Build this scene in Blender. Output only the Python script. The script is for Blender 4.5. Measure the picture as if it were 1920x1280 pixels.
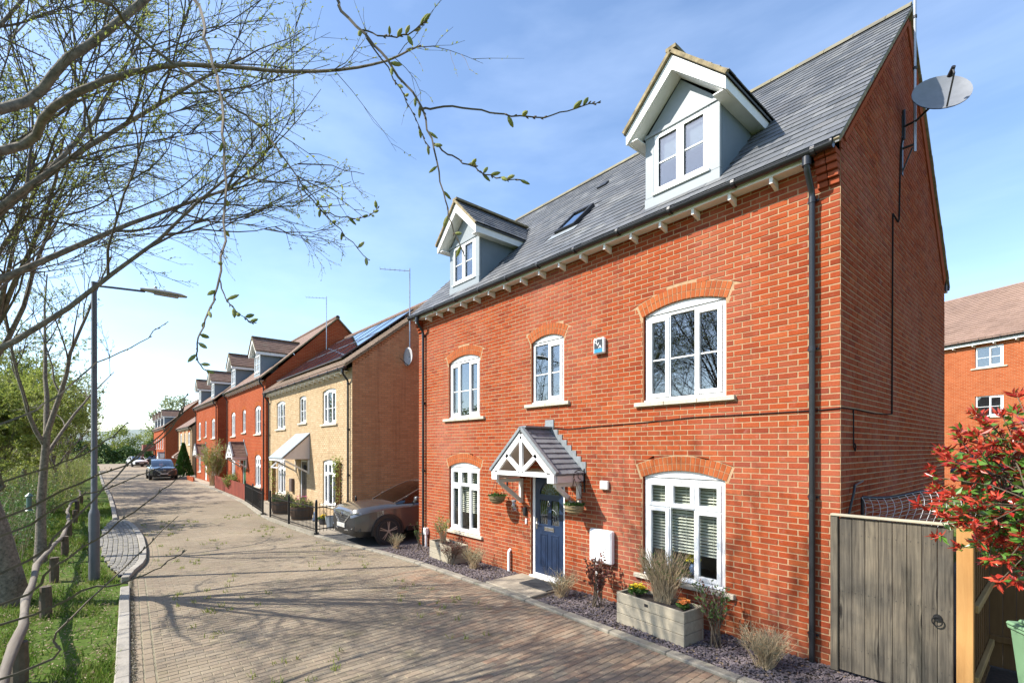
import bpy, math, random
import numpy as np
from mathutils import Vector, Matrix

for o in list(bpy.data.objects):
    bpy.data.objects.remove(o)
scene = bpy.context.scene
COL = scene.collection
RAD = math.radians

# ---------------------------------------------------------------- camera, sky, sun, exposure
cam_data = bpy.data.cameras.new("camera")
cam_data.sensor_width = 36.0
cam_data.lens = 16.875
cam_data.shift_x = 0.0016
cam_data.shift_y = 0.1042
cam_data.clip_start = 0.05
cam_data.clip_end = 9000
cam = bpy.data.objects.new("camera", cam_data)
cam.location = (0.0, -6.543, 2.58)
cam.rotation_euler = (RAD(90), 0, RAD(49.38))
COL.objects.link(cam)
scene.camera = cam

SUN_EL, SUN_AZ = 43.0, 211.0
world = bpy.data.worlds.new("World")
scene.world = world
world.use_nodes = True
wn, wl = world.node_tree.nodes, world.node_tree.links
wn.clear()
w_out = wn.new("ShaderNodeOutputWorld")
w_bg = wn.new("ShaderNodeBackground")
w_sky = wn.new("ShaderNodeTexSky")
w_sky.sky_type = 'NISHITA'
w_sky.sun_disc = False
w_sky.sun_elevation = RAD(SUN_EL)
w_sky.sun_rotation = RAD(SUN_AZ)
w_sky.air_density = 1.0
w_sky.dust_density = 0.6
w_sky.ozone_density = 2.6
w_sky.altitude = 60
# thin high cloud veils, over the whole sky
w_tc = wn.new("ShaderNodeTexCoord")
w_map = wn.new("ShaderNodeMapping")
w_map.inputs['Scale'].default_value = (1.2, 2.6, 7.0)
w_noise = wn.new("ShaderNodeTexNoise")
w_noise.inputs['Scale'].default_value = 1.6
w_noise.inputs['Detail'].default_value = 5
w_noise.inputs['Roughness'].default_value = 0.55
w_ramp = wn.new("ShaderNodeValToRGB")
w_ramp.color_ramp.elements[0].position = 0.42
w_ramp.color_ramp.elements[0].color = (0, 0, 0, 1)
w_ramp.color_ramp.elements[1].position = 0.78
w_ramp.color_ramp.elements[1].color = (0.12, 0.12, 0.12, 1)
w_mix = wn.new("ShaderNodeMixRGB")
w_mix.inputs['Color2'].default_value = (5.6, 6.6, 8.3, 1)
wl.new(w_tc.outputs['Generated'], w_map.inputs['Vector'])
wl.new(w_map.outputs['Vector'], w_noise.inputs['Vector'])
wl.new(w_noise.outputs['Fac'], w_ramp.inputs['Fac'])
wl.new(w_ramp.outputs['Color'], w_mix.inputs['Fac'])
wl.new(w_sky.outputs['Color'], w_mix.inputs['Color1'])
wl.new(w_mix.outputs['Color'], w_bg.inputs['Color'])
w_bg.inputs['Strength'].default_value = 0.15
wl.new(w_bg.outputs['Background'], w_out.inputs['Surface'])

sun_data = bpy.data.lights.new("sun", 'SUN')
sun_data.energy = 5.0
sun_data.angle = RAD(0.55)
sun_data.color = (1.0, 0.945, 0.86)
sun = bpy.data.objects.new("sun", sun_data)
_az = RAD(SUN_AZ)
SUN_DIR = Vector((math.sin(_az) * math.cos(RAD(SUN_EL)), math.cos(_az) * math.cos(RAD(SUN_EL)), math.sin(RAD(SUN_EL))))
sun.rotation_euler = (-SUN_DIR).to_track_quat('-Z', 'Y').to_euler()
sun.location = SUN_DIR * 60
COL.objects.link(sun)

vs = scene.view_settings
vs.view_transform = 'Standard'
vs.look = 'None'
vs.exposure = 1.05
vs.gamma = 1.0
vs.use_curve_mapping = False
scene.cycles.max_bounces = 7
scene.cycles.transparent_max_bounces = 12
scene.cycles.caustics_reflective = False
scene.cycles.caustics_refractive = False

# ---------------------------------------------------------------- helpers
rng = random.Random(7)


class MB:
    """collects shapes; build() links them as one mesh object"""

    def __init__(self):
        self.v, self.f, self.m = [], [], []

    def add(self, vs_, fs, mi=0):
        b = len(self.v)
        self.v.extend(vs_)
        for f in fs:
            self.f.append([i + b for i in f])
            self.m.append(mi)
        return self

    def quad(self, a, b, c, d, mi=0):
        return self.add([a, b, c, d], [(0, 1, 2, 3)], mi)

    def box(self, x0, x1, y0, y1, z0, z1, mi=0):
        p = [(x0, y0, z0), (x1, y0, z0), (x1, y1, z0), (x0, y1, z0), (x0, y0, z1), (x1, y0, z1), (x1, y1, z1), (x0, y1, z1)]
        return self.add(p, [(0, 3, 2, 1), (4, 5, 6, 7), (0, 1, 5, 4), (1, 2, 6, 5), (2, 3, 7, 6), (3, 0, 4, 7)], mi)

    def bbox(self, x0, x1, y0, y1, z0, z1, b=0.006, mi=0):
        """box with chamfered edges"""
        b = min(b, (x1 - x0) * .4, (y1 - y0) * .4, (z1 - z0) * .4)
        vs_, idx = [], {}
        for i, (x, sx) in enumerate(((x0, 1), (x1, -1))):
            for j, (y, sy) in enumerate(((y0, 1), (y1, -1))):
                for k, (z, sz) in enumerate(((z0, 1), (z1, -1))):
                    idx[i, j, k, 0] = len(vs_); vs_.append((x, y + sy * b, z + sz * b))
                    idx[i, j, k, 1] = len(vs_); vs_.append((x + sx * b, y, z + sz * b))
                    idx[i, j, k, 2] = len(vs_); vs_.append((x + sx * b, y + sy * b, z))
        fs = []
        for i in (0, 1):
            q = [idx[i, 0, 0, 0], idx[i, 1, 0, 0], idx[i, 1, 1, 0], idx[i, 0, 1, 0]]
            fs.append(q if i else q[::-1])
            q = [idx[0, i, 0, 1], idx[1, i, 0, 1], idx[1, i, 1, 1], idx[0, i, 1, 1]]
            fs.append(q[::-1] if i else q)
            q = [idx[0, 0, i, 2], idx[1, 0, i, 2], idx[1, 1, i, 2], idx[0, 1, i, 2]]
            fs.append(q if i else q[::-1])
        for a in (0, 1):
            for c in (0, 1):
                fs.append([idx[0, a, c, 1], idx[1, a, c, 1], idx[1, a, c, 2], idx[0, a, c, 2]])
                fs.append([idx[a, 0, c, 0], idx[a, 1, c, 0], idx[a, 1, c, 2], idx[a, 0, c, 2]])
                fs.append([idx[a, c, 0, 0], idx[a, c, 1, 0], idx[a, c, 1, 1], idx[a, c, 0, 1]])
                for k in (0, 1):
                    fs.append([idx[a, c, k, 0], idx[a, c, k, 1], idx[a, c, k, 2]])
        fs2 = []
        cx, cy, cz = (x0 + x1) / 2, (y0 + y1) / 2, (z0 + z1) / 2
        for f in fs:
            p = [Vector(vs_[i]) for i in f]
            n = (p[1] - p[0]).cross(p[2] - p[0])
            c = sum(p, Vector()) / len(p) - Vector((cx, cy, cz))
            fs2.append(f if n.dot(c) > 0 else f[::-1])
        # remove the doubled edge faces
        seen, out = set(), []
        for f in fs2:
            k = tuple(sorted(f))
            if k not in seen:
                seen.add(k); out.append(f)
        return self.add(vs_, out, mi)

    def beam(self, p, q, w, h, up=(0, 0, 1), mi=0):
        """a rectangular bar from p to q, w across, h along up"""
        p, q = Vector(p), Vector(q)
        d = (q - p).normalized()
        s = d.cross(Vector(up))
        if s.length < 1e-5:
            s = d.cross(Vector((1, 0, 0)))
        s.normalize()
        u = s.cross(d).normalized()
        s, u = s * w / 2, u * h / 2
        c = [p - s - u, p + s - u, p + s + u, p - s + u, q - s - u, q + s - u, q + s + u, q - s + u]
        return self.add([tuple(x) for x in c], [(0, 1, 2, 3), (7, 6, 5, 4), (0, 4, 5, 1), (1, 5, 6, 2), (2, 6, 7, 3), (3, 7, 4, 0)], mi)

    def tube(self, pts, rad, n=8, mi=0, cap=True, phase=0.0):
        pts = [Vector(p) for p in pts]
        if not hasattr(rad, '__len__'):
            rad = [rad] * len(pts)
        b = len(self.v)
        ref = None
        for i, p in enumerate(pts):
            d = (pts[min(i + 1, len(pts) - 1)] - pts[max(i - 1, 0)])
            if d.length < 1e-9:
                d = Vector((0, 0, 1))
            d.normalize()
            if ref is None:
                ref = d.orthogonal().normalized()
            s = (ref - d * ref.dot(d))
            if s.length < 1e-6:
                s = d.orthogonal()
            s.normalize()
            ref = s
            t = d.cross(s)
            for k in range(n):
                a = 2 * math.pi * k / n + phase
                self.v.append(tuple(p + (s * math.cos(a) + t * math.sin(a)) * rad[i]))
        for i in range(len(pts) - 1):
            for k in range(n):
                k2 = (k + 1) % n
                self.f.append([b + i * n + k, b + i * n + k2, b + (i + 1) * n + k2, b + (i + 1) * n + k])
                self.m.append(mi)
        if cap:
            self.f.append([b + k for k in range(n)][::-1]); self.m.append(mi)
            e = b + (len(pts) - 1) * n
            self.f.append([e + k for k in range(n)]); self.m.append(mi)
        return self

    def lathe(self, prof, n=20, c=(0, 0, 0), axis='z', mi=0, sx=1.0, sy=1.0):
        """prof: list of (radius, height)"""
        b = len(self.v)
        for r, h in prof:
            for k in range(n):
                a = 2 * math.pi * k / n
                x, y = r * math.cos(a) * sx, r * math.sin(a) * sy
                if axis == 'z':
                    p = (c[0] + x, c[1] + y, c[2] + h)
                elif axis == 'x':
                    p = (c[0] + h, c[1] + x, c[2] + y)
                else:
                    p = (c[0] + y, c[1] + h, c[2] + x)
                self.v.append(p)
        for i in range(len(prof) - 1):
            for k in range(n):
                k2 = (k + 1) % n
                self.f.append([b + i * n + k, b + i * n + k2, b + (i + 1) * n + k2, b + (i + 1) * n + k]); self.m.append(mi)
        if prof[0][0] > 1e-4:
            self.f.append([b + k for k in range(n)][::-1]); self.m.append(mi)
        if prof[-1][0] > 1e-4:
            e = b + (len(prof) - 1) * n
            self.f.append([e + k for k in range(n)]); self.m.append(mi)
        return self

    def prism(self, poly, f0, f1, mi=0):
        """poly: 2d points; f0/f1 map a 2d point to the near and far 3d point"""
        n = len(poly)
        vs_ = [f0(p) for p in poly] + [f1(p) for p in poly]
        fs = [list(range(n)), list(range(2 * n - 1, n - 1, -1))]
        for i in range(n):
            j = (i + 1) % n
            fs.append([j, i, i + n, j + n])
        return self.add(vs_, fs, mi)

    def mesh(self, name, mats, smooth=False):
        me = bpy.data.meshes.new(name)
        me.from_pydata(self.v, [], self.f)
        mats = mats if isinstance(mats, (list, tuple)) else [mats]
        for m in mats:
            me.materials.append(m)
        if len(mats) > 1:
            me.polygons.foreach_set("material_index", self.m)
        if smooth:
            me.polygons.foreach_set("use_smooth", [True] * len(me.polygons))
        me.update()
        return me

    def build(self, name, mats, parent=None, smooth=False, loc=None, rot=None):
        return link(name, self.mesh(name, mats, smooth), parent, loc, rot)


def link(name, data, parent=None, loc=None, rot=None):
    o = bpy.data.objects.new(name, data)
    COL.objects.link(o)
    if parent is not None:
        o.parent = parent
    if loc is not None:
        o.location = loc
    if rot is not None:
        o.rotation_euler = rot
    return o


def tag(o, label=None, cat=None, group=None, kind=None):
    if label: o["label"] = label
    if cat: o["category"] = cat
    if group: o["group"] = group
    if kind: o["kind"] = kind
    return o


def thing(name, label, cat, loc=(0, 0, 0), rotz=0.0, group=None):
    return tag(link(name, None, None, loc, (0, 0, rotz)), label, cat, group)


def smooth_by_angle(o, deg=40):
    me = o.data
    me.polygons.foreach_set("use_smooth", [True] * len(me.polygons))
    if hasattr(me, "set_sharp_from_angle"):
        me.set_sharp_from_angle(angle=RAD(deg))
    return o


# ---------------------------------------------------------------- materials
MATS = {}


class NT:
    def __init__(self, name):
        self.m = bpy.data.materials.new(name)
        self.m.use_nodes = True
        self.n, self.l = self.m.node_tree.nodes, self.m.node_tree.links
        self.b = self.n["Principled BSDF"]
        self.out = self.n["Material Output"]

    def new(self, t, **kw):
        nd = self.n.new(t)
        for k, v in kw.items():
            if k.startswith('i_'):
                nd.inputs[k[2:].replace('_', ' ')].default_value = v
            else:
                setattr(nd, k, v)
        return nd

    def link(self, a, b):
        self.l.new(a, b)

    def pos(self, scale=(1, 1, 1), obj=False):
        if obj:
            g = self.new('ShaderNodeTexCoord').outputs['Object']
        else:
            g = self.new('ShaderNodeNewGeometry').outputs['Position']
        mp = self.new('ShaderNodeMapping')
        mp.inputs['Scale'].default_value = scale
        self.link(g, mp.inputs['Vector'])
        return mp.outputs['Vector']

    def noise(self, scale, detail=3, rough=.55, vec=None, dist=0.0):
        nd = self.new('ShaderNodeTexNoise')
        nd.inputs['Scale'].default_value = scale
        nd.inputs['Detail'].default_value = detail
        nd.inputs['Roughness'].default_value = rough
        nd.inputs['Distortion'].default_value = dist
        self.link(vec if vec is not None else self.pos(), nd.inputs['Vector'])
        return nd.outputs['Fac']

    def ramp(self, fac, stops, interp='LINEAR'):
        nd = self.new('ShaderNodeValToRGB')
        cr = nd.color_ramp
        cr.interpolation = interp
        while len(cr.elements) < len(stops):
            cr.elements.new(0.5)
        for e, (p, c) in zip(cr.elements, stops):
            e.position = p
            e.color = (*c, 1) if len(c) == 3 else c
        self.link(fac, nd.inputs['Fac'])
        return nd.outputs['Color']

    def mix(self, fac, a, b, mode='MIX'):
        nd = self.new('ShaderNodeMixRGB', blend_type=mode)
        for s, v in (('Fac', fac), ('Color1', a), ('Color2', b)):
            if isinstance(v, (int, float)):
                nd.inputs[s].default_value = v
            elif isinstance(v, tuple):
                nd.inputs[s].default_value = (*v, 1)
            else:
                self.link(v, nd.inputs[s])
        return nd.outputs['Color']

    def math(self, op, a, b=0.0):
        nd = self.new('ShaderNodeMath', operation=op)
        for i, v in enumerate((a, b)):
            if isinstance(v, (int, float)):
                nd.inputs[i].default_value = v
            else:
                self.link(v, nd.inputs[i])
        return nd.outputs[0]

    def rand(self):
        """one random number per piece, whether the piece is an object or an island of a joined mesh"""
        g = self.new('ShaderNodeNewGeometry').outputs['Random Per Island']
        o = self.new('ShaderNodeObjectInfo').outputs['Random']
        return self.math('FRACT', self.math('ADD', g, self.math('MULTIPLY', o, 7.31)))

    def bump(self, h, strength=.3, dist=.01):
        nd = self.new('ShaderNodeBump')
        nd.inputs['Strength'].default_value = strength
        nd.inputs['Distance'].default_value = dist
        self.link(h, nd.inputs['Height'])
        self.link(nd.outputs['Normal'], self.b.inputs['Normal'])

    def fin(self, col=None, rough=.6, metal=0.0, spec=None):
        if isinstance(col, tuple):
            self.b.inputs['Base Color'].default_value = (*col, 1)
        elif col is not None:
            self.link(col, self.b.inputs['Base Color'])
        if isinstance(rough, (int, float)):
            self.b.inputs['Roughness'].default_value = rough
        else:
            self.link(rough, self.b.inputs['Roughness'])
        self.b.inputs['Metallic'].default_value = metal
        if spec is not None:
            self.b.inputs['Specular IOR Level'].default_value = spec
        return self.m


def M_plain(name, col, rough=.5, metal=0.0, var=.12, scale=9.0, bump=0.0, spec=None, obj=False):
    t = NT(name)
    dark = tuple(c * (1 - var) for c in col)
    lite = tuple(min(1, c * (1 + var * .6)) for c in col)
    f = t.noise(scale, 4, .6, t.pos(obj=obj))
    c = t.ramp(f, [(.3, dark), (.7, lite)])
    if bump:
        t.bump(t.noise(scale * 8, 3, .6, t.pos(obj=obj)), bump, .004)
    MATS[name] = t.fin(c, rough, metal, spec)
    return MATS[name]


def M_brick(name, cols, bloom=0.25, bloomcol=(.42, .22, .18)):
    t = NT(name)
    r = t.rand()
    st = [(i / max(1, len(cols) - 1), c) for i, c in enumerate(cols)]
    c = t.ramp(r, st)
    fine = t.noise(60, 4, .7)
    c = t.mix(.55, c, t.ramp(fine, [(.25, (.55, .55, .55)), (.75, (1.25, 1.25, 1.25))]), 'MULTIPLY')
    patch = t.noise(.55, 4, .6)
    c = t.mix(t.math('MULTIPLY', t.ramp(patch, [(.45, (0, 0, 0)), (.75, (1, 1, 1))]), bloom), c, bloomcol)
    sm = t.noise(7, 5, .7)
    c = t.mix(t.math('MULTIPLY', t.ramp(sm, [(.58, (0, 0, 0)), (.72, (1, 1, 1))]), bloom * 1.1), c, bloomcol)
    zc = t.new('ShaderNodeSeparateXYZ'); t.link(t.new('ShaderNodeNewGeometry').outputs['Position'], zc.inputs[0])
    low = t.ramp(t.math('MULTIPLY', zc.outputs['Z'], 1.6), [(.0, (1, 1, 1)), (.75, (0, 0, 0))])
    c = t.mix(t.math('MULTIPLY', t.math('MULTIPLY', low, t.noise(3.2, 5, .7)), .55), c, (.11, .085, .05))
    strk = t.noise(1.0, 5, .65, t.pos((5, 5, .35)))
    c = t.mix(t.math('MULTIPLY', t.ramp(strk, [(.52, (0, 0, 0)), (.75, (1, 1, 1))]), .35), c, (.12, .045, .03))
    t.bump(t.noise(90, 4, .7), .5, .006)
    MATS[name] = t.fin(c, .92, spec=.05)
    return MATS[name]


def M_brickwall(name, cols, mortar):
    """brickwork too far off to tell the bricks apart"""
    t = NT(name)
    g = t.new('ShaderNodeTexCoord').outputs['Object']
    sep = t.new('ShaderNodeSeparateXYZ'); t.link(g, sep.inputs[0])
    cmb = t.new('ShaderNodeCombineXYZ')
    t.link(t.math('ADD', sep.outputs['X'], sep.outputs['Y']), cmb.inputs['X'])
    t.link(sep.outputs['Z'], cmb.inputs['Y'])
    br = t.new('ShaderNodeTexBrick')
    br.inputs['Scale'].default_value = 1.0
    br.inputs['Brick Width'].default_value = .225
    br.inputs['Row Height'].default_value = .075
    br.inputs['Mortar Size'].default_value = .006
    br.inputs['Mortar Smooth'].default_value = .3
    br.inputs['Color1'].default_value = (*cols[0], 1)
    br.inputs['Color2'].default_value = (*cols[1], 1)
    br.inputs['Mortar'].default_value = (*mortar, 1)
    t.link(cmb.outputs[0], br.inputs['Vector'])
    c = t.mix(.5, br.outputs['Color'], t.ramp(t.noise(1.1, 4), [(.3, (.8, .8, .8)), (.7, (1.12, 1.12, 1.12))]), 'MULTIPLY')
    inv = t.math('SUBTRACT', 1.0, br.outputs['Fac'])
    t.bump(inv, .5, .008)
    MATS[name] = t.fin(c, .92, spec=.05)
    return MATS[name]


def M_rooftiles(name, cols, course=.1, w=.17):
    t = NT(name)
    g = t.new('ShaderNodeTexCoord').outputs['Object']
    sep = t.new('ShaderNodeSeparateXYZ'); t.link(g, sep.inputs[0])
    cmb = t.new('ShaderNodeCombineXYZ')
    t.link(sep.outputs['X'], cmb.inputs['X'])
    t.link(sep.outputs['Z'], cmb.inputs['Y'])
    br = t.new('ShaderNodeTexBrick')
    br.inputs['Scale'].default_value = 1.0
    br.inputs['Brick Width'].default_value = w
    br.inputs['Row Height'].default_value = course
    br.inputs['Mortar Size'].default_value = .008
    br.inputs['Color1'].default_value = (*cols[0], 1)
    br.inputs['Color2'].default_value = (*cols[1], 1)
    br.inputs['Mortar'].default_value = (*[c * .35 for c in cols[0]], 1)
    t.link(cmb.outputs[0], br.inputs['Vector'])
    c = t.mix(.6, br.outputs['Color'], t.ramp(t.noise(1.6, 4), [(.3, (.78, .78, .78)), (.7, (1.15, 1.12, 1.1))]), 'MULTIPLY')
    t.bump(t.math('SUBTRACT', 1.0, br.outputs['Fac']), .6, .02)
    MATS[name] = t.fin(c, .85, spec=.2)
    return MATS[name]


def M_piece(name, cols, rough=.8, fine=40, big=1.2, moss=None, mossamt=.3, bump=.4, spec=.3):
    """slates, tiles, pavers: one tone per piece, stains over all"""
    t = NT(name)
    c = t.ramp(t.rand(), [(i / max(1, len(cols) - 1), k) for i, k in enumerate(cols)])
    c = t.mix(.5, c, t.ramp(t.noise(fine, 4, .7), [(.25, (.6, .6, .6)), (.75, (1.25, 1.25, 1.25))]), 'MULTIPLY')
    c = t.mix(.6, c, t.ramp(t.noise(big, 4, .6), [(.3, (.75, .75, .75)), (.7, (1.15, 1.15, 1.15))]), 'MULTIPLY')
    c = t.mix(.5, c, t.ramp(t.noise(big * .3, 5, .65), [(.35, (.72, .72, .74)), (.6, (1.08, 1.08, 1.06))]), 'MULTIPLY')
    if moss:
        f = t.math('MULTIPLY', t.ramp(t.noise(big * 2.3, 6, .72), [(.55, (0, 0, 0)), (.72, (1, 1, 1))]), mossamt)
        c = t.mix(f, c, moss)
    t.bump(t.noise(fine * 1.6, 4, .7), bump, .004)
    MATS[name] = t.fin(c, rough, spec=spec)
    return MATS[name]


def M_wood(name, a, b, knots=True, axis='z'):
    t = NT(name)
    sc = {'z': (14, 14, .8), 'x': (.8, 14, 14), 'y': (14, .8, 14)}[axis]
    rnd = t.rand()
    p = t.pos(sc)
    sh = t.new('ShaderNodeVectorMath', operation='ADD')
    cmb = t.new('ShaderNodeCombineXYZ')
    for k in 'XYZ':
        t.link(t.math('MULTIPLY', rnd, 37.0), cmb.inputs[k])
    t.link(p, sh.inputs[0]); t.link(cmb.outputs[0], sh.inputs[1])
    f = t.noise(1.0, 6, .65, sh.outputs[0], .9)
    c = t.ramp(f, [(.2, a), (.5, tuple((x + y) / 2 for x, y in zip(a, b))), (.8, b)])
    big = t.noise(1.7, 3, .5)
    c = t.mix(.5, c, t.ramp(big, [(.3, (.72, .74, .76)), (.7, (1.2, 1.17, 1.1))]), 'MULTIPLY')
    c = t.mix(.35, c, t.ramp(rnd, [(0, (.75, .75, .75)), (1, (1.2, 1.2, 1.2))]), 'MULTIPLY')
    t.bump(f, .4, .004)
    MATS[name] = t.fin(c, .82, spec=.2)
    return MATS[name]


def M_knotty(name, a, b, knot):
    """weathered boards: long grain bending round knots, one layout per board"""
    t = NT(name)
    rnd = t.rand()
    p = t.pos((7.5, 7.5, 1.15))
    cmb = t.new('ShaderNodeCombineXYZ')
    for k in 'XYZ':
        t.link(t.math('MULTIPLY', rnd, 23.0), cmb.inputs[k])
    sh = t.new('ShaderNodeVectorMath', operation='ADD')
    t.link(p, sh.inputs[0]); t.link(cmb.outputs[0], sh.inputs[1])
    vo = t.new('ShaderNodeTexVoronoi'); vo.inputs['Scale'].default_value = .9
    t.link(sh.outputs[0], vo.inputs['Vector'])
    d = vo.outputs['Distance']
    fine = t.noise(1.0, 5, .7, t.pos((55, 55, 1.6)), .4)
    ring = t.math('SINE', t.math('ADD', t.math('MULTIPLY', d, 34.0), t.math('MULTIPLY', fine, 7.0)))
    fall = t.ramp(d, [(.05, (1, 1, 1)), (.5, (0, 0, 0))])
    f = t.math('ADD', t.math('MULTIPLY', t.math('MULTIPLY', ring, fall), .13), fine)
    c = t.ramp(f, [(.3, a), (.72, b)])
    c = t.mix(.75, c, t.ramp(t.noise(1.5, 4, .6), [(.3, (.55, .58, .62)), (.7, (1.35, 1.25, 1.1))]), 'MULTIPLY')
    c = t.mix(.5, c, t.ramp(rnd, [(0, (.7, .7, .72)), (1, (1.25, 1.2, 1.1))]), 'MULTIPLY')
    c = t.mix(t.math('MULTIPLY', t.ramp(d, [(.06, (1, 1, 1)), (.12, (0, 0, 0))]), .85), c, knot)
    t.bump(f, .5, .005)
    MATS[name] = t.fin(c, .88, spec=.08)
    return MATS[name]


def M_glass(name, tint=(.55, .6, .62), extra=.1):
    t = NT(name)
    lw = t.new('ShaderNodeLayerWeight'); lw.inputs['Blend'].default_value = .5
    sch = t.math('ADD', .04, t.math('MULTIPLY', .96, t.math('POWER', lw.outputs['Facing'], 4.0)))
    tr = t.new('ShaderNodeBsdfTransparent'); tr.inputs['Color'].default_value = (*tint, 1)
    gl = t.new('ShaderNodeBsdfGlossy'); gl.inputs['Roughness'].default_value = .015
    gl.inputs['Color'].default_value = (.95, .97, 1, 1)
    mx = t.new('ShaderNodeMixShader')
    t.link(t.math('MINIMUM', t.math('ADD', sch, extra), 1.0), mx.inputs['Fac'])
    t.link(tr.outputs[0], mx.inputs[1]); t.link(gl.outputs[0], mx.inputs[2])
    t.link(mx.outputs[0], t.out.inputs['Surface'])
    MATS[name] = t.m
    return t.m


def M_leaf(name, cols, trans=.35, rough=.5, spec=.4):
    t = NT(name)
    c = t.ramp(t.rand(), [(i / max(1, len(cols) - 1), k) for i, k in enumerate(cols)])
    t.fin(c, rough, spec=spec)
    tl = t.new('ShaderNodeBsdfTranslucent')
    t.link(c, tl.inputs['Color'])
    mx = t.new('ShaderNodeMixShader'); mx.inputs['Fac'].default_value = trans
    t.link(t.b.outputs[0], mx.inputs[1]); t.link(tl.outputs[0], mx.inputs[2])
    t.link(mx.outputs[0], t.out.inputs['Surface'])
    MATS[name] = t.m
    return t.m


def M_metal_paint(name, col, coat=1.0, flake=True):
    t = NT(name)
    t.fin(col, .3, .5 if flake else 0.0)
    t.b.inputs['Coat Weight'].default_value = coat
    t.b.inputs['Coat Roughness'].default_value = .04
    MATS[name] = t.m
    return t.m


mortar_m = M_plain("mortar_cream", (.385, .255, .15), .95, var=.2, scale=14, bump=.3, spec=.05)
mortar_buff = M_plain("mortar_buff", (.38, .275, .165), .95, var=.18, scale=14, bump=.3, spec=.05)
RED = [(.25, .045, .0165), (.31, .062, .021), (.28, .052, .018), (.345, .084, .029), (.205, .038, .017), (.325, .07, .025), (.265, .064, .029), (.30, .057, .019)]
brick_red = M_brick("brick_red", RED, .28)
brick_arch = M_brick("brick_orange_arch", [(.34, .088, .029), (.39, .112, .038), (.31, .074, .025)], .06)
BUFF = [(.43, .318, .19), (.48, .36, .22), (.40, .292, .172), (.51, .39, .25)]
brick_buff = M_brick("brick_buff", BUFF, .08, (.6, .5, .38))
wall_red_far = M_brickwall("brickwork_red", ((.26, .045, .016), (.315, .064, .022)), (.33, .175, .10))
wall_buff_far = M_brickwall("brickwork_buff", ((.37, .25, .145), (.42, .295, .175)), (.42, .33, .22))
wall_orange_far = M_brickwall("brickwork_orange", ((.28, .066, .022), (.33, .092, .034)), (.34, .2, .115))
slate_m = M_piece("slate_grey", [(.062, .068, .076), (.10, .106, .115), (.08, .085, .093), (.145, .148, .152), (.088, .094, .106), (.118, .118, .118), (.07, .078, .09)], .62, 30, .9, (.26, .26, .24), .6, .35, .45)
tile_brown = M_piece("tile_brown", [(.16, .10, .075), (.2, .125, .09), (.18, .11, .085), (.22, .145, .11)], .85, 40, 1.2, (.2, .19, .12), .4)
tile_brown_far = M_rooftiles("tiles_brown_far", ((.19, .125, .095), (.23, .155, .12)))
tile_grey = M_piece("tile_canopy_grey", [(.185, .192, .205), (.22, .226, .238), (.20, .206, .22)], .8, 50, 2)
lichen = M_plain("mortar_lichen", (.25, .20, .115), .95, var=.45, scale=12, bump=.6)
white_pvc = M_plain("white_pvc", (.80, .80, .79), .35, var=.03, scale=3, spec=.4)
white_paint = M_plain("white_paint", (.78, .77, .74), .55, var=.06, scale=6)
cream_paint = M_plain("painted_wood_cream", (.66, .60, .52), .6, var=.08, scale=6)
pink_paint = M_plain("painted_fascia_stone", (.62, .52, .47), .6, var=.06, scale=6)
black_pvc = M_plain("black_pvc", (.018, .019, .022), .32, var=.2, scale=8, spec=.5)
sill_stone = M_piece("sill_stone", [(.52, .46, .36), (.57, .50, .39)], .85, 30, 4, (.2, .2, .14), .5)
dormer_grey = M_plain("dormer_cladding_grey", (.215, .245, .26), .55, var=.06, scale=5)
dormer_cheek = M_plain("dormer_cheek_grey", (.16, .195, .22), .5, var=.08, scale=3)
lead_m = M_plain("lead_flashing", (.25, .275, .29), .5, .3, var=.2, scale=14, bump=.3)
glass_m = M_glass("window_glass", (.66, .70, .72), .12)
glass_clear = M_glass("window_glass_clear", (.94, .96, .95), .0)
dark_room = M_plain("room_dark", (.10, .095, .09), .9, var=.2, scale=2)
room_light = M_plain("room_light", (.42, .41, .38), .9, var=.1, scale=2)
blind_m = M_plain("blind_cream", (.66, .64, .55), .6, var=.05)
curtain_m = M_plain("curtain_pale", (.62, .62, .60), .8, var=.12, scale=12)
navy = M_plain("door_navy", (.012, .026, .062), .32, var=.2, scale=4, spec=.5)
chrome = M_plain("chrome", (.62, .62, .62), .18, 1.0, var=.08)
grey_metal = M_plain("galvanised_grey", (.38, .40, .42), .42, .7, var=.1)
dark_metal = M_plain("dark_metal", (.03, .03, .032), .45, .3, var=.2)
black_iron = M_plain("black_iron", (.012, .012, .013), .45, .2, var=.2)

# ---------------------------------------------------------------- house builder
# house frame: x along the front from its end away from the camera, y = 0 on the front face and grows inwards, z up


def arch_of(op):
    """centre x, radius, centre z of the segmental head of an opening"""
    c = (op['x1'] - op['x0']) / 2
    r = op['rise']
    R = (c * c + r * r) / (2 * r)
    return (op['x0'] + op['x1']) / 2, R, op['zs'] + r - R


def head_z(op, x):
    if op['rise'] <= 0:
        return op['zs']
    cx, R, cz = arch_of(op)
    return cz + math.sqrt(max(0.0, R * R - (x - cx) ** 2))


RING = .215


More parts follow.
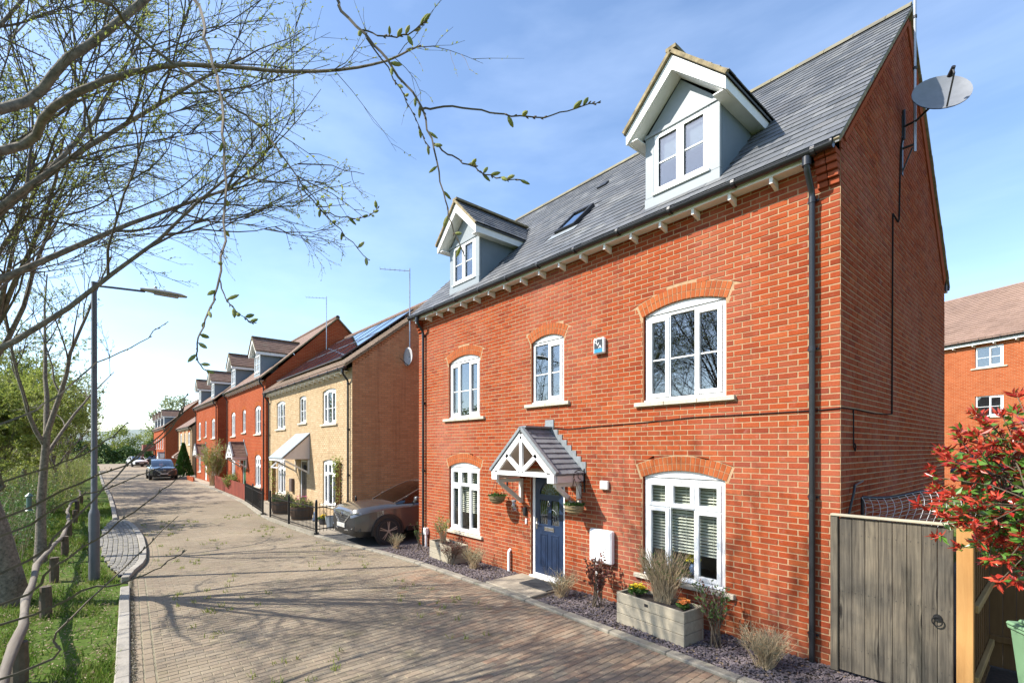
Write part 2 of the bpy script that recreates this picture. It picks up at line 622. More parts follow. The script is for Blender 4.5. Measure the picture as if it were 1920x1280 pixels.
def blocked(ops, z0, z1):
    """x intervals of a course that bricks may not cover"""
    out = []
    zm = (z0 + z1) / 2
    for op in ops:
        if z1 > op['z0'] + .005 and z0 < op['zs'] - .005:
            out.append((op['x0'], op['x1']))
        s = op.get('sill')
        if s and z1 > op['z0'] - .07 and z0 < op['z0'] - .004:
            out.append((op['x0'] - s, op['x1'] + s))
        if op['rise'] > 0 and z1 > op['zs'] - .02:
            cx, R, cz = arch_of(op)
            Ro = R + RING
            t0 = math.asin((op['x1'] - op['x0']) / 2 / R) + .02
            zo = cz + Ro * math.cos(t0)
            z = max(zm, op['zs'])
            if z <= zo:
                h = (z - cz) * math.tan(t0)
                out.append((cx - h - .008, cx + h + .008, math.tan(t0) * (z1 - z0) / 2))
            elif z < cz + Ro + .02:
                h = math.sqrt(max(0, (Ro + .01) ** 2 - (z - cz) ** 2))
                k = 0.0
                if h > .25:
                    k = -(z - cz) / h * (z1 - z0) / 2
                out.append((cx - h, cx + h, k))
    return out


def courses(L, z_from, z_to, limits, ops):
    """list of (a0, a1, z0, z1, full) bricks of a stretcher-bond wall"""
    res = []
    k0 = int(math.floor(z_from / .075))
    k = k0
    while k * .075 < z_to - .01:
        z0, z1 = k * .075 + .005, k * .075 + .070
        lo, hi = limits((z0 + z1) / 2)
        a = -.1125 if k % 2 else 0.0
        bl = blocked(ops, z0, z1)
        while a < L:
            segs = [(max(a + .005, lo + .002), min(a + .220, hi - .002), 0.0, 0.0)]
            for bb in bl:
                b0, b1 = bb[0], bb[1]
                sk_ = bb[2] if len(bb) > 2 else 0.0
                nx = []
                for s0, s1, k0_, k1_ in segs:
                    if b1 <= s0 or b0 >= s1:
                        nx.append((s0, s1, k0_, k1_))
                    else:
                        if b0 - .008 > s0: nx.append((s0, b0 - .008, k0_, -sk_))
                        if b1 + .008 < s1: nx.append((b1 + .008, s1, sk_, k1_))
                segs = nx
            for s0, s1, k0_, k1_ in segs:
                if s1 - s0 > .012:
                    res.append((s0, s1, z0, z1, s1 - s0 > .212 and not (k0_ or k1_), k0_, k1_))
            a += .225
        k += 1
    return res


def brick_mesh_into(mb, a0, a1, z0, z1, to3, proud, k0=0.0, k1=0.0):
    """a fired brick face: worn chamfered arris, back sunk in the mortar. to3(a, depth, z)"""
    c = .0035
    j = [rng.uniform(-.0015, .0015) for _ in range(4)]
    f = [to3(a0 - k0 + c, -proud, z0 + c + j[0]), to3(a1 - k1 - c, -proud, z0 + c + j[1]), to3(a1 + k1 - c, -proud, z1 - c + j[2]), to3(a0 + k0 + c, -proud, z1 - c + j[3])]
    b = [to3(a0 - k0, .012, z0 + j[0]), to3(a1 - k1, .012, z0 + j[1]), to3(a1 + k1, .012, z1 + j[2]), to3(a0 + k0, .012, z1 + j[3])]
    mb.add(f + b, [(0, 1, 2, 3), (1, 0, 4, 5), (2, 1, 5, 6), (3, 2, 6, 7), (0, 3, 7, 4)])


def wall_front_mesh(W, zt, ops, y=.0035, z0=-.25, reveal=.1):
    mb = MB()
    xs = sorted({0.0, W} | {o['x0'] for o in ops} | {o['x1'] for o in ops})
    for xa, xb in zip(xs, xs[1:]):
        xm = (xa + xb) / 2
        inside = sorted([o for o in ops if o['x0'] < xm < o['x1']], key=lambda o: o['z0'])
        n = 12 if inside else 1
        # the strip bottom and top curves of each solid run
        runs, prev = [], None
        for o in inside + [None]:
            runs.append((prev, o)); prev = o
        for lo, hi in runs:
            for i in range(n):
                x0, x1 = xa + (xb - xa) * i / n, xa + (xb - xa) * (i + 1) / n
                b0 = head_z(lo, x0) if lo else z0
                b1 = head_z(lo, x1) if lo else z0
                t = hi['z0'] if hi else zt
                mb.quad((x0, y, b0), (x1, y, b1), (x1, y, t), (x0, y, t))
    return mb


def reveals_mesh(ops, y0=.0035, y1=.12):
    mb = MB()
    for o in ops:
        for x in (o['x0'], o['x1']):
            mb.quad((x, y0, o['z0']), (x, y1, o['z0']), (x, y1, o['zs']), (x, y0, o['zs']))
        mb.quad((o['x0'], y0, o['z0']), (o['x1'], y0, o['z0']), (o['x1'], y1, o['z0']), (o['x0'], y1, o['z0']))
        n = 12
        for i in range(n):
            xa = o['x0'] + (o['x1'] - o['x0']) * i / n
            xb = o['x0'] + (o['x1'] - o['x0']) * (i + 1) / n
            mb.quad((xa, y0, head_z(o, xa)), (xb, y0, head_z(o, xb)), (xb, y1, head_z(o, xb)), (xa, y1, head_z(o, xa)))
    return mb


def voussoirs(op, parent, mat, each=True, proud=.0008):
    cx, R, cz = arch_of(op)
    t0 = math.asin((op['x1'] - op['x0']) / 2 / R) + .012
    n = max(8, int(round(2 * t0 * (R + RING / 2) / .075)))
    joined = MB()
    for ring in (0, 1):
        r0, r1 = R + ring * .109 + .004, R + ring * .109 + .104
        for i in range(n):
            g = .0055 / R
            a0, a1 = -t0 + 2 * t0 * i / n + g, -t0 + 2 * t0 * (i + 1) / n - g
            p = [(cx + r * math.sin(a), cz + r * math.cos(a)) for r, a in ((r0, a0), (r0, a1), (r1, a1), (r1, a0))]
            mb = MB() if each else joined
            pr = proud + rng.uniform(-.0006, .001)
            f = [(x, -pr, z) for x, z in p]
            b = [(x, .02, z) for x, z in p]
            mb.add(f + b, [(0, 1, 2, 3), (1, 0, 4, 5), (2, 1, 5, 6), (3, 2, 6, 7), (0, 3, 7, 4)])
            if each:
                mb.build("arch_brick", mat, parent)
    if not each:
        tag(joined.build("arch_bricks", mat, parent), kind="stuff")


def frame_rect(mb, x0, x1, z0, z1, w, y0, y1, b=.005):
    mb.bbox(x0, x0 + w, y0, y1, z0, z1, b)
    mb.bbox(x1 - w, x1, y0, y1, z0, z1, b)
    mb.bbox(x0 + w, x1 - w, y0 + .001, y1, z0, z0 + w, b)
    mb.bbox(x0 + w, x1 - w, y0 + .001, y1, z1 - w, z1, b)


def window(parent, op, lights, detail=True, blind=None, y=.05, curtain=False, sill_pieces=3, sillmat=None, glass=None):
    """lights: list of (fx0, fx1, fz0, fz1, sash, bars); fractions of the clear frame"""
    x0, x1, z0, z1 = op['x0'] + .012, op['x1'] - .012, op['z0'] + .004, op['zs'] + .004
    mb = MB()
    F = .055
    frame_rect(mb, x0, x1, z0, z1, F, y, y + .065)
    cx0, cx1, cz0, cz1 = x0 + F, x1 - F, z0 + F, z1 - F
    mb.bbox(x0 - .005, x1 + .005, y - .03, y + .01, z0 - .002, z0 + .028, .005)      # cill nose
    win = mb.build("window", white_pvc, parent)
    if op['rise'] > 0:
        h = MB()
        n = 12
        top = []
        for i in range(n + 1):
            x = op['x0'] + .004 + (op['x1'] - op['x0'] - .008) * i / n
            top.append((x, head_z(op, x) - .003))
        poly = [(op['x0'] + .004, z1 + .001)] + top + [(op['x1'] - .004, z1 + .001)]
        h.prism(poly[::-1], lambda p: (p[0], y - .012, p[1]), lambda p: (p[0], y + .05, p[1]))
        h.build("arched_head_panel", white_pvc, win)
    bars, mull = MB(), MB()
    xs_done = set()
    for (a0, a1, b0, b1, sash, nb) in lights:
        lx0, lx1 = cx0 + (cx1 - cx0) * a0, cx0 + (cx1 - cx0) * a1
        lz0, lz1 = cz0 + (cz1 - cz0) * b0, cz0 + (cz1 - cz0) * b1
        g = .014
        if a0 > 0 and (round(a0, 3), round(b0, 3)) not in xs_done:
            xs_done.add((round(a0, 3), round(b0, 3)))
            mull.bbox(lx0 - g, lx0 + g, y + .004, y + .06, lz0, lz1, .004)
        if b0 > 0:
            mull.bbox(lx0 + (g if a0 > 0 else 0), lx1 - (g if a1 < 1 else 0), y + .006, y + .06, lz0 - g, lz0 + g, .004)
        px0, px1, pz0, pz1 = lx0 + g, lx1 - g, lz0 + g, lz1 - g
        if sash:
            s = MB()
            frame_rect(s, px0 - .008, px1 + .008, pz0 - .008, pz1 + .008, .062, y - .016, y + .04)
            s.build("sash", white_pvc, win)
            px0, px1, pz0, pz1 = px0 + .052, px1 - .052, pz0 + .052, pz1 - .052
        p = MB()
        p.box(px0, px1, y + .022, y + .034, pz0, pz1)
        p.build("pane", glass or glass_m, win)
        for k in range(nb):
            zb = pz0 + (pz1 - pz0) * (k + 1) / (nb + 1) * (.94 if nb == 1 else 1)
            bars.bbox(px0, px1, y + .010, y + .0215, zb - .011, zb + .011, .003)
    if mull.v:
        mull.build("mullion", white_pvc, win)
    if bars.v:
        bars.build("glazing_bar", white_pvc, win)
    # lining of the room behind the glass
    r = MB()
    X0, X1, Z0, Z1, Y0, Y1 = x0 + .01, x1 - .01, z0 + .01, z1 - .005, y + .066, y + .9
    r.quad((X0, Y1, Z0), (X1, Y1, Z0), (X1, Y1, Z1), (X0, Y1, Z1))
    r.quad((X0, Y0, Z0), (X0, Y1, Z0), (X0, Y1, Z1), (X0, Y0, Z1))
    r.quad((X1, Y0, Z0), (X1, Y1, Z0), (X1, Y1, Z1), (X1, Y0, Z1))
    r.quad((X0, Y0, Z1), (X1, Y0, Z1), (X1, Y1, Z1), (X0, Y1, Z1))
    r.quad((X0, Y0, Z0), (X1, Y0, Z0), (X1, Y1, Z0), (X0, Y1, Z0))
    r.build("room_lining", room_light if curtain == 'light' else dark_room, win)
    if curtain is True:
        c = MB()
        for s, e in ((X0, X0 + (X1 - X0) * .22), (X1 - (X1 - X0) * .22, X1)):
            n = 10
            for i in range(n):
                xa, xb = s + (e - s) * i / n, s + (e - s) * (i + 1) / n
                ya, yb = Y0 + .05 + .025 * (i % 2), Y0 + .05 + .025 * ((i + 1) % 2)
                c.quad((xa, ya, Z0), (xb, yb, Z0), (xb, yb, Z1), (xa, ya, Z1))
        c.build("curtain", curtain_m, win)
    if blind:
        zb = Z0 + (Z1 - Z0) * blind
        sl = MB()
        sl.add([(X0 + .015, -.022, -.012), (X1 - .015, -.022, -.012), (X1 - .015, .022, .012), (X0 + .015, .022, .012),
                (X0 + .015, -.021, -.014), (X1 - .015, -.021, -.014), (X1 - .015, .023, .010), (X0 + .015, .023, .010)],
               [(0, 1, 2, 3), (7, 6, 5, 4), (0, 4, 5, 1), (1, 5, 6, 2), (2, 6, 7, 3), (3, 7, 4, 0)])
        me = sl.mesh("blind_slat", blind_m)
        z = Z1 - .05
        while z > zb:
            link("blind_slat", me, win, (0, Y0 + .06, z))
            z -= .046
        c = MB()
        for fx in (.17, .5, .83):
            x = X0 + (X1 - X0) * fx
            c.tube([(x, Y0 + .035, Z1), (x, Y0 + .035, zb)], .0025, 4)
        c.build("blind_cord", blind_m, win)
    # stone sill
    if op.get('sill'):
        s = op['sill']
        a, b = op['x0'] - s, op['x1'] + s
        for i in range(sill_pieces):
            m = MB()
            xa, xb = a + (b - a) * i / sill_pieces + .002, a + (b - a) * (i + 1) / sill_pieces - .002
            zt = op['z0']
            m.bbox(xa, xb, -.055, .06, zt - .066, zt, .006)
            m.build("sill_stone", sillmat or sill_stone, win)
    return win


THREE = [(0, .31, 0, 1, True, 1), (.31, .66, 0, 1, False, 1), (.66, 1, 0, 1, True, 1)]
TWO = [(0, .5, 0, 1, False, 1), (.5, 1, 0, 1, True, 1)]
SIX = [(0, .32, 0, .72, True, 0), (.32, .66, 0, .72, False, 0), (.66, 1, 0, .72, True, 0),
       (0, .32, .72, 1, True, 0), (.32, .66, .72, 1, True, 0), (.66, 1, .72, 1, True, 0)]


def slope_pieces(x0, x1, n_rows, f3, width, cut, t=.012, stag=True, lap=1.28, jitter=.004):
    """slates on a slope. f3(x, s, h): point at x, s rows up the slope, h above it. returns list of 8-vertex shells"""
    out = []
    for r in range(n_rows):
        off = (width / 2 if (r % 2 and stag) else 0.0)
        x = x0 - off
        while x < x1 - .01:
            a, b = max(x + .002, x0), min(x + width - .002, x1)
            x += width
            if b - a < .03:
                continue
            if cut and cut((a + b) / 2, r + .3, (b - a) / 2):
                continue
            j = rng.uniform(-jitter, jitter)
            s0, s1 = r + j * 6, r + lap
            h = t * 1.3 + rng.uniform(-.002, .003)
            v = [f3(a, s0, h), f3(b, s0, h + rng.uniform(-.001, .002)), f3(b, s1, .003), f3(a, s1, .003), f3(a, s0, h - t), f3(b, s0, h - t)]
            out.append(v)
    return out


SL_F = [(0, 1, 2, 3), (1, 0, 4, 5), (0, 3, 4), (2, 1, 5)]


def put_slates(pieces, parent, mat, name="slate", n_own=0, key=None):
    if n_own and key:
        pieces = sorted(pieces, key=key)
    for v in pieces[:n_own]:
        MB().add(v, SL_F).build(name, mat, parent)
    rest = MB()
    for v in pieces[n_own:]:
        rest.add(v, SL_F)
    if rest.v:
        tag(rest.build(name + "_courses", mat, parent), kind="stuff")


def dormer(parent, xc, zr, slope, detail=True, tile=None, glass_bars=1):
    """gabled dormer standing on the front wall line. zr(y): main roof height"""
    tile = tile or slate_m
    hw, zb, ze = .60, zr(0) - .06, 7.44 - 6.33 + zr(0)
    y_c = lambda z: (z - zr(0)) / slope
    m = MB()
    # face: posts, base panel, gable panel
    ow, oz0, oz1 = .44, zb + .24, ze - .02
    m.bbox(xc - hw, xc - ow, -.0, .06, oz0 - .03, ze, .008)
    m.bbox(xc + ow, xc + hw, -.0, .06, oz0 - .03, ze, .008)
    m.bbox(xc - hw - .004, xc + hw + .004, -.012, .06, zb - .02, oz0 - .031, .006)
    ap = ze + (hw + .02) * .97
    m.prism([(xc - hw + .001, ze + .001), (xc + hw - .001, ze + .001), (xc, ap)], lambda p: (p[0], .012, p[1]), lambda p: (p[0], .06, p[1]))
    d = m.build("dormer", dormer_grey, parent)
    sh = MB()
    sh.bbox(xc - hw - .005, xc + hw + .005, -.018, .0115, ze - .02, ze + .035, .004)
    sh.build("dormer_head_rail", dormer_grey, d)
    for s in (-1, 1):
        ch = MB()
        x = xc + s * (hw - .012)
        yb = y_c(ze)
        ch.prism([(.0605, zr(.0605) - .05), (.0605, ze), (yb + .1, ze), (yb + .1, zr(yb + .1) - .05)],
                 lambda p: (x - .012, p[0], p[1]), lambda p: (x + .012, p[0], p[1]))
        ch.build("dormer_cheek", dormer_cheek, d)
    # window: two lights
    f = MB()
    frame_rect(f, xc - ow, xc + ow, oz0, oz1, .04, .005, .06)
    f.bbox(xc - .03, xc + .03, .004, .06, oz0 + .04, oz1 - .04)
    f.bbox(xc - ow - .02, xc + ow + .02, -.04, .004, oz0 - .028, oz0 + .008)
    for s in (-1, 1):
        a, b = (xc - ow + .03, xc - .012) if s < 0 else (xc + .012, xc + ow - .03)
        frame_rect(f, a, b, oz0 + .03, oz1 - .03, .05, -.012, .003)
        f.bbox(a + .05, b - .05, .0065, .016, (oz0 + oz1) / 2 - .012, (oz0 + oz1) / 2 + .01, .003)
        MB().box(a + .045, b - .045, .018, .03, oz0 + .07, oz1 - .07).build("pane", glass_m, d)
    f.build("window_frame", white_pvc, d)
    r = MB()
    r.quad((xc - ow, .9, oz0), (xc + ow, .9, oz0), (xc + ow, .9, oz1), (xc - ow, .9, oz1))
    for s in (-1, 1):
        r.quad((xc + s * ow, .061, oz0), (xc + s * ow, .9, oz0), (xc + s * ow, .9, oz1), (xc + s * ow, .061, oz1))
    r.quad((xc - ow, .061, oz1), (xc + ow, .061, oz1), (xc + ow, .9, oz1), (xc - ow, .9, oz1))
    r.quad((xc - ow, .061, oz0), (xc + ow, .061, oz0), (xc + ow, .9, oz0), (xc - ow, .9, oz0))
    r.build("room_lining", room_light, d)
    if detail:
        c = MB()
        c.box(xc - ow + .04, xc + ow - .04, .075, .085, oz0 + (oz1 - oz0) * .5, oz1 - .02)
        c.build("roller_blind", curtain_m, d)
    # roof
    RH, rid, tip = .79, ze + .86, ze + .09
    sl = (rid - tip) / RH
    yf = -.24
    b = MB()
    for s in (-1, 1):
        # barge board
        p0, p1 = (xc + s * RH, tip - .02), (xc, rid - .02)
        poly = [p0, p1, (p1[0], p1[1] - .21), (p0[0], p0[1] - .17)]
        b.prism(poly if s < 0 else poly[::-1], lambda p: (p[0], yf, p[1]), lambda p: (p[0], yf + .03, p[1]))
        # eaves fascia and soffit
        yb = y_c(tip) + .02
        b.box(min(xc + s * RH, xc + s * (RH - .025)), max(xc + s * RH, xc + s * (RH - .025)), yf + .031, yb, tip - .17, tip - .02)
        xs = sorted((xc + s * (hw + .002), xc + s * (RH - .026)))
        b.box(xs[0], xs[1], yf + .031, yb - .1, tip - .165, tip - .15)
        # raking soffit in front of the face
        q = [(xc + s * (RH - .03), tip - .155), (xc, rid - .2), (xc, rid - .23), (xc + s * (RH - .03), tip - .175)]
        b.prism(q if s < 0 else q[::-1], lambda p: (p[0], yf + .031, p[1]), lambda p: (p[0], .02, p[1]))
    b.build("barge_board", white_paint, d)
    rf = MB()
    for s in (-1, 1):
        A = (xc + s * (RH + .03), yf - .03, tip - .025)
        B = (xc, yf - .03, rid + .005)
        C = (xc, y_c(rid) + .1, rid + .005)
        D = (xc + s * (RH + .03), y_c(tip) + .1, tip - .025)
        up = Vector((0, 0, .03))
        vs_ = [A, B, C, D] + [tuple(Vector(p) + up) for p in (A, B, C, D)]
        rf.add(vs_, [(0, 1, 2, 3), (7, 6, 5, 4), (0, 4, 5, 1), (1, 5, 6, 2), (2, 6, 7, 3), (3, 7, 4, 0)])
    rfo = rf.build("dormer_roof", tile, d)
    if detail:
        n = 7
        for s in (-1, 1):
            L = math.hypot(RH + .04, rid - tip + .03)

            def f3(a, k, h, s=s):
                u = k / n
                x = xc + s * (RH + .05) * (1 - u)
                z = tip - .02 + (rid - tip + .02) * u + .035
                nx, nz = s * sl / math.hypot(1, sl), 1 / math.hypot(1, sl)
                return (x + nx * h, a, z + nz * h)
            ps = []
            for rr in range(n):
                z = tip + (rid - tip) * (rr + .6) / n
                ps += [[f3(q[0], rr + q[1], q[2]) for q in shell] for shell in row_shells(yf - .03, y_c(z) + .02, .2, rr)]
            if s > 0:
                ps = [[v[1], v[0], v[3], v[2], v[5], v[4]] for v in ps]
            put_slates(ps, d, tile, "dormer_slate", 0)
        li = MB()
        for s in (-1, 1):
            li.beam((xc + s * (RH + .03), yf - .02, tip + .0), (xc, yf - .02, rid + .03), .05, .05, (0, 0, 1))
        li.beam((xc, yf - .03, rid + .065), (xc, y_c(rid), rid + .065), .16, .05)
        li.build("ridge_mortar", lichen, d)
    return d


def row_shells(a0, a1, w, r):
    out = []
    x = a0 - (w / 2 if r % 2 else 0)
    while x < a1 - .02:
        a, b = max(x + .002, a0), min(x + w - .002, a1)
        x += w
        if b - a < .02:
            continue
        h = .016 + rng.uniform(-.002, .003)
        out.append([(a, 0, h), (b, 0, h), (b, 1.25, .003), (a, 1.25, .003), (a, 0, h - .012), (b, 0, h - .012)])
    return out


def gutter(parent, x0, x1, y, z, pipes, wall_bottom=.02, mat=None):
    mb = MB()
    n = 9
    ring = lambda r: [(r * math.cos(math.pi + math.pi * i / (n - 1)), r * math.sin(math.pi + math.pi * i / (n - 1))) for i in range(n)]
    o, i_ = ring(.058), ring(.052)
    for k in range(n - 1):
        for R, fl in ((o, 0), (i_, 1)):
            a, b = R[k], R[k + 1]
            q = [(x0, y + a[0], z + a[1]), (x1, y + a[0], z + a[1]), (x1, y + b[0], z + b[1]), (x0, y + b[0], z + b[1])]
            mb.quad(*(q[::-1] if fl else q))
    for s in (-.055, .055):
        mb.tube([(x0, y + s, z), (x1, y + s, z)], .006, 5)
    for x in (x0, x1):
        mb.lathe([(.06, -.012), (.06, .012)], 12, (x, y, z - .005), 'x')
    g = smooth_by_angle(mb.build("gutter", black_pvc, parent), 50)
    br = MB()
    br.lathe([(.062, -.022), (.062, .022)], 12, (0, y, z - .014), 'x')
    brm = br.mesh("gutter_bracket", black_pvc)
    x = x0 + .35
    while x < x1:
        link("gutter_bracket", brm, g, (x, 0, 0))
        x += .92
    for xp in pipes:
        m = MB()
        m.tube([(xp, y, z - .05), (xp, y, z - .16), (xp, y + .03, z - .22), (xp, -.075, z - .40), (xp, -.062, z - .47), (xp, -.062, wall_bottom)], .034, 12)
        m.lathe([(.05, -.1), (.05, -.0)], 12, (xp, y, z - .06))
        for zc in (z - .5, (z - .5) * .68, (z - .5) * .36, .35):
            m.lathe([(.040, -.035), (.040, .035)], 12, (xp, -.062, zc))
            m.box(xp - .06, xp + .06, -.03, .0, zc - .012, zc + .012)
        smooth_by_angle(m.build("downpipe", black_pvc, parent), 50)
    return g


def eaves(parent, W, zf, y, step, mat=None):
    m = MB()
    m.box(.02, W - .3, y, y + .02, zf, zf + .13)
    m.box(.02, W - .3, y + .0205, -.005, zf + .01, zf + .02)
    f = m.build("fascia", white_paint, parent)
    b = MB()
    b.prism([(y + .01, zf), (0.004, zf), (0.004, zf - .11), (y + .06, zf - .075), (y + .01, zf - .075)],
            lambda p: (-.02, p[0], p[1]), lambda p: (.02, p[0], p[1]))
    me = b.mesh("rafter_foot", white_paint)
    x = .14
    while x < W - .35:
        link("rafter_foot", me, f, (x, 0, 0))
        x += step
    return f


def canopy_gable(parent, xc, z_e=2.14, z_r=2.92, hw=.86, dep=.74, tilemat=None, trim=None, detail=True):
    """pitched porch canopy on gallows brackets"""
    tilemat = tilemat or tile_grey
    sl = (z_r - z_e) / hw
    m = MB()
    for s in (-1, 1):
        A, B = (xc + s * hw, z_e), (xc, z_r)
        poly = [A, B, (B[0], B[1] - .04), (A[0], A[1] - .03)]
        m.prism(poly if s < 0 else poly[::-1], lambda p: (p[0], -dep, p[1]), lambda p: (p[0], -.002, p[1]))
    c = m.build("porch_canopy", tilemat, parent)
    if detail:
        n = 9
        for s in (-1, 1):
            def f3(a, k, h, s=s):
                u = k / n
                nx, nz = s * sl / math.hypot(1, sl), 1 / math.hypot(1, sl)
                return (xc + s * (hw + .015) * (1 - u) + nx * h, a, z_e - .012 + (z_r - z_e + .012) * u + nz * h + .001)
            ps = []
            for r in range(n):
                ps += [[f3(q[0], r + q[1], q[2] * 1.5) for q in sh] for sh in row_shells(-dep + .05, -.03, .155, r % 2)]
            if s > 0:
                ps = [[v[1], v[0], v[3], v[2], v[5], v[4]] for v in ps]
            for v in ps:
                MB().add(v, SL_F).build("canopy_tile", tilemat, c)
    w = MB()
    # white front truss
    yf = -dep + .02
    for s in (-1, 1):
        w.beam((xc + s * (hw - .06), yf, z_e - .06), (xc, yf, z_r - .12), .05, .10, (0, -1, 0) if False else (0, 0, 1))
        w.beam((xc + s * .02, yf, z_e + .02), (xc + s * hw * .47, yf, z_e + (z_r - z_e) * .40), .05, .075)
    w.box(xc - hw + .12, xc + hw - .12, yf - .025, yf + .025, z_e - .06, z_e + .02)
    w.box(xc - .035, xc + .035, yf - .024, yf + .024, z_e + .021, z_r - .15)
    for s in (-1, 1):
        a, b = sorted((xc + s * (hw - .03), xc + s * (hw - .19)))
        w.bbox(a, b, yf - .03, yf + .04, z_e - .16, z_e - .005)
    w.build("truss", white_paint, c)
    for s in (-1, 1):
        g = MB()
        x = xc + s * (hw - .10)
        # side fascia, wall post, top plate, curved brace
        a, b = sorted((xc + s * (hw - .01), xc + s * (hw - .035)))
        g.box(a, b, -dep + .062, -.006, z_e - .15, z_e - .028, 1)
        g.bbox(x - .035, x + .035, -.075, -.004, z_e - .66, z_e - .165, .006)
        g.bbox(x - .035, x + .035, -dep + .08, -.076, z_e - .225, z_e - .155, .006)
        g.beam((x, -.07, z_e - .60), (x, -dep + .14, z_e - .22), .055, .07, (0, 0, 1))
        g.build("gallows_bracket", [cream_paint, pink_paint], c)
    # inside soffit boards
    for s in (-1, 1):
        ln = MB()
        A, B = (xc + s * (hw - .03), z_e - .035), (xc, z_r - .045)
        poly = [A, B, (B[0], B[1] - .012), (A[0], A[1] - .012)]
        ln.prism(poly if s < 0 else poly[::-1], lambda p: (p[0], -dep + .06, p[1]), lambda p: (p[0], -.003, p[1]))
        ln.build("canopy_lining", cream_paint, c)
    so = MB()
    so.box(xc - hw + .16, xc + hw - .16, -.012, -.006, z_e - .03, z_e - .0)
    so.build("soffit", cream_paint, c)
    # lead: verge strips on the front, stepped flashing on the wall
    l = MB()
    for s in (-1, 1):
        l.beam((xc + s * (hw + .02), -dep + .02, z_e + .02), (xc, -dep + .02, z_r + .03), .075, .05)
        for i in range(8):
            u0, u1 = i / 8, (i + 1) / 8
            xa, xb = xc + s * (hw + .04) * (1 - u0), xc + s * (hw + .04) * (1 - u1)
            zz = z_e + (z_r - z_e) * u0
            a, b = sorted((xa, xb))
            l.box(a, b, -.016, -.002 - .0005 * (i % 2), zz + .0, zz + .20)
    l.box(xc - .10, xc + .12, -.018, -.003, z_r + .02, z_r + .19)
    l.beam((xc, -dep + .06, z_r + .045), (xc, -.02, z_r + .045), .15, .03)
    l.build("lead_flashing", lead_m, c)
    return c


def plain_walls(h, W, D, zt, ridge, mat, z0=-.25, right=True, left=True, yr=.0035):
    """gables and rear wall as one shell behind the brick faces"""
    m = MB()
    prof = [(0.02, z0), (D, z0), (D, zt), (D / 2, ridge), (0.02, zt)]
    if right:
        m.add([(W - yr, a, z) for a, z in prof], [(0, 1, 2, 3, 4)])
    m2 = MB()
    if left:
        m2.add([(yr, a, z) for a, z in prof], [(4, 3, 2, 1, 0)])
    m3 = MB()
    m3.quad((W - yr, D - .001, z0), (yr, D - .001, z0), (yr, D - .001, zt), (W - yr, D - .001, zt))
    return m, m2, m3

# ---------------------------------------------------------------- ground
def M_paving_far():
    t = NT("paving_far")
    p = t.pos()
    sep = t.new('ShaderNodeSeparateXYZ'); t.link(p, sep.inputs[0])
    cmb = t.new('ShaderNodeCombineXYZ')
    t.link(sep.outputs['Y'], cmb.inputs['X']); t.link(sep.outputs['X'], cmb.inputs['Y'])
    br = t.new('ShaderNodeTexBrick')
    br.inputs['Scale'].default_value = 1
    br.inputs['Brick Width'].default_value = .2
    br.inputs['Row Height'].default_value = .1
    br.inputs['Mortar Size'].default_value = .004
    br.inputs['Color1'].default_value = (.26, .214, .155, 1)
    br.inputs['Color2'].default_value = (.238, .198, .146, 1)
    br.inputs['Mortar'].default_value = (.19, .165, .12, 1)
    t.link(cmb.outputs[0], br.inputs['Vector'])
    c = t.mix(.7, br.outputs['Color'], t.ramp(t.noise(.35, 5, .6), [(.3, (.82, .82, .84)), (.7, (1.15, 1.1, 1.05))]), 'MULTIPLY')
    MATS['paving_far'] = t.fin(c, .9, spec=.2)
    return t.m


def M_grass_ground():
    t = NT("turf")
    n1, n2 = t.noise(.8, 5, .65), t.noise(9, 4, .7)
    c = t.ramp(n1, [(.3, (.05, .085, .014)), (.5, (.07, .11, .02)), (.62, (.105, .105, .038)), (.75, (.125, .095, .05))])
    c = t.mix(.6, c, t.ramp(n2, [(.3, (.6, .6, .55)), (.7, (1.3, 1.3, 1.2))]), 'MULTIPLY')
    t.bump(n2, .5, .03)
    return t.fin(c, .95, spec=.1)


turf = M_grass_ground()
paving_far = M_paving_far()
soil = M_plain("soil_dark", (.055, .042, .032), .95, var=.4, scale=20, bump=.6)
tarmac = M_plain("tarmac", (.055, .054, .053), .9, var=.25, scale=30, bump=.5)
concrete = M_piece("concrete_edging", [(.25, .225, .175), (.28, .25, .20), (.225, .205, .165)], .9, 30, 2.5, (.12, .13, .06), .5)
concrete_path = M_plain("concrete_path", (.30, .255, .19), .9, var=.2, scale=5, bump=.3)
kerb_pale = M_piece("kerb_concrete", [(.28, .255, .215), (.31, .285, .245), (.255, .235, .20)], .9, 30, 2, (.16, .15, .11), .5)
PAVE = [(.235, .192, .138), (.26, .212, .152), (.245, .196, .142), (.275, .228, .165), (.238, .198, .148), (.265, .21, .15)]
paver_m = M_piece("paver_buff_brown", PAVE, .9, 45, .7, (.13, .135, .05), .38, .45, .05)
paver_red = M_piece("paver_red_brown", [(.265, .18, .122), (.255, .192, .138), (.285, .212, .148), (.25, .202, .15), (.275, .186, .128)], .9, 45, .9, (.12, .14, .06), .18, .45, .05)
sett_m = M_piece("sett_grey", [(.20, .19, .17), (.235, .22, .19), (.18, .172, .16)], .9, 40, 1.2, (.15, .15, .07), .4, .5, .2)
joint_m = M_plain("joint_sand_moss", (.185, .165, .105), .95, var=.4, scale=6)

gm = MB()
gm.quad((-4000, -4000, -.06), (4000, -4000, -.06), (4000, 4000, -.06), (-4000, 4000, -.06))
ground = tag(gm.build("ground", turf), kind="structure")

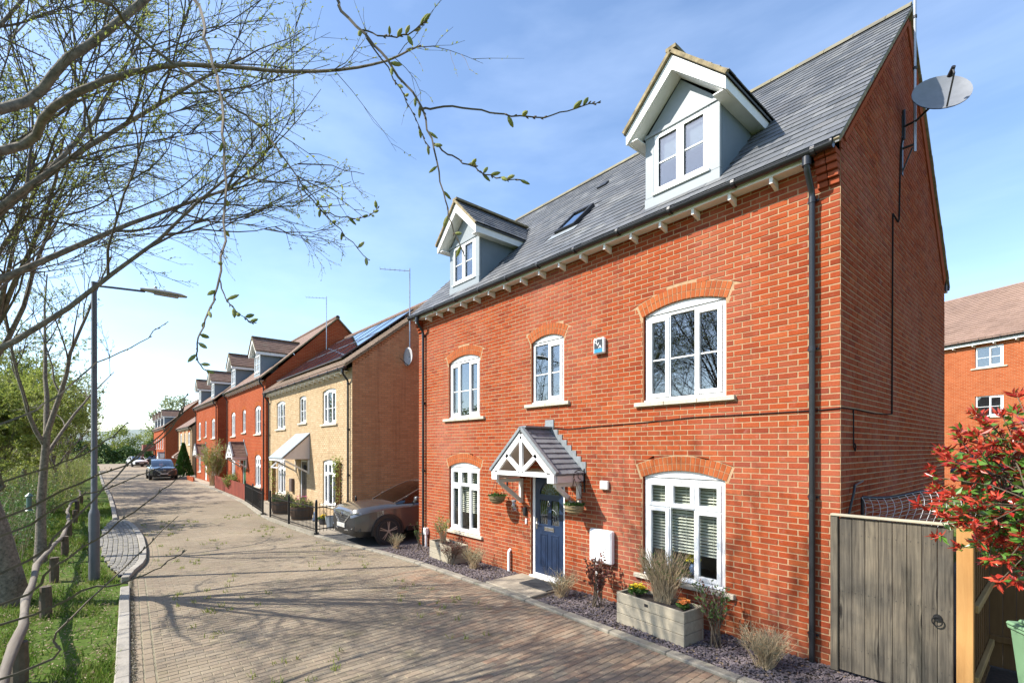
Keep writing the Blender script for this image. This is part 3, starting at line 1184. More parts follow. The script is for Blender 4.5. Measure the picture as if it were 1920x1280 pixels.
# right-hand edge of the carriageway (edging stones) and left-hand kerb line, x decreasing away from the camera
EDGE_R = [(3.0, -1.30), (0.5, -1.28), (-1.5, -1.24), (-3.1, -1.17), (-4.0, -1.15), (-5.85, -1.08), (-7.65, -1.12), (-9.54, -1.16), (-11.1, -1.30), (-12.0, -1.44), (-13.2, -1.64),
          (-15.6, -1.84), (-18.8, -1.92), (-20.5, -1.84), (-22.8, -1.62), (-25.2, -1.40), (-30, -1.22), (-36, -1.08), (-45, -1.0), (-95, -1.0)]
EDGE_L = [(3.0, -6.62), (-3.0, -6.42), (-6.7, -6.28), (-11.7, -6.09), (-22.4, -6.02), (-27, -6.0), (-34, -6.02), (-46, -6.25), (-68, -6.4), (-95, -6.5)]
BULGE = [(-12.0, -6.08), (-12.5, -6.0), (-13.3, -5.78), (-13.9, -5.70), (-15.2, -5.62), (-17.2, -5.56), (-19.4, -5.60), (-21.0, -5.70), (-22.2, -5.98)]


def interp(line, x):
    for (xa, ya), (xb, yb) in zip(line, line[1:]):
        if xb <= x <= xa:
            return ya + (yb - ya) * (x - xa) / (xb - xa)
    return line[0][1] if x > line[0][0] else line[-1][1]


def strip(mb, line, y_of, z, far):
    pass


rd = MB()
for (xa, ya), (xb, yb) in zip(EDGE_R, EDGE_R[1:]):
    rd.quad((xa, interp(EDGE_L, xa) - .02, -.006), (xa, ya + .02, -.006), (xb, yb + .02, -.006), (xb, interp(EDGE_L, xb) - .02, -.006))
X_PAVE_END = -27.0
road = tag(rd.build("road", joint_m), "block paved street running past the row of houses", None, None, "structure")
fr = MB()
for i in range(18):
    xa, xb = X_PAVE_END - (i * 4), X_PAVE_END - ((i + 1) * 4)
    xb = max(xb, -95)
    if xa <= -95: break
    fr.quad((xa, interp(EDGE_L, xa), .0), (xa, interp(EDGE_R, xa), .0), (xb, interp(EDGE_R, xb), .0), (xb, interp(EDGE_L, xb), .0))
fr.quad((-95, -40, .0), (-95, 12, .0), (-104, 12, .0), (-104, -40, .0))
fr.build("road_surface_far", paving_far, road)

# pavers, laid in rows across the street; edge courses along the left kerb
pv = []           # (cx, cy, along_x)
x = 1.4
row = 0
while x > X_PAVE_END:
    yl = interp(EDGE_L, x) + .02
    if -22.3 < x < -12.0:
        yl = interp(BULGE, x) + .02
    y0 = yl + .22
    y = y0 + (.1 if row % 2 else 0) - .1
    yr = interp(EDGE_R, x) - .01
    while y < yr:
        a, b = max(y, y0), min(y + .2, yr)
        if b - a > .035:
            pv.append((x, (a + b) / 2, b - a, 0, yr - b))
        y += .2
    x -= .1
    row += 1
for c in (0, 1):
    x = 1.4
    while x > X_PAVE_END:
        base = BULGE if -22.3 < x - .1 < -12.0 else EDGE_L
        yl = interp(base, x - .1) + .02
        pv.append((x - .1 + (.05 if c else 0), yl + .052 + c * .104, .2, 1, 9))
        x -= .2
pm = MB(); pm.bbox(-.047, .047, -.097, .097, -.05, 0.0, .006)
paver_mesh = {0: pm.mesh("paver", paver_m), 1: pm.mesh("paver", paver_red)}


def paver_shell(mb, cx, cy, hx, hy, z, tx, ty):
    c = .004
    t = lambda X, Y: z + tx * (X - cx) + ty * (Y - cy)
    top = [(cx - hx + c, cy - hy + c), (cx + hx - c, cy - hy + c), (cx + hx - c, cy + hy - c), (cx - hx + c, cy + hy - c)]
    bot = [(cx - hx, cy - hy), (cx + hx, cy - hy), (cx + hx, cy + hy), (cx - hx, cy + hy)]
    mb.add([(X, Y, t(X, Y)) for X, Y in top] + [(X, Y, t(X, Y) - .006) for X, Y in bot] + [(X, Y, z - .03) for X, Y in bot],
           [(0, 1, 2, 3), (1, 0, 4, 5), (2, 1, 5, 6), (3, 2, 6, 7), (0, 3, 7, 4), (5, 4, 8, 9), (6, 5, 9, 10), (7, 6, 10, 11), (4, 7, 11, 8)])


def cam_dist(x, y, z=0.0):
    return math.dist((x, y, z), (0, -6.543, 2.58))


F2, R2 = (-.7590, .6511), (.6511, .7590)


def in_view(x, y, z, m=0.02):
    dx, dy, dz = x, y + 6.543, z - 2.58
    d = dx * F2[0] + dy * F2[1]
    if d < .3:
        return False
    u = (957 + 900 * (dx * R2[0] + dy * R2[1]) / d) / 1920
    v = (840 - 900 * dz / d) / 1280
    return -m < u < 1 + m and -m < v < 1 + m


pv.sort(key=lambda p: cam_dist(p[0], p[1]))
own = 0
rest = [MB(), MB()]
for (cx, cy, L, along, dr) in pv:
    # redder blocks laid along the house side
    edge = (1.9 - dr + (0 if cx > -5 else (cx + 5) * .22)) + rng.uniform(-.6, .6)
    red = 1 if (edge > .4 and cx > -9) else 0
    z = rng.uniform(-.0015, .0015)
    if own < 300 and L > .195 and in_view(cx, cy, 0, -.005):
        link("paver", paver_mesh[red], road, (cx, cy, z), (rng.uniform(-.006, .006), rng.uniform(-.01, .01), (math.pi / 2 if along else 0) + rng.uniform(-.008, .008)))
        own += 1
    else:
        hx, hy = (.0965, .0465) if along else (.0465, max(.01, L / 2 - .0035))
        paver_shell(rest[red], cx, cy, hx, hy, z, rng.uniform(-.01, .01), rng.uniform(-.006, .006))
for mb, mt in zip(rest, (paver_m, paver_red)):
    tag(mb.build("paver_field", mt, road), kind="stuff")


def stones_along(name, line, mat, w, h, L, parent, side, z=0.0, gap=.006, x_end=-45):
    """kerb or edging stones following a line; side +1 puts the width on the +y side"""
    pts = [Vector((p[0], p[1], 0)) for p in line]
    seg = []
    acc, i, cur = 0, 0, pts[0].copy()
    out = [cur.copy()]
    for a, b in zip(pts, pts[1:]):
        d = (b - a).length
        t = L - acc
        while t <= d:
            out.append(a + (b - a) * (t / d)); t += L
        acc = d - (t - L)
    for a, b in zip(out, out[1:]):
        if a.x < x_end:
            break
        dv = (b - a); ln = dv.length - gap
        m = MB()
        m.bbox(0, ln, *((0, w) if side > 0 else (-w, 0)), z - .1, z + h + rng.uniform(-.003, .003), .012)
        ang = math.atan2(dv.y, dv.x)
        # the stones run towards -x: flip so that +side stays +y
        if dv.x < 0:
            m = MB()
            m.bbox(0, ln, *((-w, 0) if side > 0 else (0, w)), z - .1, z + h + rng.uniform(-.003, .003), .012)
        o = m.build(name, mat, parent, loc=(a.x, a.y, 0), rot=(0, 0, ang + rng.uniform(-.004, .004)))
    return out


edging = tag(link("house_side_edging", None), kind="structure")
stones_along("edging_stone", EDGE_R, concrete, .15, .035, .9, edging, 1, x_end=-60)
kerb = tag(link("verge_kerb", None), kind="structure")
stones_along("kerb_stone", [p for p in EDGE_L if p[0] > -12.2] + [(-12.0, -6.08)], kerb_pale, .14, .03, .9, kerb, -1)
stones_along("kerb_stone", [(-22.4, -6.02)] + [p for p in EDGE_L if p[0] < -22.4], kerb_pale, .14, .07, .9, kerb, -1, x_end=-70)
stones_along("kerb_stone", BULGE, kerb_pale, .14, .075, .62, kerb, -1)
# raised lay-by of setts behind the bulging kerb
lay = tag(link("sett_island", None), kind="structure")
sm = MB()
bx = [p for p in BULGE]
for (xa, ya), (xb, yb) in zip(bx, bx[1:]):
    yin = lambda X: -6.1 - .42 * math.sin(math.pi * min(1, max(0, (-12.0 - X) / 10.2))) ** .6
    sm.quad((xa, yin(xa), .035), (xa, ya - .13, .035), (xb, yb - .13, .035), (xb, yin(xb), .035))
sm.build("sett_bedding", joint_m, lay)
setts = MB()
sx = -12.25
while sx > -22.1:
    yo = interp(BULGE, sx) - .15
    yi = -6.1 - .42 * math.sin(math.pi * min(1, max(0, (-12.0 - sx) / 10.2))) ** .6
    y = yo - .05
    k = 0
    while y > yi:
        m = MB()
        if cam_dist(sx, y) < 17.5:
            m.bbox(sx - .093, sx + .093, y - .046, y + .046, -.0, .05 + rng.uniform(-.004, .006), .008)
            m.build("sett", sett_m, lay)
        else:
            paver_shell(setts, sx, y, .093, .046, .05 + rng.uniform(-.004, .006), 0, 0)
        y -= .104
        k += 1
    sx -= .2
tag(setts.build("sett_field", sett_m, lay), kind="stuff")

# planting bed of slate chippings, path to the door, drive
bed = MB()
n = 30
for i in range(n):
    xa, xb = -1.0 - (10.6) * i / n, -1.0 - (10.6) * (i + 1) / n
    bed.quad((xa, interp(EDGE_R, xa) + .14, .004), (xa, .02, .012), (xb, .02, .012), (xb, interp(EDGE_R, xb) + .14, .004))
bedo = tag(bed.build("planting_bed", soil), kind="structure")
ch = MB()
for i in range(15000):
    X = -1.2 - 10.3 * rng.random() ** 1.25
    if -7.28 < X < -5.98 + .12:
        continue
    yo = interp(EDGE_R, X) + .13
    Y = yo + (-.01 - yo) * rng.random()
    s = rng.uniform(.008, .024)
    a = rng.uniform(0, 6.28)
    t = rng.uniform(-.5, .5); t2 = rng.uniform(-.5, .5)
    ca, sa = math.cos(a), math.sin(a)
    zz = .012 + rng.uniform(0, .016)
    p = []
    for (u, w, h) in ((-1, -.5, 0), (.9, -.6, 0), (1.1, .5, 0), (-.8, .6, 0), (-.7, -.3, .35), (.7, -.35, .3), (.75, .3, .4), (-.6, .35, .3)):
        dx, dy = (u * ca - w * sa) * s, (u * sa + w * ca) * s
        p.append((X + dx, Y + dy, zz + h * s + dx * t + dy * t2))
    ch.add(p, [(4, 5, 6, 7), (0, 1, 5, 4), (1, 2, 6, 5), (2, 3, 7, 6), (3, 0, 4, 7)])
chip_m = M_piece("slate_chippings", [(.115, .09, .092), (.16, .13, .132), (.135, .11, .12), (.2, .165, .16), (.10, .085, .095)], .8, 60, 3)
tag(ch.build("slate_chippings", chip_m), "plum grey slate chippings covering the bed along the red house", "chippings", None, "stuff")

pa = MB()
pa.bbox(-7.26, -6.0, interp(EDGE_R, -6.6) + .15, -.0, -.05, .048, .01)
tag(pa.build("path", concrete_path), kind="structure")
dv = MB()
dpts = [(-11.42, interp(EDGE_R, -11.42) + .14), (-12.6, interp(EDGE_R, -12.6) + .14), (-14.3, interp(EDGE_R, -14.3) + .14)]
dv.add([(-11.3, 9.5, .01), (-11.42, dpts[0][1], .01), (dpts[1][0], dpts[1][1], .01), (dpts[2][0], dpts[2][1], .01), (-15.3, 9.5, .01)], [(4, 3, 2, 1, 0)])
tag(dv.build("driveway", tarmac), kind="structure")
fc = MB()
xs = [-14.3, -16, -18, -20, -22, -24, -25.3]
for xa, xb in zip(xs, xs[1:]):
    fc.quad((xa, interp(EDGE_R, xa) + .14, .014), (xa, -.2, .014), (xb, -.2, .014), (xb, interp(EDGE_R, xb) + .14, .014))
tag(fc.build("forecourt_paving", concrete_path), kind="structure")
fc2 = MB()
for i in range(24):
    xa, xb = -25.3 - i * 2.8, -25.3 - (i + 1) * 2.8
    fc2.quad((xa, interp(EDGE_R, xa) + .14, .012), (xa, .4, .012), (xb, .4, .012), (xb, interp(EDGE_R, xb) + .14, .012))
tag(fc2.build("front_pavement", concrete_path), kind="structure")
sg = MB()
sg.quad((-1.7, -.2, .004), (9, -.9, .004), (9, 24, .004), (-1.7, 24, .004))
tag(sg.build("side_path", soil), kind="structure")

# ---------------------------------------------------------------- the red house in front
W, D, ZT, SL = 9.675, 7.09, 6.02, .98
HX = -11.41
ZR = lambda y: 6.33 + SL * y
ridge_z = ZR(D / 2)
main = thing("red_brick_house", "large red brick house with grey slate roof, two dormers and navy front door", "house", (HX, 0, 0))
OP = {
    'u1': dict(x0=1.45, x1=2.72, z0=3.30, zs=4.65, rise=.125, sill=.20),
    'u2': dict(x0=4.42, x1=5.30, z0=3.45, zs=4.65, rise=.11, sill=.16),
    'u3': dict(x0=7.01, x1=8.33, z0=3.30, zs=4.65, rise=.125, sill=.14),
    'g1': dict(x0=1.46, x1=2.72, z0=.60, zs=2.13, rise=.115, sill=.12),
    'g2': dict(x0=7.00, x1=8.32, z0=.60, zs=2.13, rise=.115, sill=.14),
    'door': dict(x0=4.41, x1=5.32, z0=.05, zs=2.12, rise=0),
}
ops = list(OP.values())
front = wall_front_mesh(W, ZT, ops).build("front_wall", mortar_m, main)
for o_ in ops:
    reveals_mesh([o_]).build("reveal", brick_red, front)
bricks = courses(W, -.15, ZT - .02, lambda z: (0, W), ops)
bm_ = MB(); brick_mesh_into(bm_, -.1075, .1075, -.0325, .0325, lambda a, d, z: (a, d, z), .0015)
brick_mesh = bm_.mesh("brick", brick_red)
bricks.sort(key=lambda b: cam_dist(HX + (b[0] + b[1]) / 2, 0, (b[2] + b[3]) / 2))
restb = MB(); own = 0
for (a0, a1, z0, z1, full, k0_, k1_) in bricks:
    if full and own < 300 and in_view(HX + (a0 + a1) / 2, 0, z0, -.01) and not (a0 + a1 > 2 * (W - .35)):
        link("brick", brick_mesh, front, ((a0 + a1) / 2, rng.uniform(-.0015, .0015), (z0 + z1) / 2), (0, rng.uniform(-.003, .003), 0))
        own += 1
    else:
        brick_mesh_into(restb, a0, a1, z0, z1, lambda a, d, z: (a, d, z), .0015 + rng.uniform(-.0015, .0015), k0_, k1_)
tag(restb.build("brickwork", brick_red, front), kind="stuff")
for k in ('u1', 'u2', 'u3', 'g1', 'g2'):
    voussoirs(OP[k], front, brick_arch, each=True)

mR, mL, mB_ = plain_walls(main, W, D, ZT, ridge_z - .1, mortar_m)
gable = mR.build("gable_wall", mortar_m, main)
mL.build("gable_wall", wall_red_far, main)
mB_.build("rear_wall", wall_red_far, main)
lim = lambda z: (0.0, D) if z < ZT + .2 else ((z - 6.30) / SL + .02, D - (z - 6.30) / SL - .02)
gb = MB()
for (a0, a1, z0, z1, full, k0_, k1_) in courses(D, -.15, ridge_z - .12, lambda z: (max(0, lim(z)[0]), min(D, lim(z)[1])), []):
    brick_mesh_into(gb, a0, a1, z0, z1, lambda a, d, z: (W - d, a, z), .0015 + rng.uniform(-.0015, .0015))
tag(gb.build("gable_brickwork", brick_red, gable), kind="stuff")
lb = MB()
for (a0, a1, z0, z1, full, k0_, k1_) in courses(.5, -.15, ZT, lambda z: (0, .5), []):
    brick_mesh_into(lb, a0, a1, z0, z1, lambda a, d, z: (d, a, z), .0015)
tag(lb.build("gable_brickwork", brick_red, main), kind="stuff")
# corbelled kneelers at both ends of the eaves
for xk, s in ((W - .23, 1), (.0, -1)):
    kn = MB()
    for i in range(5):
        zk = 5.66 + i * .075
        yk = -.035 * (i + 1)
        for j in range(2):
            a, b = xk + j * .115 + .004, xk + j * .115 + .111
            kn.bbox(a, b, yk, .0, zk + .004, zk + .069, .004)
    kn.build("kneeler", brick_red, main)

LT = THREE
window(main, OP["u1"], LT)
window(main, OP['u2'], TWO, sill_pieces=2)
window(main, OP['u3'], LT)
wg1 = window(main, OP['g1'], SIX, blind=.28, glass=glass_clear)
wg2 = window(main, OP['g2'], SIX, blind=.26, glass=glass_clear)

# front door
dm = MB()
o = OP['door']
frame_rect(dm, o['x0'] + .005, o['x1'] - .005, .055, 2.115, .065, .045, .11)
dm.bbox(o['x0'] - .02, o['x1'] + .02, -.04, .044, .02, .075)
door = dm.build("door_frame", white_pvc, main)
lx0, lx1, lz0, lz1 = o['x0'] + .072, o['x1'] - .072, .122, 2.048
lf = MB()
cx = (lx0 + lx1) / 2
# leaf with sunk glazed openings: build as solid pieces round them
gx0, gx1 = lx0 + .12, lx1 - .12
zs_ = [lz0, .22, .93, 1.07, 1.60, 1.70, 1.70, lz1]
lf.box(lx0, gx0, .062, .10, lz0, lz1)
lf.box(gx1, lx1, .062, .10, lz0, lz1)
lf.box(gx0, gx1, .062, .10, lz0, 1.10)
lf.box(gx0, gx1, .062, .10, 1.57, 1.68)
lf.box(cx - .05, cx + .05, .062, .10, 1.10, 1.57)
r_ = (gx1 - gx0) / 2
n = 14
for i in range(n):
    a0, a1 = math.pi * i / n, math.pi * (i + 1) / n
    xa, xb = cx + r_ * math.cos(a0), cx + r_ * math.cos(a1)
    za, zb = 1.68 + .25 * math.sin(a0), 1.68 + .25 * math.sin(a1)
    lf.prism([(xb, zb), (xa, za), (xa, lz1), (xb, lz1)], lambda p: (p[0], .062, p[1]), lambda p: (p[0], .10, p[1]))
lf.build("door_leaf", navy, door)
for s in (-1, 1):
    a, b = (gx0 + .01, cx - .045) if s < 0 else (cx + .045, gx1 - .01)
    pn = MB()
    frame_rect(pn, a, b, .23, .92, .028, .053, .0615, .004)
    pn.bbox(a + .05, b - .05, .0555, .0618, .28, .87, .004)
    pn.build("door_panel", navy, door)
    gp = MB(); gp.box(a - .012, b + .012, .078, .086, 1.10, 1.57); gp.build("door_pane", glass_m, door)
    ld = MB()
    w_ = b - a
    for k in range(4):
        pts = []
        for q in range(9):
            u = q / 8
            xx = a + w_ * (.15 + .22 * k) + s * w_ * .16 * math.sin(2.6 * u + k * .5)
            pts.append((min(b, max(a, xx)), .076, 1.11 + .45 * u))
        ld.tube(pts, .0035, 5)
    for k in range(3):
        c0 = (cx + s * .06, 1.12)
        pts = [(min(b, max(a, c0[0] + s * (.06 + .06 * k) * math.cos(t))), .0755, c0[1] + (.1 + .09 * k) * math.sin(t)) for t in [q * math.pi / 16 for q in range(9)]]
        ld.tube(pts, .003, 5)
    ld.build("door_pane_leading", lead_m, door)
ar = MB()
ar.add([(cx + (r_ - .002) * math.cos(math.pi * i / 20), .08, 1.68 + .248 * math.sin(math.pi * i / 20)) for i in range(21)], [list(range(21))[::-1]])
ar.build("fanlight", glass_m, door)
al = MB()
for k in range(1, 8):
    t = math.pi * k / 8
    al.tube([(cx + .02 * math.cos(t), .076, 1.69), (cx + r_ * .55 * math.cos(t * .96 + .06), .076, 1.69 + .12 * math.sin(t)), (cx + r_ * .95 * math.cos(t), .076, 1.685 + .235 * math.sin(t))], .003, 5)
al.tube([(cx + r_ * .45 * math.cos(math.pi * i / 14), .075, 1.685 + .1 * math.sin(math.pi * i / 14)) for i in range(15)], .003, 5)
al.build("fanlight_leading", lead_m, door)
kb = MB()
kb.lathe([(.0, -.03), (.018, -.028), (.022, -.01), (.02, .0)], 12, (cx, .062, 1.545), 'y')
kb.tube([(cx + .028 * math.cos(t), .045, 1.505 + .045 * math.sin(t)) for t in [i * 2 * math.pi / 16 for i in range(17)]], .006, 6)
smooth_by_angle(kb.build("door_knocker", chrome, door))
lbx = MB(); frame_rect(lbx, cx - .13, cx + .13, .975, 1.06, .014, .05, .0615); lbx.bbox(cx - .115, cx + .115, .054, .0612, .99, 1.045)
lbx.build("letter_plate", chrome, door)
hd = MB(); hd.bbox(lx0 + .02, lx0 + .055, .052, .0615, .98, 1.2); hd.tube([(lx0 + .037, .06, 1.1), (lx0 + .037, .015, 1.1), (lx0 + .15, .012, 1.1)], .009, 8)
hd.build("door_handle", chrome, door)
canopy_gable(main, 4.93, 2.14, 2.93, .87, .74)

# roof: front slope slated, rear slope plain, verge mortar, ridge tiles
rf = MB()
y0 = -.26
for fy in (0, 1):
    ya = y0 if not fy else D - y0
    ym = D / 2
    P = [(-.05, ya, ZR(y0)), (W + .055, ya, ZR(y0)), (W + .055, ym, ridge_z), (-.05, ym, ridge_z)]
    if fy: P = P[::-1]
    rf.add(P + [(x_, y_, z_ - .06) for x_, y_, z_ in P], [(0, 1, 2, 3), (7, 6, 5, 4), (0, 4, 5, 1), (1, 5, 6, 2), (2, 6, 7, 3), (3, 7, 4, 0)])
roof = rf.build("roof", slate_m, main)
DORM = (2.10, 7.65)
NR = 27
RL = (D / 2 - y0)


def f_roof(x_, s, h):
    y_ = y0 + RL * s / NR
    nl = math.hypot(1, SL)
    return (x_, y_ - SL / nl * h, ZR(y_) + h / nl + .002)


def cut(x_, s, hw_):
    y_ = y0 + RL * s / NR
    z_ = ZR(y_)
    for xc_ in DORM:
        if abs(x_ - xc_) < .60 + hw_ * .4 and -.05 < y_ < 1.12:
            return True
        if abs(x_ - xc_) < .80 * (1 - (z_ - 7.5) / .95) and 1.12 <= y_ < 2.0:
            return True
    if 4.43 - hw_ < x_ < 4.98 + hw_ * .6 and .62 < y_ < 1.36:
        return True
    return False


sl_p = slope_pieces(-.06, W + .07, NR, f_roof, .25, cut)
put_slates(sl_p, roof, slate_m, "slate", 300, key=lambda v: cam_dist(HX + v[0][0], v[0][1], v[0][2]))
rt = MB()
x_ = -.05
while x_ < W:
    x2 = min(x_ + .45, W + .06)
    b_ = len(rt.v)
    for xx in (x_ + .004, x2 - .004):
        for dy, dz in ((-.13, -.105), (-.11, -.06), (0, .045), (.11, -.06), (.13, -.105)):
            rt.v.append((xx, D / 2 + dy, ridge_z + .03 + dz))
    for k in range(4):
        rt.f.append([b_ + k, b_ + 5 + k, b_ + 6 + k, b_ + 1 + k]); rt.m.append(0)
    rt.f.append([b_, b_ + 1, b_ + 2, b_ + 3, b_ + 4]); rt.m.append(0)
    rt.f.append([b_ + 9, b_ + 8, b_ + 7, b_ + 6, b_ + 5]); rt.m.append(0)
    rt.build("ridge_tile", M_piece("ridge_tile_mossy", [(.16, .15, .12), (.2, .18, .12)], .9, 30, 3, (.34, .26, .06), .6) if 'ridge_tile_mossy' not in MATS else MATS['ridge_tile_mossy'], roof)
    rt = MB()
    x_ += .45
vg = MB()
for ya, yb in ((y0, D / 2), (D - y0, D / 2)):
    k = 26
    for i in range(k):
        a = ya + (yb - ya) * i / k; b = ya + (yb - ya) * (i + 1) / k
        za, zb = ZR(a if ya < yb else D - a), ZR(b if ya < yb else D - b)
        j = rng.uniform(-.006, .006)
        vg.beam((W + .03, a, za - .045 + j), (W + .03, b, zb - .045 + j), .055 + j, .05, (0, 0, 1))
vg.build("verge_mortar", lichen, roof)
# brick-on-edge verge course of the far rake, standing out from the gable
vb = MB()
vb.beam((W + .012, D - .05, 6.12), (W + .012, D / 2 + .02, ridge_z - .24), .02, .30, (0, 0, 1))
vb.beam((W + .012, .12, 6.12 + .1), (W + .012, D / 2 - .02, ridge_z - .24), .016, .06, (0, 0, 1))
vb.build("verge_brick_band", brick_red, main)
# roof light and vent
nl = math.hypot(1, SL)
sk = MB()


def rp(x_, y_, h):
    return (x_, y_ - SL / nl * h, ZR(y_) + h / nl)


def rbox(mb, xa, xb, ya, yb, h0, h1):
    v = [rp(xa, ya, h0), rp(xb, ya, h0), rp(xb, yb, h0), rp(xa, yb, h0), rp(xa, ya, h1), rp(xb, ya, h1), rp(xb, yb, h1), rp(xa, yb, h1)]
    mb.add(v, [(0, 3, 2, 1), (4, 5, 6, 7), (0, 1, 5, 4), (1, 2, 6, 5), (2, 3, 7, 6), (3, 0, 4, 7)])


xa, xb, ya, yb = 4.44, 4.98, .68, 1.30
rbox(sk, xa, xa + .05, ya, yb, .0, .085); rbox(sk, xb - .05, xb, ya, yb, .0, .085)
rbox(sk, xa + .051, xb - .051, ya, ya + .04, .0, .083); rbox(sk, xa + .051, xb - .051, yb - .06, yb, .0, .09)
sko = sk.build("roof_light", dark_metal, roof)
sg_ = MB(); rbox(sg_, xa + .051, xb - .051, ya + .041, yb - .061, .05, .062); sg_.build("roof_light_pane", M_glass("roof_light_glass", (.35, .4, .42), .35), roof)
fl = MB(); rbox(fl, xa - .1, xb + .1, ya - .14, ya - .002, .018, .026); fl.build("lead_apron", lead_m, roof)
vt = MB(); rbox(vt, 4.18, 4.42, 2.36, 2.50, .015, .05); vt.build("roof_vent", dark_metal, roof)
for xc_ in DORM:
    dormer(main, xc_, ZR, SL)
eaves(main, W, 5.955, -.19, .52)
gutter(main, -.08, W - .02, -.245, 6.045, [W - .275, .33], .03)

# rear gutter end
rg = MB(); rg.tube([(W + .05, D + .23, 6.02), (W - 1, D + .23, 6.02)], .06, 10); rg.box(W - .02, W + .03, D + .01, D + .17, 5.9, 6.06)
rg.build("rear_gutter", black_pvc, main)

# ---------------------------------------------------------------- neighbouring houses
def simple_canopy(parent, xc, z_t, z_b, wid, dep, mat):
    """lean-to porch roof with closed cheeks on two braces"""
    m = MB()
    x0_, x1_ = xc - wid / 2, xc + wid / 2
    A, B = (-.003, z_t), (-dep, z_b)
    m.add([(x0_ - .05, A[0], A[1]), (x1_ + .05, A[0], A[1]), (x1_ + .05, B[0] - .05, B[1] - .05), (x0_ - .05, B[0] - .05, B[1] - .05),
           (x0_ - .05, A[0], A[1] + .05), (x1_ + .05, A[0], A[1] + .05), (x1_ + .05, B[0] - .05, B[1]), (x0_ - .05, B[0] - .05, B[1])],
          [(0, 1, 2, 3), (7, 6, 5, 4), (0, 4, 5, 1), (1, 5, 6, 2), (2, 6, 7, 3), (3, 7, 4, 0)])
    c = m.build("porch_canopy", mat, parent)
    for x_ in (x0_, x1_):
        k = MB()
        k.prism([(-.004, z_t - .04), (-.004, z_b - .06), (B[0], z_b - .06)], lambda p: (x_ - .015, p[0], p[1]), lambda p: (x_ + .015, p[0], p[1]))
        k.build("canopy_cheek", pink_paint, c)
    f = MB()
    f.box(x0_ - .03, x1_ + .03, -dep - .03, -dep, z_b - .12, z_b - .03)
    f.build("canopy_fascia", white_paint, c)
    for x_ in (x0_ + .05, x1_ - .05):
        b = MB(); b.beam((x_, -.03, z_b - .6), (x_, -dep + .08, z_b - .1), .05, .06); b.beam((x_, -.03, z_b - .65), (x_, -.03, z_b - .1), .06, .06, (0, 1, 0))
        b.build("canopy_brace", cream_paint, c)
    return c


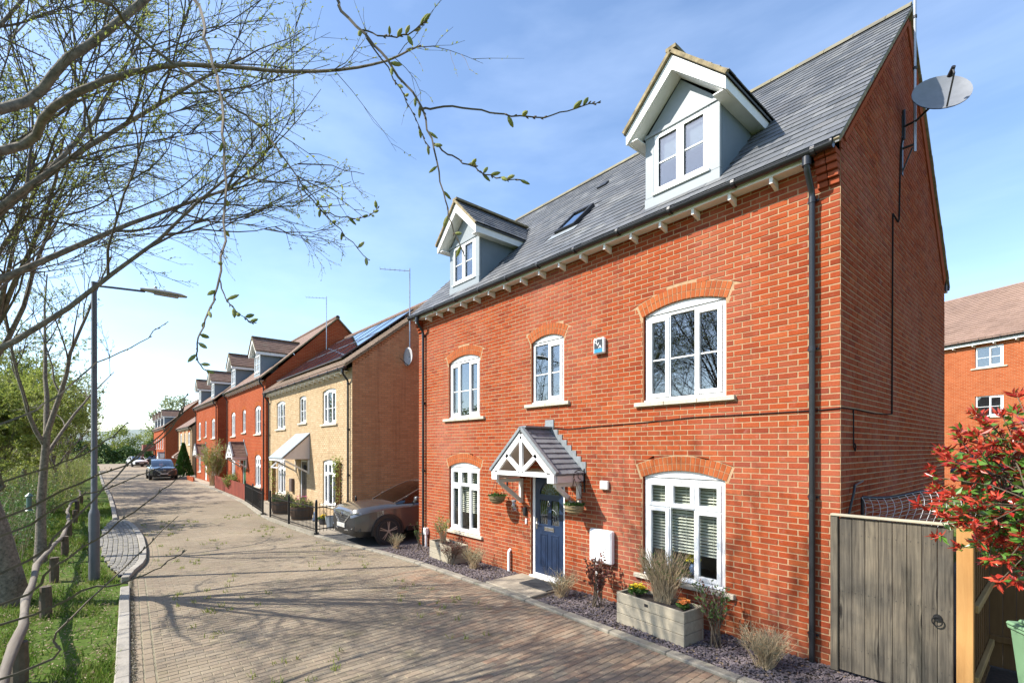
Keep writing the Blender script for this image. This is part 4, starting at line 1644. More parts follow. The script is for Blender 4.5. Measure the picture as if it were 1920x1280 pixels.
def street_house(name, label, X0, Wd, Y, Dp, zt, zr0, sl, wallmat, roofmat, wins, dorms=(), canopy=None, canopy_mat=None, real=None, doorx=None, doormat=None, z=0.0, simple=False, gut=True, group=None):
    h = thing(name, label, "house", (X0, Y, z), 0, group)
    zr = lambda y: zr0 + sl * y
    rz = zr(Dp / 2)
    o = list(wins.values())
    doors = []
    if doorx:
        dd = dict(x0=doorx[0], x1=doorx[1], z0=.05, zs=2.1, rise=0)
        o = o + [dd]
    fm, gm_, arch, mort = (real + (None,))[:4] if real else (None,) * 4
    fw = wall_front_mesh(Wd, zt, o).build("front_wall", mort if real else wallmat, h)
    for o_ in o:
        reveals_mesh([o_]).build("reveal", fm if real else wallmat, fw)
    a, b, c = plain_walls(h, Wd, Dp, zt, rz - .1, wallmat)
    gw = a.build("gable_wall", mort if real else wallmat, h)
    b.build("gable_wall", wallmat, h)
    c.build("rear_wall", wallmat, h)
    if real:
        mb = MB()
        for (a0, a1, z0_, z1_, full, k0_, k1_) in courses(Wd, -.15, zt - .02, lambda q: (0, Wd), o):
            brick_mesh_into(mb, a0, a1, z0_, z1_, lambda A, d, Z: (A, d, Z), .0015 + rng.uniform(-.0015, .0015), k0_, k1_)
        tag(mb.build("brickwork", fm, fw), kind="stuff")
        mb = MB()
        lm = lambda q: (0, Dp) if q < zt + .2 else ((q - zr0) / sl + .05, Dp - (q - zr0) / sl - .05)
        for (a0, a1, z0_, z1_, full, k0_, k1_) in courses(Dp, -.15, rz - .14, lambda q: (max(0, lm(q)[0]), min(Dp, lm(q)[1])), []):
            brick_mesh_into(mb, a0, a1, z0_, z1_, lambda A, d, Z: (Wd - d, A, Z), .0015 + rng.uniform(-.0015, .0015))
        tag(mb.build("gable_brickwork", gm_, gw), kind="stuff")
    for k, op in wins.items():
        if op['rise'] > 0:
            voussoirs(op, fw, arch or (fm if real else brick_arch), each=False)
        lights = TWO if op['x1'] - op['x0'] < 1.0 else (SIX if op['z0'] < 1.5 else THREE)
        window(h, op, lights, curtain='light' if (k[0] == 'u') else False, sill_pieces=1)
    if doorx:
        m = MB()
        frame_rect(m, doorx[0] + .005, doorx[1] - .005, .055, 2.095, .06, .045, .11)
        fr_ = m.build("door_frame", white_pvc, h)
        l = MB(); l.box(doorx[0] + .066, doorx[1] - .066, .065, .1, .11, 2.03)
        for zz in ((.2, .9), (1.1, 1.9)):
            for q in (0, 1):
                xm = (doorx[0] + doorx[1]) / 2
                aa, bb = (doorx[0] + .15, xm - .03) if q == 0 else (xm + .03, doorx[1] - .15)
                l.bbox(aa, bb, .055, .0645, zz[0], zz[1])
        l.build("door_leaf", doormat or navy, fr_)
    rf = MB()
    y0_ = -.26
    for fy in (0, 1):
        ya = y0_ if not fy else Dp - y0_
        P = [(-.06, ya, zr(y0_)), (Wd + .06, ya, zr(y0_)), (Wd + .06, Dp / 2, rz), (-.06, Dp / 2, rz)]
        if fy: P = P[::-1]
        rf.add(P + [(x_, y_, z_ - .07) for x_, y_, z_ in P], [(0, 1, 2, 3), (7, 6, 5, 4), (0, 4, 5, 1), (1, 5, 6, 2), (2, 6, 7, 3), (3, 7, 4, 0)])
    r = rf.build("roof", roofmat, h)
    if real and len(real) > 4:
        n = int((Dp / 2 - y0_) * math.hypot(1, sl) / .16)

        def f3(x_, s, hh):
            y_ = y0_ + (Dp / 2 - y0_) * s / n
            q = math.hypot(1, sl)
            return (x_, y_ - sl / q * hh, zr(y_) + hh / q + .002)
        put_slates(slope_pieces(-.07, Wd + .07, n, f3, .30, None, t=.02), r, real[4], "roof_tile", 0)
    rt_ = MB(); rt_.tube([(-.06, Dp / 2, rz + .0), (Wd + .06, Dp / 2, rz + .0)], .11, 8); rt_.build("ridge", roofmat, r)
    vg_ = MB()
    vg_.beam((Wd + .04, y0_, zr(y0_) - .04), (Wd + .04, Dp / 2, rz - .04), .05, .06); vg_.beam((Wd + .04, Dp - y0_, zr(y0_) - .04), (Wd + .04, Dp / 2, rz - .04), .05, .06)
    vg_.build("verge_mortar", lichen, r)
    for xc_ in dorms:
        d = dormer(h, xc_, zr, sl, detail=True, tile=tile_brown if roofmat is not slate_m else slate_m)
    eaves(h, Wd, zr0 - .375, -.19, .52)
    gutter(h, -.05, Wd + .0, -.245, zr0 - .285, [Wd - .2, .2])
    return h


UW = dict
H2 = street_house("buff_brick_house", "pale buff brick house with solar panels on a brown tiled roof", -25.35, 10.07, -.25, 7.6, 5.22, 5.50, .78, wall_buff_far, tile_brown_far,
                  {'u1': UW(x0=1.31, x1=2.62, z0=3.45, zs=4.65, rise=.07, sill=.16), 'u2': UW(x0=4.62, x1=5.46, z0=3.60, zs=4.65, rise=.055, sill=.14), 'u3': UW(x0=7.34, x1=8.64, z0=3.45, zs=4.65, rise=.07, sill=.16),
                   'g1': UW(x0=1.42, x1=2.66, z0=.525, zs=2.10, rise=.07, sill=.14), 'g2': UW(x0=7.36, x1=8.66, z0=.525, zs=2.10, rise=.07, sill=.14)},
                  real=(brick_buff, M_brick("brick_buff_dark", [(.56, .28, .135), (.62, .33, .16), (.50, .25, .12)], .05), brick_buff, mortar_buff, M_piece("tile_buff_brown", [(.22, .16, .115), (.27, .20, .145), (.245, .175, .13)], .88, 40, 1.0, (.2, .19, .14), .3)),
                  doorx=(4.68, 5.54), doormat=M_plain("door_brown", (.05, .032, .026), .4))
simple_canopy(H2, 5.05, 3.14, 2.22, 1.7, 1.0, lead_m)
fd = MB()   # opened top light of the lower window, hung out over the street
fd.beam((1.5, .03, 2.02), (1.5, -.28, 1.72), .04, .05); fd.beam((2.55, .03, 2.02), (2.55, -.28, 1.72), .04, .05); fd.beam((1.5, -.28, 1.72), (2.55, -.28, 1.72), .05, .04)
fd.build("open_top_light", white_pvc, H2)
H3 = street_house("red_terrace_house", "red brick house with brown tiled dormers next beyond the buff house", -34.95, 9.2, -.3, 7.1, 6.02, 6.30, .94, wall_red_far, tile_brown_far,
                  {'u1': UW(x0=1.1, x1=2.2, z0=3.31, zs=4.66, rise=.12, sill=.14), 'u2': UW(x0=4.1, x1=4.9, z0=3.46, zs=4.66, rise=.1, sill=.14), 'u3': UW(x0=7.0, x1=8.2, z0=3.31, zs=4.66, rise=.12, sill=.14),
                   'g1': UW(x0=1.1, x1=2.2, z0=.6, zs=2.13, rise=.12, sill=.12), 'g2': UW(x0=7.0, x1=8.2, z0=.6, zs=2.13, rise=.12, sill=.12)},
                  dorms=(1.7, 7.5), doorx=(4.1, 4.95), doormat=M_plain("door_green", (.02, .10, .045), .4))
canopy_gable(H3, 4.5, 2.14, 2.9, .86, .74, tilemat=tile_brown, detail=True)
H4 = street_house("red_terrace_house", "red brick house with brown dormers behind the dark parked car, rowan pots by its door", -49.4, 9.8, -.1, 7.1, 6.02, 6.30, .94, wall_red_far, tile_brown_far,
                  {'u1': UW(x0=1.1, x1=2.3, z0=3.31, zs=4.66, rise=.12, sill=.14), 'u2': UW(x0=4.3, x1=5.1, z0=3.46, zs=4.66, rise=.1, sill=.14), 'u3': UW(x0=7.4, x1=8.7, z0=3.31, zs=4.66, rise=.12, sill=.14),
                   'g1': UW(x0=1.1, x1=2.3, z0=.6, zs=2.13, rise=.12, sill=.12), 'g2': UW(x0=7.4, x1=8.7, z0=.6, zs=2.13, rise=.12, sill=.12)},
                  dorms=(1.9, 7.9), doorx=(4.3, 5.2), doormat=white_paint)
H4["label"] = "red brick house with two brown dormers just behind the black car"
canopy_gable(H4, 4.75, 2.14, 2.9, .86, .74, tilemat=tile_brown, detail=False)
H5 = street_house("buff_brick_house", "small pale cream house half hidden between two red houses beyond the black car", -64.9, 10.1, .25, 7.6, 5.22, 5.50, .78, wall_buff_far, tile_brown_far,
                  {'u1': UW(x0=1.31, x1=2.62, z0=3.45, zs=4.65, rise=.11, sill=.16), 'u2': UW(x0=4.62, x1=5.46, z0=3.60, zs=4.65, rise=.09, sill=.14), 'u3': UW(x0=7.34, x1=8.64, z0=3.45, zs=4.65, rise=.11, sill=.16),
                   'g1': UW(x0=1.42, x1=2.66, z0=.7, zs=2.08, rise=.11, sill=.14), 'g2': UW(x0=7.36, x1=8.66, z0=.7, zs=2.10, rise=.11, sill=.14)}, doorx=(4.68, 5.54), z=-.55)
simple_canopy(H5, 5.05, 3.14, 2.3, 1.7, 1.0, tile_brown_far)
H6 = street_house("red_terrace_house", "farthest long red brick terrace with four dormers near the white car", -90.5, 16.9, -.2, 7.4, 6.02, 6.30, .94, wall_red_far, tile_brown_far,
                  {k + str(i): UW(x0=1.2 + i * 2.9, x1=2.3 + i * 2.9, z0=zz, zs=zz + 1.35, rise=.12, sill=.12) for i in range(5) for k, zz in (('u', 3.31), ('g', .78))},
                  dorms=(2.0, 6.2, 10.4, 14.8), doorx=(15.2, 16.1), doormat=white_paint, z=-.8)
canopy_gable(H6, 15.65, 2.2, 2.9, .8, .7, tilemat=lead_m, detail=False)
blc = MB(); blc.box(1.0, 3.4, -1.5, -.004, 3.0, 3.12); blc.box(1.0, 3.4, -1.5, -1.44, 3.121, 3.9); blc.box(1.0, 1.06, -1.439, -.004, 3.121, 3.9); blc.box(3.34, 3.4, -1.439, -.004, 3.121, 3.9)
for px_ in (1.05, 3.35):
    blc.box(px_ - .05, px_ + .05, -1.49, -1.39, .5, 2.999)
blc.build("balcony", M_plain("balcony_brown", (.22, .08, .06), .6), H6)

# solar array on the buff house roof
sol = thing("solar_array", "dark glossy solar panels bolted on the buff house roof", "solar panels", (-25.35, -.25, 0))
solar_m = NT("solar_cells")
_p = solar_m.pos((1, 1, 1), obj=True)
solar_m.fin((.012, .018, .04), .08, 0.0, .8)
solar_m.b.inputs['Coat Weight'].default_value = 1.0
solar_m = solar_m.m
zr2 = lambda y: 5.50 + .78 * y
q2 = math.hypot(1, .78)
rp2 = lambda x_, y_, h_: (x_, y_ - .78 / q2 * h_, zr2(y_) + h_ / q2)
for r_i in range(2):
    for c_i in range(6):
        xa, ya = .95 + c_i * 1.32, .18 + r_i * 1.42
        xb, yb = xa + 1.30, ya + 1.40
        m = MB()
        v = [rp2(X, Y_, H_) for H_ in (.09, .13) for X, Y_ in ((xa, ya), (xb, ya), (xb, yb), (xa, yb))]
        m.add(v, [(0, 3, 2, 1), (4, 5, 6, 7), (0, 1, 5, 4), (1, 2, 6, 5), (2, 3, 7, 6), (3, 0, 4, 7)])
        pnl = m.build("solar_panel", solar_m, sol)
        e = MB()
        for (A, B) in (((xa, ya), (xb, ya)), ((xa, yb), (xb, yb)), ((xa, ya), (xa, yb)), ((xb, ya), (xb, yb))):
            e.beam(rp2(A[0], A[1], .125), rp2(B[0], B[1], .125), .025, .03)
        e.build("panel_frame", dark_metal, pnl)
rl = MB()
for ya in (.5, 1.2, 1.95, 2.6):
    rl.beam(rp2(.95, ya, .05), rp2(8.9, ya, .05), .04, .075)
rl.build("mounting_rail", dark_metal, sol)


# tall red building behind the house
BR = thing("rear_apartment_house", "tall orange brick building with brown tiled roof seen behind the red shrub", "building", (-8.4, 31.45, 0), math.atan2(-.421, .956))
bw = {'u1': UW(x0=5.55, x1=6.75, z0=6.85, zs=7.95, rise=0, sill=.18), 'u2': UW(x0=5.55, x1=6.75, z0=4.25, zs=5.35, rise=0, sill=.18), 'u3': UW(x0=5.55, x1=6.75, z0=1.5, zs=2.6, rise=0, sill=.18),
      'u4': UW(x0=11.0, x1=12.2, z0=6.85, zs=7.95, rise=0, sill=.18), 'u5': UW(x0=11.0, x1=12.2, z0=4.25, zs=5.35, rise=0, sill=.18)}
wall_front_mesh(18, 8.35, list(bw.values())).build("front_wall", wall_orange_far, BR)
for o_ in bw.values():
    reveals_mesh([o_]).build("reveal", wall_orange_far, BR)
for k, op in bw.items():
    window(BR, op, TWO, curtain='light', sill_pieces=1)
for m_, nm in zip(plain_walls(BR, 18, 8, 8.35, 11.6, wall_orange_far), ("gable_wall", "gable_wall", "rear_wall")):
    m_.build(nm, wall_orange_far, BR)
brf = MB()
for fy in (0, 1):
    P = [(-.1, -.3 if not fy else 8.3, 8.38), (18.1, -.3 if not fy else 8.3, 8.38), (18.1, 4, 11.9), (-.1, 4, 11.9)]
    if fy: P = P[::-1]
    brf.add(P + [(a, b, c - .08) for a, b, c in P], [(0, 1, 2, 3), (7, 6, 5, 4), (0, 4, 5, 1), (1, 5, 6, 2), (2, 6, 7, 3), (3, 7, 4, 0)])
bro = brf.build("roof", M_rooftiles("tiles_pinkish", ((.24, .16, .12), (.28, .19, .15)), .16, .3), BR)
bs = []
nb_ = 26
fb = lambda x_, s, h_: (x_, -.3 + 4.3 * s / nb_ - .63 * h_, 8.385 + 3.52 * s / nb_ + .77 * h_)
put_slates(slope_pieces(-.1, 18.1, nb_, fb, .33, None, t=.03), bro, M_piece("tile_pinkish", [(.22, .145, .11), (.26, .175, .135), (.24, .16, .125)], .9, 20, .8), "roof_tile", 0)
eaves(BR, 18.3, 8.1, -.22, .9)
gutter(BR, 0, 18, -.3, 8.3, [17.6], .1)

# ---------------------------------------------------------------- things on and round the red house
G = lambda x_: x_ - HX          # world x to house x (unused outside fittings)

# satellite dish and aerial mast on the gable (x = -1.735)
GX = -1.735
dish = thing("satellite_dish", "round grey mesh satellite dish on a bracket on the main gable", "satellite dish", (GX, 3.15, 7.62))
dm_ = MB()
prof, n, rings = [], 28, 7
ax = Vector((.42, -.78, .42)).normalized()
u_ = Vector((0, 0, 1)).cross(ax).normalized(); v_ = ax.cross(u_)
C0 = Vector((.46, -.12, .22))
for side in (0, 1):
    b0 = len(dm_.v)
    for i in range(rings + 1):
        r = .36 * i / rings
        dd = .22 * (r / .36) ** 2 * .36 - (.012 if side else 0)
        for k in range(n):
            a = 2 * math.pi * k / n
            dm_.v.append(tuple(C0 + u_ * r * math.cos(a) + v_ * r * 1.05 * math.sin(a) + ax * dd))
    for i in range(rings):
        for k in range(n):
            f = [b0 + i * n + k, b0 + i * n + (k + 1) % n, b0 + (i + 1) * n + (k + 1) % n, b0 + (i + 1) * n + k]
            dm_.f.append(f if not side else f[::-1]); dm_.m.append(0)
smooth_by_angle(dm_.build("dish_bowl", M_plain("dish_grey", (.20, .21, .225), .5, .2, var=.1), dish), 50)
ar_ = MB()
tip = C0 + ax * .42 - v_ * .05
ar_.tube([tuple(C0 - v_ * .36 + ax * .08), tuple(tip - v_ * .1), tuple(tip)], .012, 6)
ar_.build("feed_arm", dark_metal, dish)
lnb = MB(); lnb.tube([tuple(tip + ax * .03), tuple(tip - ax * .10)], [.025, .035], 10); lnb.build("receiver", dark_metal, dish)
bk = MB(); bk.tube([(.0, .0, .05), (.18, -.04, .05), tuple(C0 - ax * .02)], .018, 8); bk.box(.0, .012, -.05, .05, -.18, .22); bk.tube([(.02, 0, -.15), (.02, 0, .32)], .02, 8)
bk.build("wall_bracket", dark_metal, dish)
mast = thing("aerial_mast", "tall thin aerial mast rising past the main gable apex", "aerial", (GX + .16, 3.12, 7.2))
m_ = MB(); m_.tube([(0, 0, 0), (0, 0, 3.4)], .019, 10); m_.build("pole", grey_metal, mast)
m_ = MB(); m_.tube([(-.16, .0, .12), (0, 0, .12)], .018, 6); m_.tube([(-.155, 0, -.25), (-.03, 0, .08)], .012, 6); m_.box(-.16, -.148, -.04, .04, -.3, .3); m_.build("wall_bracket", dark_metal, mast)
m_ = MB(); m_.tube([(0, 0, 3.3), (-.5, -.8, 3.3)], .01, 6)
for i in range(9):
    t = i / 8
    p = Vector((-.5 * t, -.8 * t, 3.3)); s = Vector((.8, -.5, 0)).normalized() * (.16 - .05 * t)
    m_.tube([tuple(p - s), tuple(p + s)], .004, 4)
m_.build("aerial_elements", grey_metal, mast)
for zc in (2.1, 1.3, .8):
    m_ = MB(); m_.lathe([(.028, -.02), (.028, .02)], 10, (0, 0, zc)); m_.build("clamp", dark_metal, mast)

cab = thing("wall_cable", "thin black cable looping across the brick front and gable", "cable", (0, 0, 3))
m_ = MB()
pts = [(-6.62, -.75, 2.96 - 3), (-6.45, -.02, 2.98 - 3), (-6.0, -.012, 2.93 - 3), (-5.45, -.012, 2.955 - 3), (-4.4, -.012, 2.985 - 3), (-3.55, -.012, 3.028 - 3), (-2.6, -.012, 3.03 - 3), (-1.95, -.012, 3.035 - 3), (-1.74, -.012, 3.045 - 3), (GX + .012, .02, 3.05 - 3), (GX + .012, .6, 3.06 - 3), (GX + .012, 1.4, 3.05 - 3), (GX + .012, 2.1, 3.07 - 3), (GX + .012, 2.4, 3.09 - 3)]
m_.tube(pts, .007, 5)
m_.tube([(GX + .014, 2.4, .09), (GX + .014, 2.43, 1.5), (GX + .014, 2.46, 3.05), (GX + .014, 2.46, 3.08), (GX + .014, 2.8, 3.06), (GX + .014, 2.86, 3.12), (GX + .014, 2.95, 4.2), (GX + .02, 3.05, 4.45)], .011, 5)
m_.tube([(GX + .014, .45, .05), (GX + .014, .46, -.4), (GX + .014, .52, -.45), (GX + .014, .56, -.40), (GX + .014, .5, -.36)], .008, 5)
m_.build("cable_run", M_plain("cable_matt_black", (.02, .02, .021), .9, spec=.05), cab)

al_ = thing("alarm_box", "white alarm box with dark and blue front between the upper windows", "alarm box", (-5.235, -.004, 4.19))
m_ = MB(); m_.bbox(-.115, .115, -.075, -.002, 0, .27, .018); m_.build("casing", white_pvc, al_)
m_ = MB(); m_.box(-.088, .088, -.0785, -.0755, .085, .245); m_.build("dark_panel", M_plain("alarm_dark", (.03, .035, .042), .4), al_)
m_ = MB(); m_.box(-.088, .088, -.0785, -.0755, .022, .084); m_.build("blue_panel", M_plain("alarm_blue", (.02, .22, .42), .4), al_)
# three letters stepping down the panel
lt = M_plain("alarm_white", (.8, .8, .8), .4)


def stroke(parent, name, segs, ox, oz, w, h, y_, mat, t=.008):
    m = MB()
    for (a, b, c, d) in segs:
        m.beam((ox + a * w, y_, oz + b * h), (ox + c * w, y_, oz + d * h), t, .003, (0, 1, 0))
    m.build(name, mat, parent)


stroke(al_, "letter", [(0, 0, 0, 1), (0, 1, .7, 1), (.7, 1, 1, .7), (1, .7, 1, .3), (1, .3, .7, 0), (.7, 0, 0, 0)], -.078, .188, .045, .048, -.0805, lt)
stroke(al_, "letter", [(0, 1, .5, 0), (.5, 0, 1, 1)], -.035, .138, .05, .05, -.0805, lt, .010)
stroke(al_, "letter", [(0, 0, .5, 1), (.5, 1, 1, 0), (.2, .38, .8, .38)], .012, .09, .055, .052, -.0805, lt, .010)

mt = thing("meter_box", "white wall meter cabinet right of the front door", "meter box", (-5.175, -.004, .64))
m_ = MB(); m_.bbox(-.235, .235, -.11, -.002, 0, .56, .02); m_.build("cabinet", white_pvc, mt)
m_ = MB(); m_.bbox(-.21, .21, -.118, -.1105, .03, .53, .006); m_.build("cabinet_door", white_pvc, mt)
m_ = MB(); m_.lathe([(.012, 0), (.012, -.006)], 10, (.12, -.118, .26), 'y'); m_.build("lock", grey_metal, mt)
m_ = MB(); m_.tube([(-.1, -.05, -.64), (-.1, -.05, -.0)], .028, 10); m_.build("riser_pipe", white_pvc, mt)
vb_ = MB(); vb_.bbox(-.085, .085, -.06, -.002, 0, .15, .012)
tag(vb_.build("wall_vent", M_plain("vent_cream", (.78, .74, .66), .5), None, loc=(-5.14, -.003, 1.88)), "small square cream sensor box on the bricks above the meter cabinet", "vent cover")
wp = MB(); wp.tube([(0, 0, 0), (0, 0, .42)], .03, 10); wp.tube([(0, 0, .42), (0, .05, .46)], .03, 10)
tag(wp.build("waste_pipe", white_pvc, None, loc=(-7.62, -.05, .01)), "short white pipe standing against the wall left of the door", "pipe")
wp = MB(); wp.tube([(0, 0, 0), (0, 0, .32)], .035, 10); wp.bbox(-.06, .06, -.05, .045, .32, .5, .01)
tag(wp.build("outlet_box", white_pvc, None, loc=(-10.95, -.05, .01)), "grey white outlet box on a pipe at the far corner of the red house", "outlet box")

# wall lantern left of the door, its wire cage and the key safe
lan = thing("wall_lantern", "small glass jar lantern hanging by the door, left", "lantern", (-7.33, -.16, 1.30))
m_ = MB(); m_.lathe([(.03, .0), (.055, .02), (.06, .12), (.045, .17), (.045, .2)], 14, (0, 0, 0)); m_.build("glass_jar", M_glass("jar_glass", (.8, .85, .85), .08), lan, smooth=True)
m_ = MB(); m_.lathe([(.048, .2), (.048, .23), (.0, .25)], 14, (0, 0, 0)); m_.build("lid", grey_metal, lan)
m_ = MB()
m_.tube([(.045, 0, .2), (.05, .02, .35), (0, .04, .42), (-.05, .02, .35), (-.045, 0, .2)], .004, 5)
m_.tube([(0, .04, .42), (0, .155, .46)], .006, 5)
m_.build("hanging_wire", black_iron, lan)
ks = MB(); ks.bbox(-.04, .04, -.05, -.002, 0, .18, .012); ks.bbox(-.03, .03, -.062, -.0505, .02, .16, .006)
tag(ks.build("key_safe", black_pvc, None, loc=(-7.14, -.003, 1.22)), "black key safe fixed beside the door frame", "key safe")
db = MB(); db.bbox(-.022, .022, -.03, -.002, 0, .11, .008)
tag(db.build("door_bell", white_pvc, None, loc=(-7.12, -.003, 1.06)), "small white door bell below the black key safe", "door bell")

# hanging baskets
leafA = M_leaf("leaf_green", [(.05, .11, .02), (.08, .16, .03), (.11, .19, .045), (.065, .13, .03)])
leafB = M_leaf("leaf_olive_grey", [(.16, .18, .10), (.20, .21, .13), (.13, .15, .08)], .2)
leafR = M_leaf("leaf_bronze_red", [(.12, .035, .03), (.17, .05, .035), (.09, .04, .03), (.2, .08, .04)], .2)
leafY = M_leaf("leaf_spring", [(.22, .27, .045), (.28, .32, .07), (.18, .24, .04), (.33, .34, .10)], .4)
petalO = M_leaf("petal_orange", [(.7, .22, .05), (.75, .32, .08), (.6, .15, .06)], .25)
petalY = M_leaf("petal_yellow", [(.8, .58, .03), (.8, .66, .06)], .25)
petalP = M_leaf("petal_pink", [(.6, .12, .3), (.7, .2, .4), (.55, .05, .08)], .25)
stem_tan = M_plain("stem_tan", (.46, .34, .20), .85, var=.3, scale=20)
stem_brown = M_plain("stem_brown", (.10, .075, .05), .85, var=.3, scale=20)
coir = M_piece("basket_coir", [(.20, .15, .08), (.26, .2, .11)], .95, 50, 8)


def leaf_quad(mb, p, d, L, w, up=None, mi=0, fold=.25):
    """a pointed leaf of four faces with a fold along its rib"""
    p, d = Vector(p), Vector(d).normalized()
    s = d.cross(Vector(up) if up is not None else Vector((rng.uniform(-1, 1), rng.uniform(-1, 1), rng.uniform(-1, 1))))
    if s.length < 1e-4:
        s = d.orthogonal()
    s.normalize()
    nrm = s.cross(d)
    a = p; b = p + d * L
    m1 = p + d * L * .45
    l = m1 + s * w * .5 + nrm * w * fold; r = m1 - s * w * .5 + nrm * w * fold
    mb.add([tuple(a), tuple(r), tuple(b), tuple(l), tuple(m1)], [(0, 1, 4), (1, 2, 4), (2, 3, 4), (3, 0, 4)], mi)


def rand_dir(zmin=-1.0, zmax=1.0):
    z = rng.uniform(zmin, zmax)
    a = rng.uniform(0, 2 * math.pi)
    r = math.sqrt(max(0, 1 - z * z))
    return Vector((r * math.cos(a), r * math.sin(a), z))


def basket(loc, label, flip):
    b = thing("hanging_basket", label, "hanging basket", loc, 0, "hanging baskets by the front door")
    m = MB()
    m.lathe([(.02, -.17), (.09, -.155), (.14, -.11), (.17, -.04), (.18, .0), (.165, .0)], 22)
    for k in range(3):
        m.lathe([(.181 - k * .012, -.0 - k * .05), (.186 - k * .012, -.006 - k * .05), (.181 - k * .012, -.012 - k * .05)], 22)
    m.build("basket_bowl", coir, b, smooth=True)
    c = MB()
    for k in range(3):
        a = 2.1 * k + .5
        c.tube([(.17 * math.cos(a), .17 * math.sin(a), 0), (.0, .0, .46)], .004, 4)
    c.build("chain", black_iron, b)
    f = MB()
    for i in range(150):
        a, r = rng.uniform(0, 6.28), .17 * math.sqrt(rng.random())
        leaf_quad(f, (r * math.cos(a), r * math.sin(a), 0), rand_dir(.0, 1) + Vector((math.cos(a), math.sin(a), 0)) * .5, rng.uniform(.04, .08), .03)
    f.build("basket_foliage", leafA, b)
    fl = MB()
    for i in range(26):
        a, r = rng.uniform(0, 6.28), .13 * math.sqrt(rng.random())
        p = Vector((r * math.cos(a), r * math.sin(a), rng.uniform(.06, .115)))
        for k in range(5):
            leaf_quad(fl, p, (math.cos(k * 1.256), math.sin(k * 1.256), .4), .036, .028, (0, 0, 1))
    fl.build("basket_flower", petalO, b)
    br = MB()
    br.box(-.015, .015, .26, .276, .20, .62)
    br.tube([(0, .26, .58), (0, .1, .6), (0, .0, .56), (0, -.01, .47)], .009, 6)
    for (cy, cz, r) in ((.16, .50, .06), (.2, .36, .05)):
        br.tube([(0, cy + r * math.cos(t), cz + r * math.sin(t)) for t in [i * .5 for i in range(11)]], .006, 5)
    br.build("scroll_bracket", black_iron, b)
    return b


basket((-5.60, -.28, 1.60), "hanging basket of orange flowers right of the front door", 1)
basket((-7.72, -.28, 1.60), "hanging basket left of the front door", -1)

mat_ = MB(); mat_.bbox(-.36, .36, -.22, .22, 0, .015, .004)
for i in range(11):
    mat_.box(-.33 + i * .06, -.30 + i * .06, -.19, .19, .0151, .018)
tag(mat_.build("door_mat", M_plain("rubber_dark", (.035, .037, .04), .8), None, loc=(-6.38, -.33, .0505)), "dark ribbed rubber mat on the path at the front door", "door mat")


# ---- planters and small plants
wood_pale = M_wood("planter_wood", (.26, .225, .165), (.40, .35, .265), axis='x')


def planter(loc, rz, L, Wd_, H, label):
    p = thing("wooden_planter", label, "planter", loc, rz, "wooden trough planters")
    n = 3
    h = H / n
    for side in (0, 1):
        y_ = -Wd_ / 2 if side == 0 else Wd_ / 2 - .03
        for k in range(n):
            m = MB(); m.bbox(-L / 2, L / 2, y_, y_ + .03, k * h + .002, (k + 1) * h - .003, .006); m.build("board", wood_pale, p)
    for side in (0, 1):
        x_ = -L / 2 + .001 if side == 0 else L / 2 - .031
        for k in range(n):
            m = MB(); m.bbox(x_, x_ + .03, -Wd_ / 2 + .031, Wd_ / 2 - .031, k * h + .002, (k + 1) * h - .003, .006); m.build("end_board", wood_pale, p)
    m = MB(); m.box(-L / 2 + .035, L / 2 - .035, -Wd_ / 2 + .035, Wd_ / 2 - .035, H - .09, H - .05); m.build("compost", soil, p)
    if L > 1:
        m = MB(); m.box(-.06, .0, -Wd_ / 2 - .004, -Wd_ / 2 - .0005, H - .09, H - .05); m.build("name_plate", dark_metal, p)
    return p


def stems_plant(name, label, loc, n, h, spread, stemmat, leafmat=None, nleaf=0, leaf=(.03, .015), arch=.3, r=.004, branch=0, group=None, z_leaf=.25, ellip=1.0, cat="plant", flower=None, nflower=0):
    t = thing(name, label, cat, loc, rng.uniform(0, 6), group)
    m, lf = MB(), MB()
    fl = MB()
    for i in range(n):
        a = rng.uniform(0, 6.28)
        s = spread * rng.random() ** .6
        hh = h * rng.uniform(.6, 1.05)
        b = Vector((rng.uniform(-.25, .25) * spread, rng.uniform(-.25, .25) * spread * ellip, 0))
        e = Vector((math.cos(a) * s, math.sin(a) * s * ellip, hh))
        mid = (b + e) / 2 + Vector((rng.uniform(-.1, .1) * spread, rng.uniform(-.1, .1) * spread, hh * arch * .3))
        m.tube([tuple(b), tuple(mid), tuple(e)], [r, r * .8, r * .35], 4)
        segs = [(b, mid), (mid, e)]
        for k in range(branch):
            u = rng.uniform(.3, .95)
            p = mid + (e - mid) * max(0, (u - .5) * 2) if u > .5 else b + (mid - b) * u * 2
            d = (e - b).normalized() + rand_dir(-.2, .8) * .8
            q = p + d * hh * rng.uniform(.12, .3)
            m.tube([tuple(p), tuple(q)], [r * .6, r * .25], 3)
            segs.append((p, q))
        for k in range(nleaf):
            A, B = rng.choice(segs[1:])
            p = A + (B - A) * rng.random()
            leaf_quad(lf, p, rand_dir(-.3, 1) + (B - A).normalized() * .6, leaf[0] * rng.uniform(.6, 1.3), leaf[1] * rng.uniform(.7, 1.2))
        if flower and rng.random() < nflower:
            for k in range(5):
                leaf_quad(fl, e + Vector((0, 0, .045)), (math.cos(k * 1.256), math.sin(k * 1.256), .35), .042, .034, (0, 0, 1))
    m.build("stems", stemmat, t)
    if lf.v:
        tag(lf.build("foliage", leafmat, t), kind="stuff")
    if fl.v:
        fl.build("flowers", flower, t)
    return t


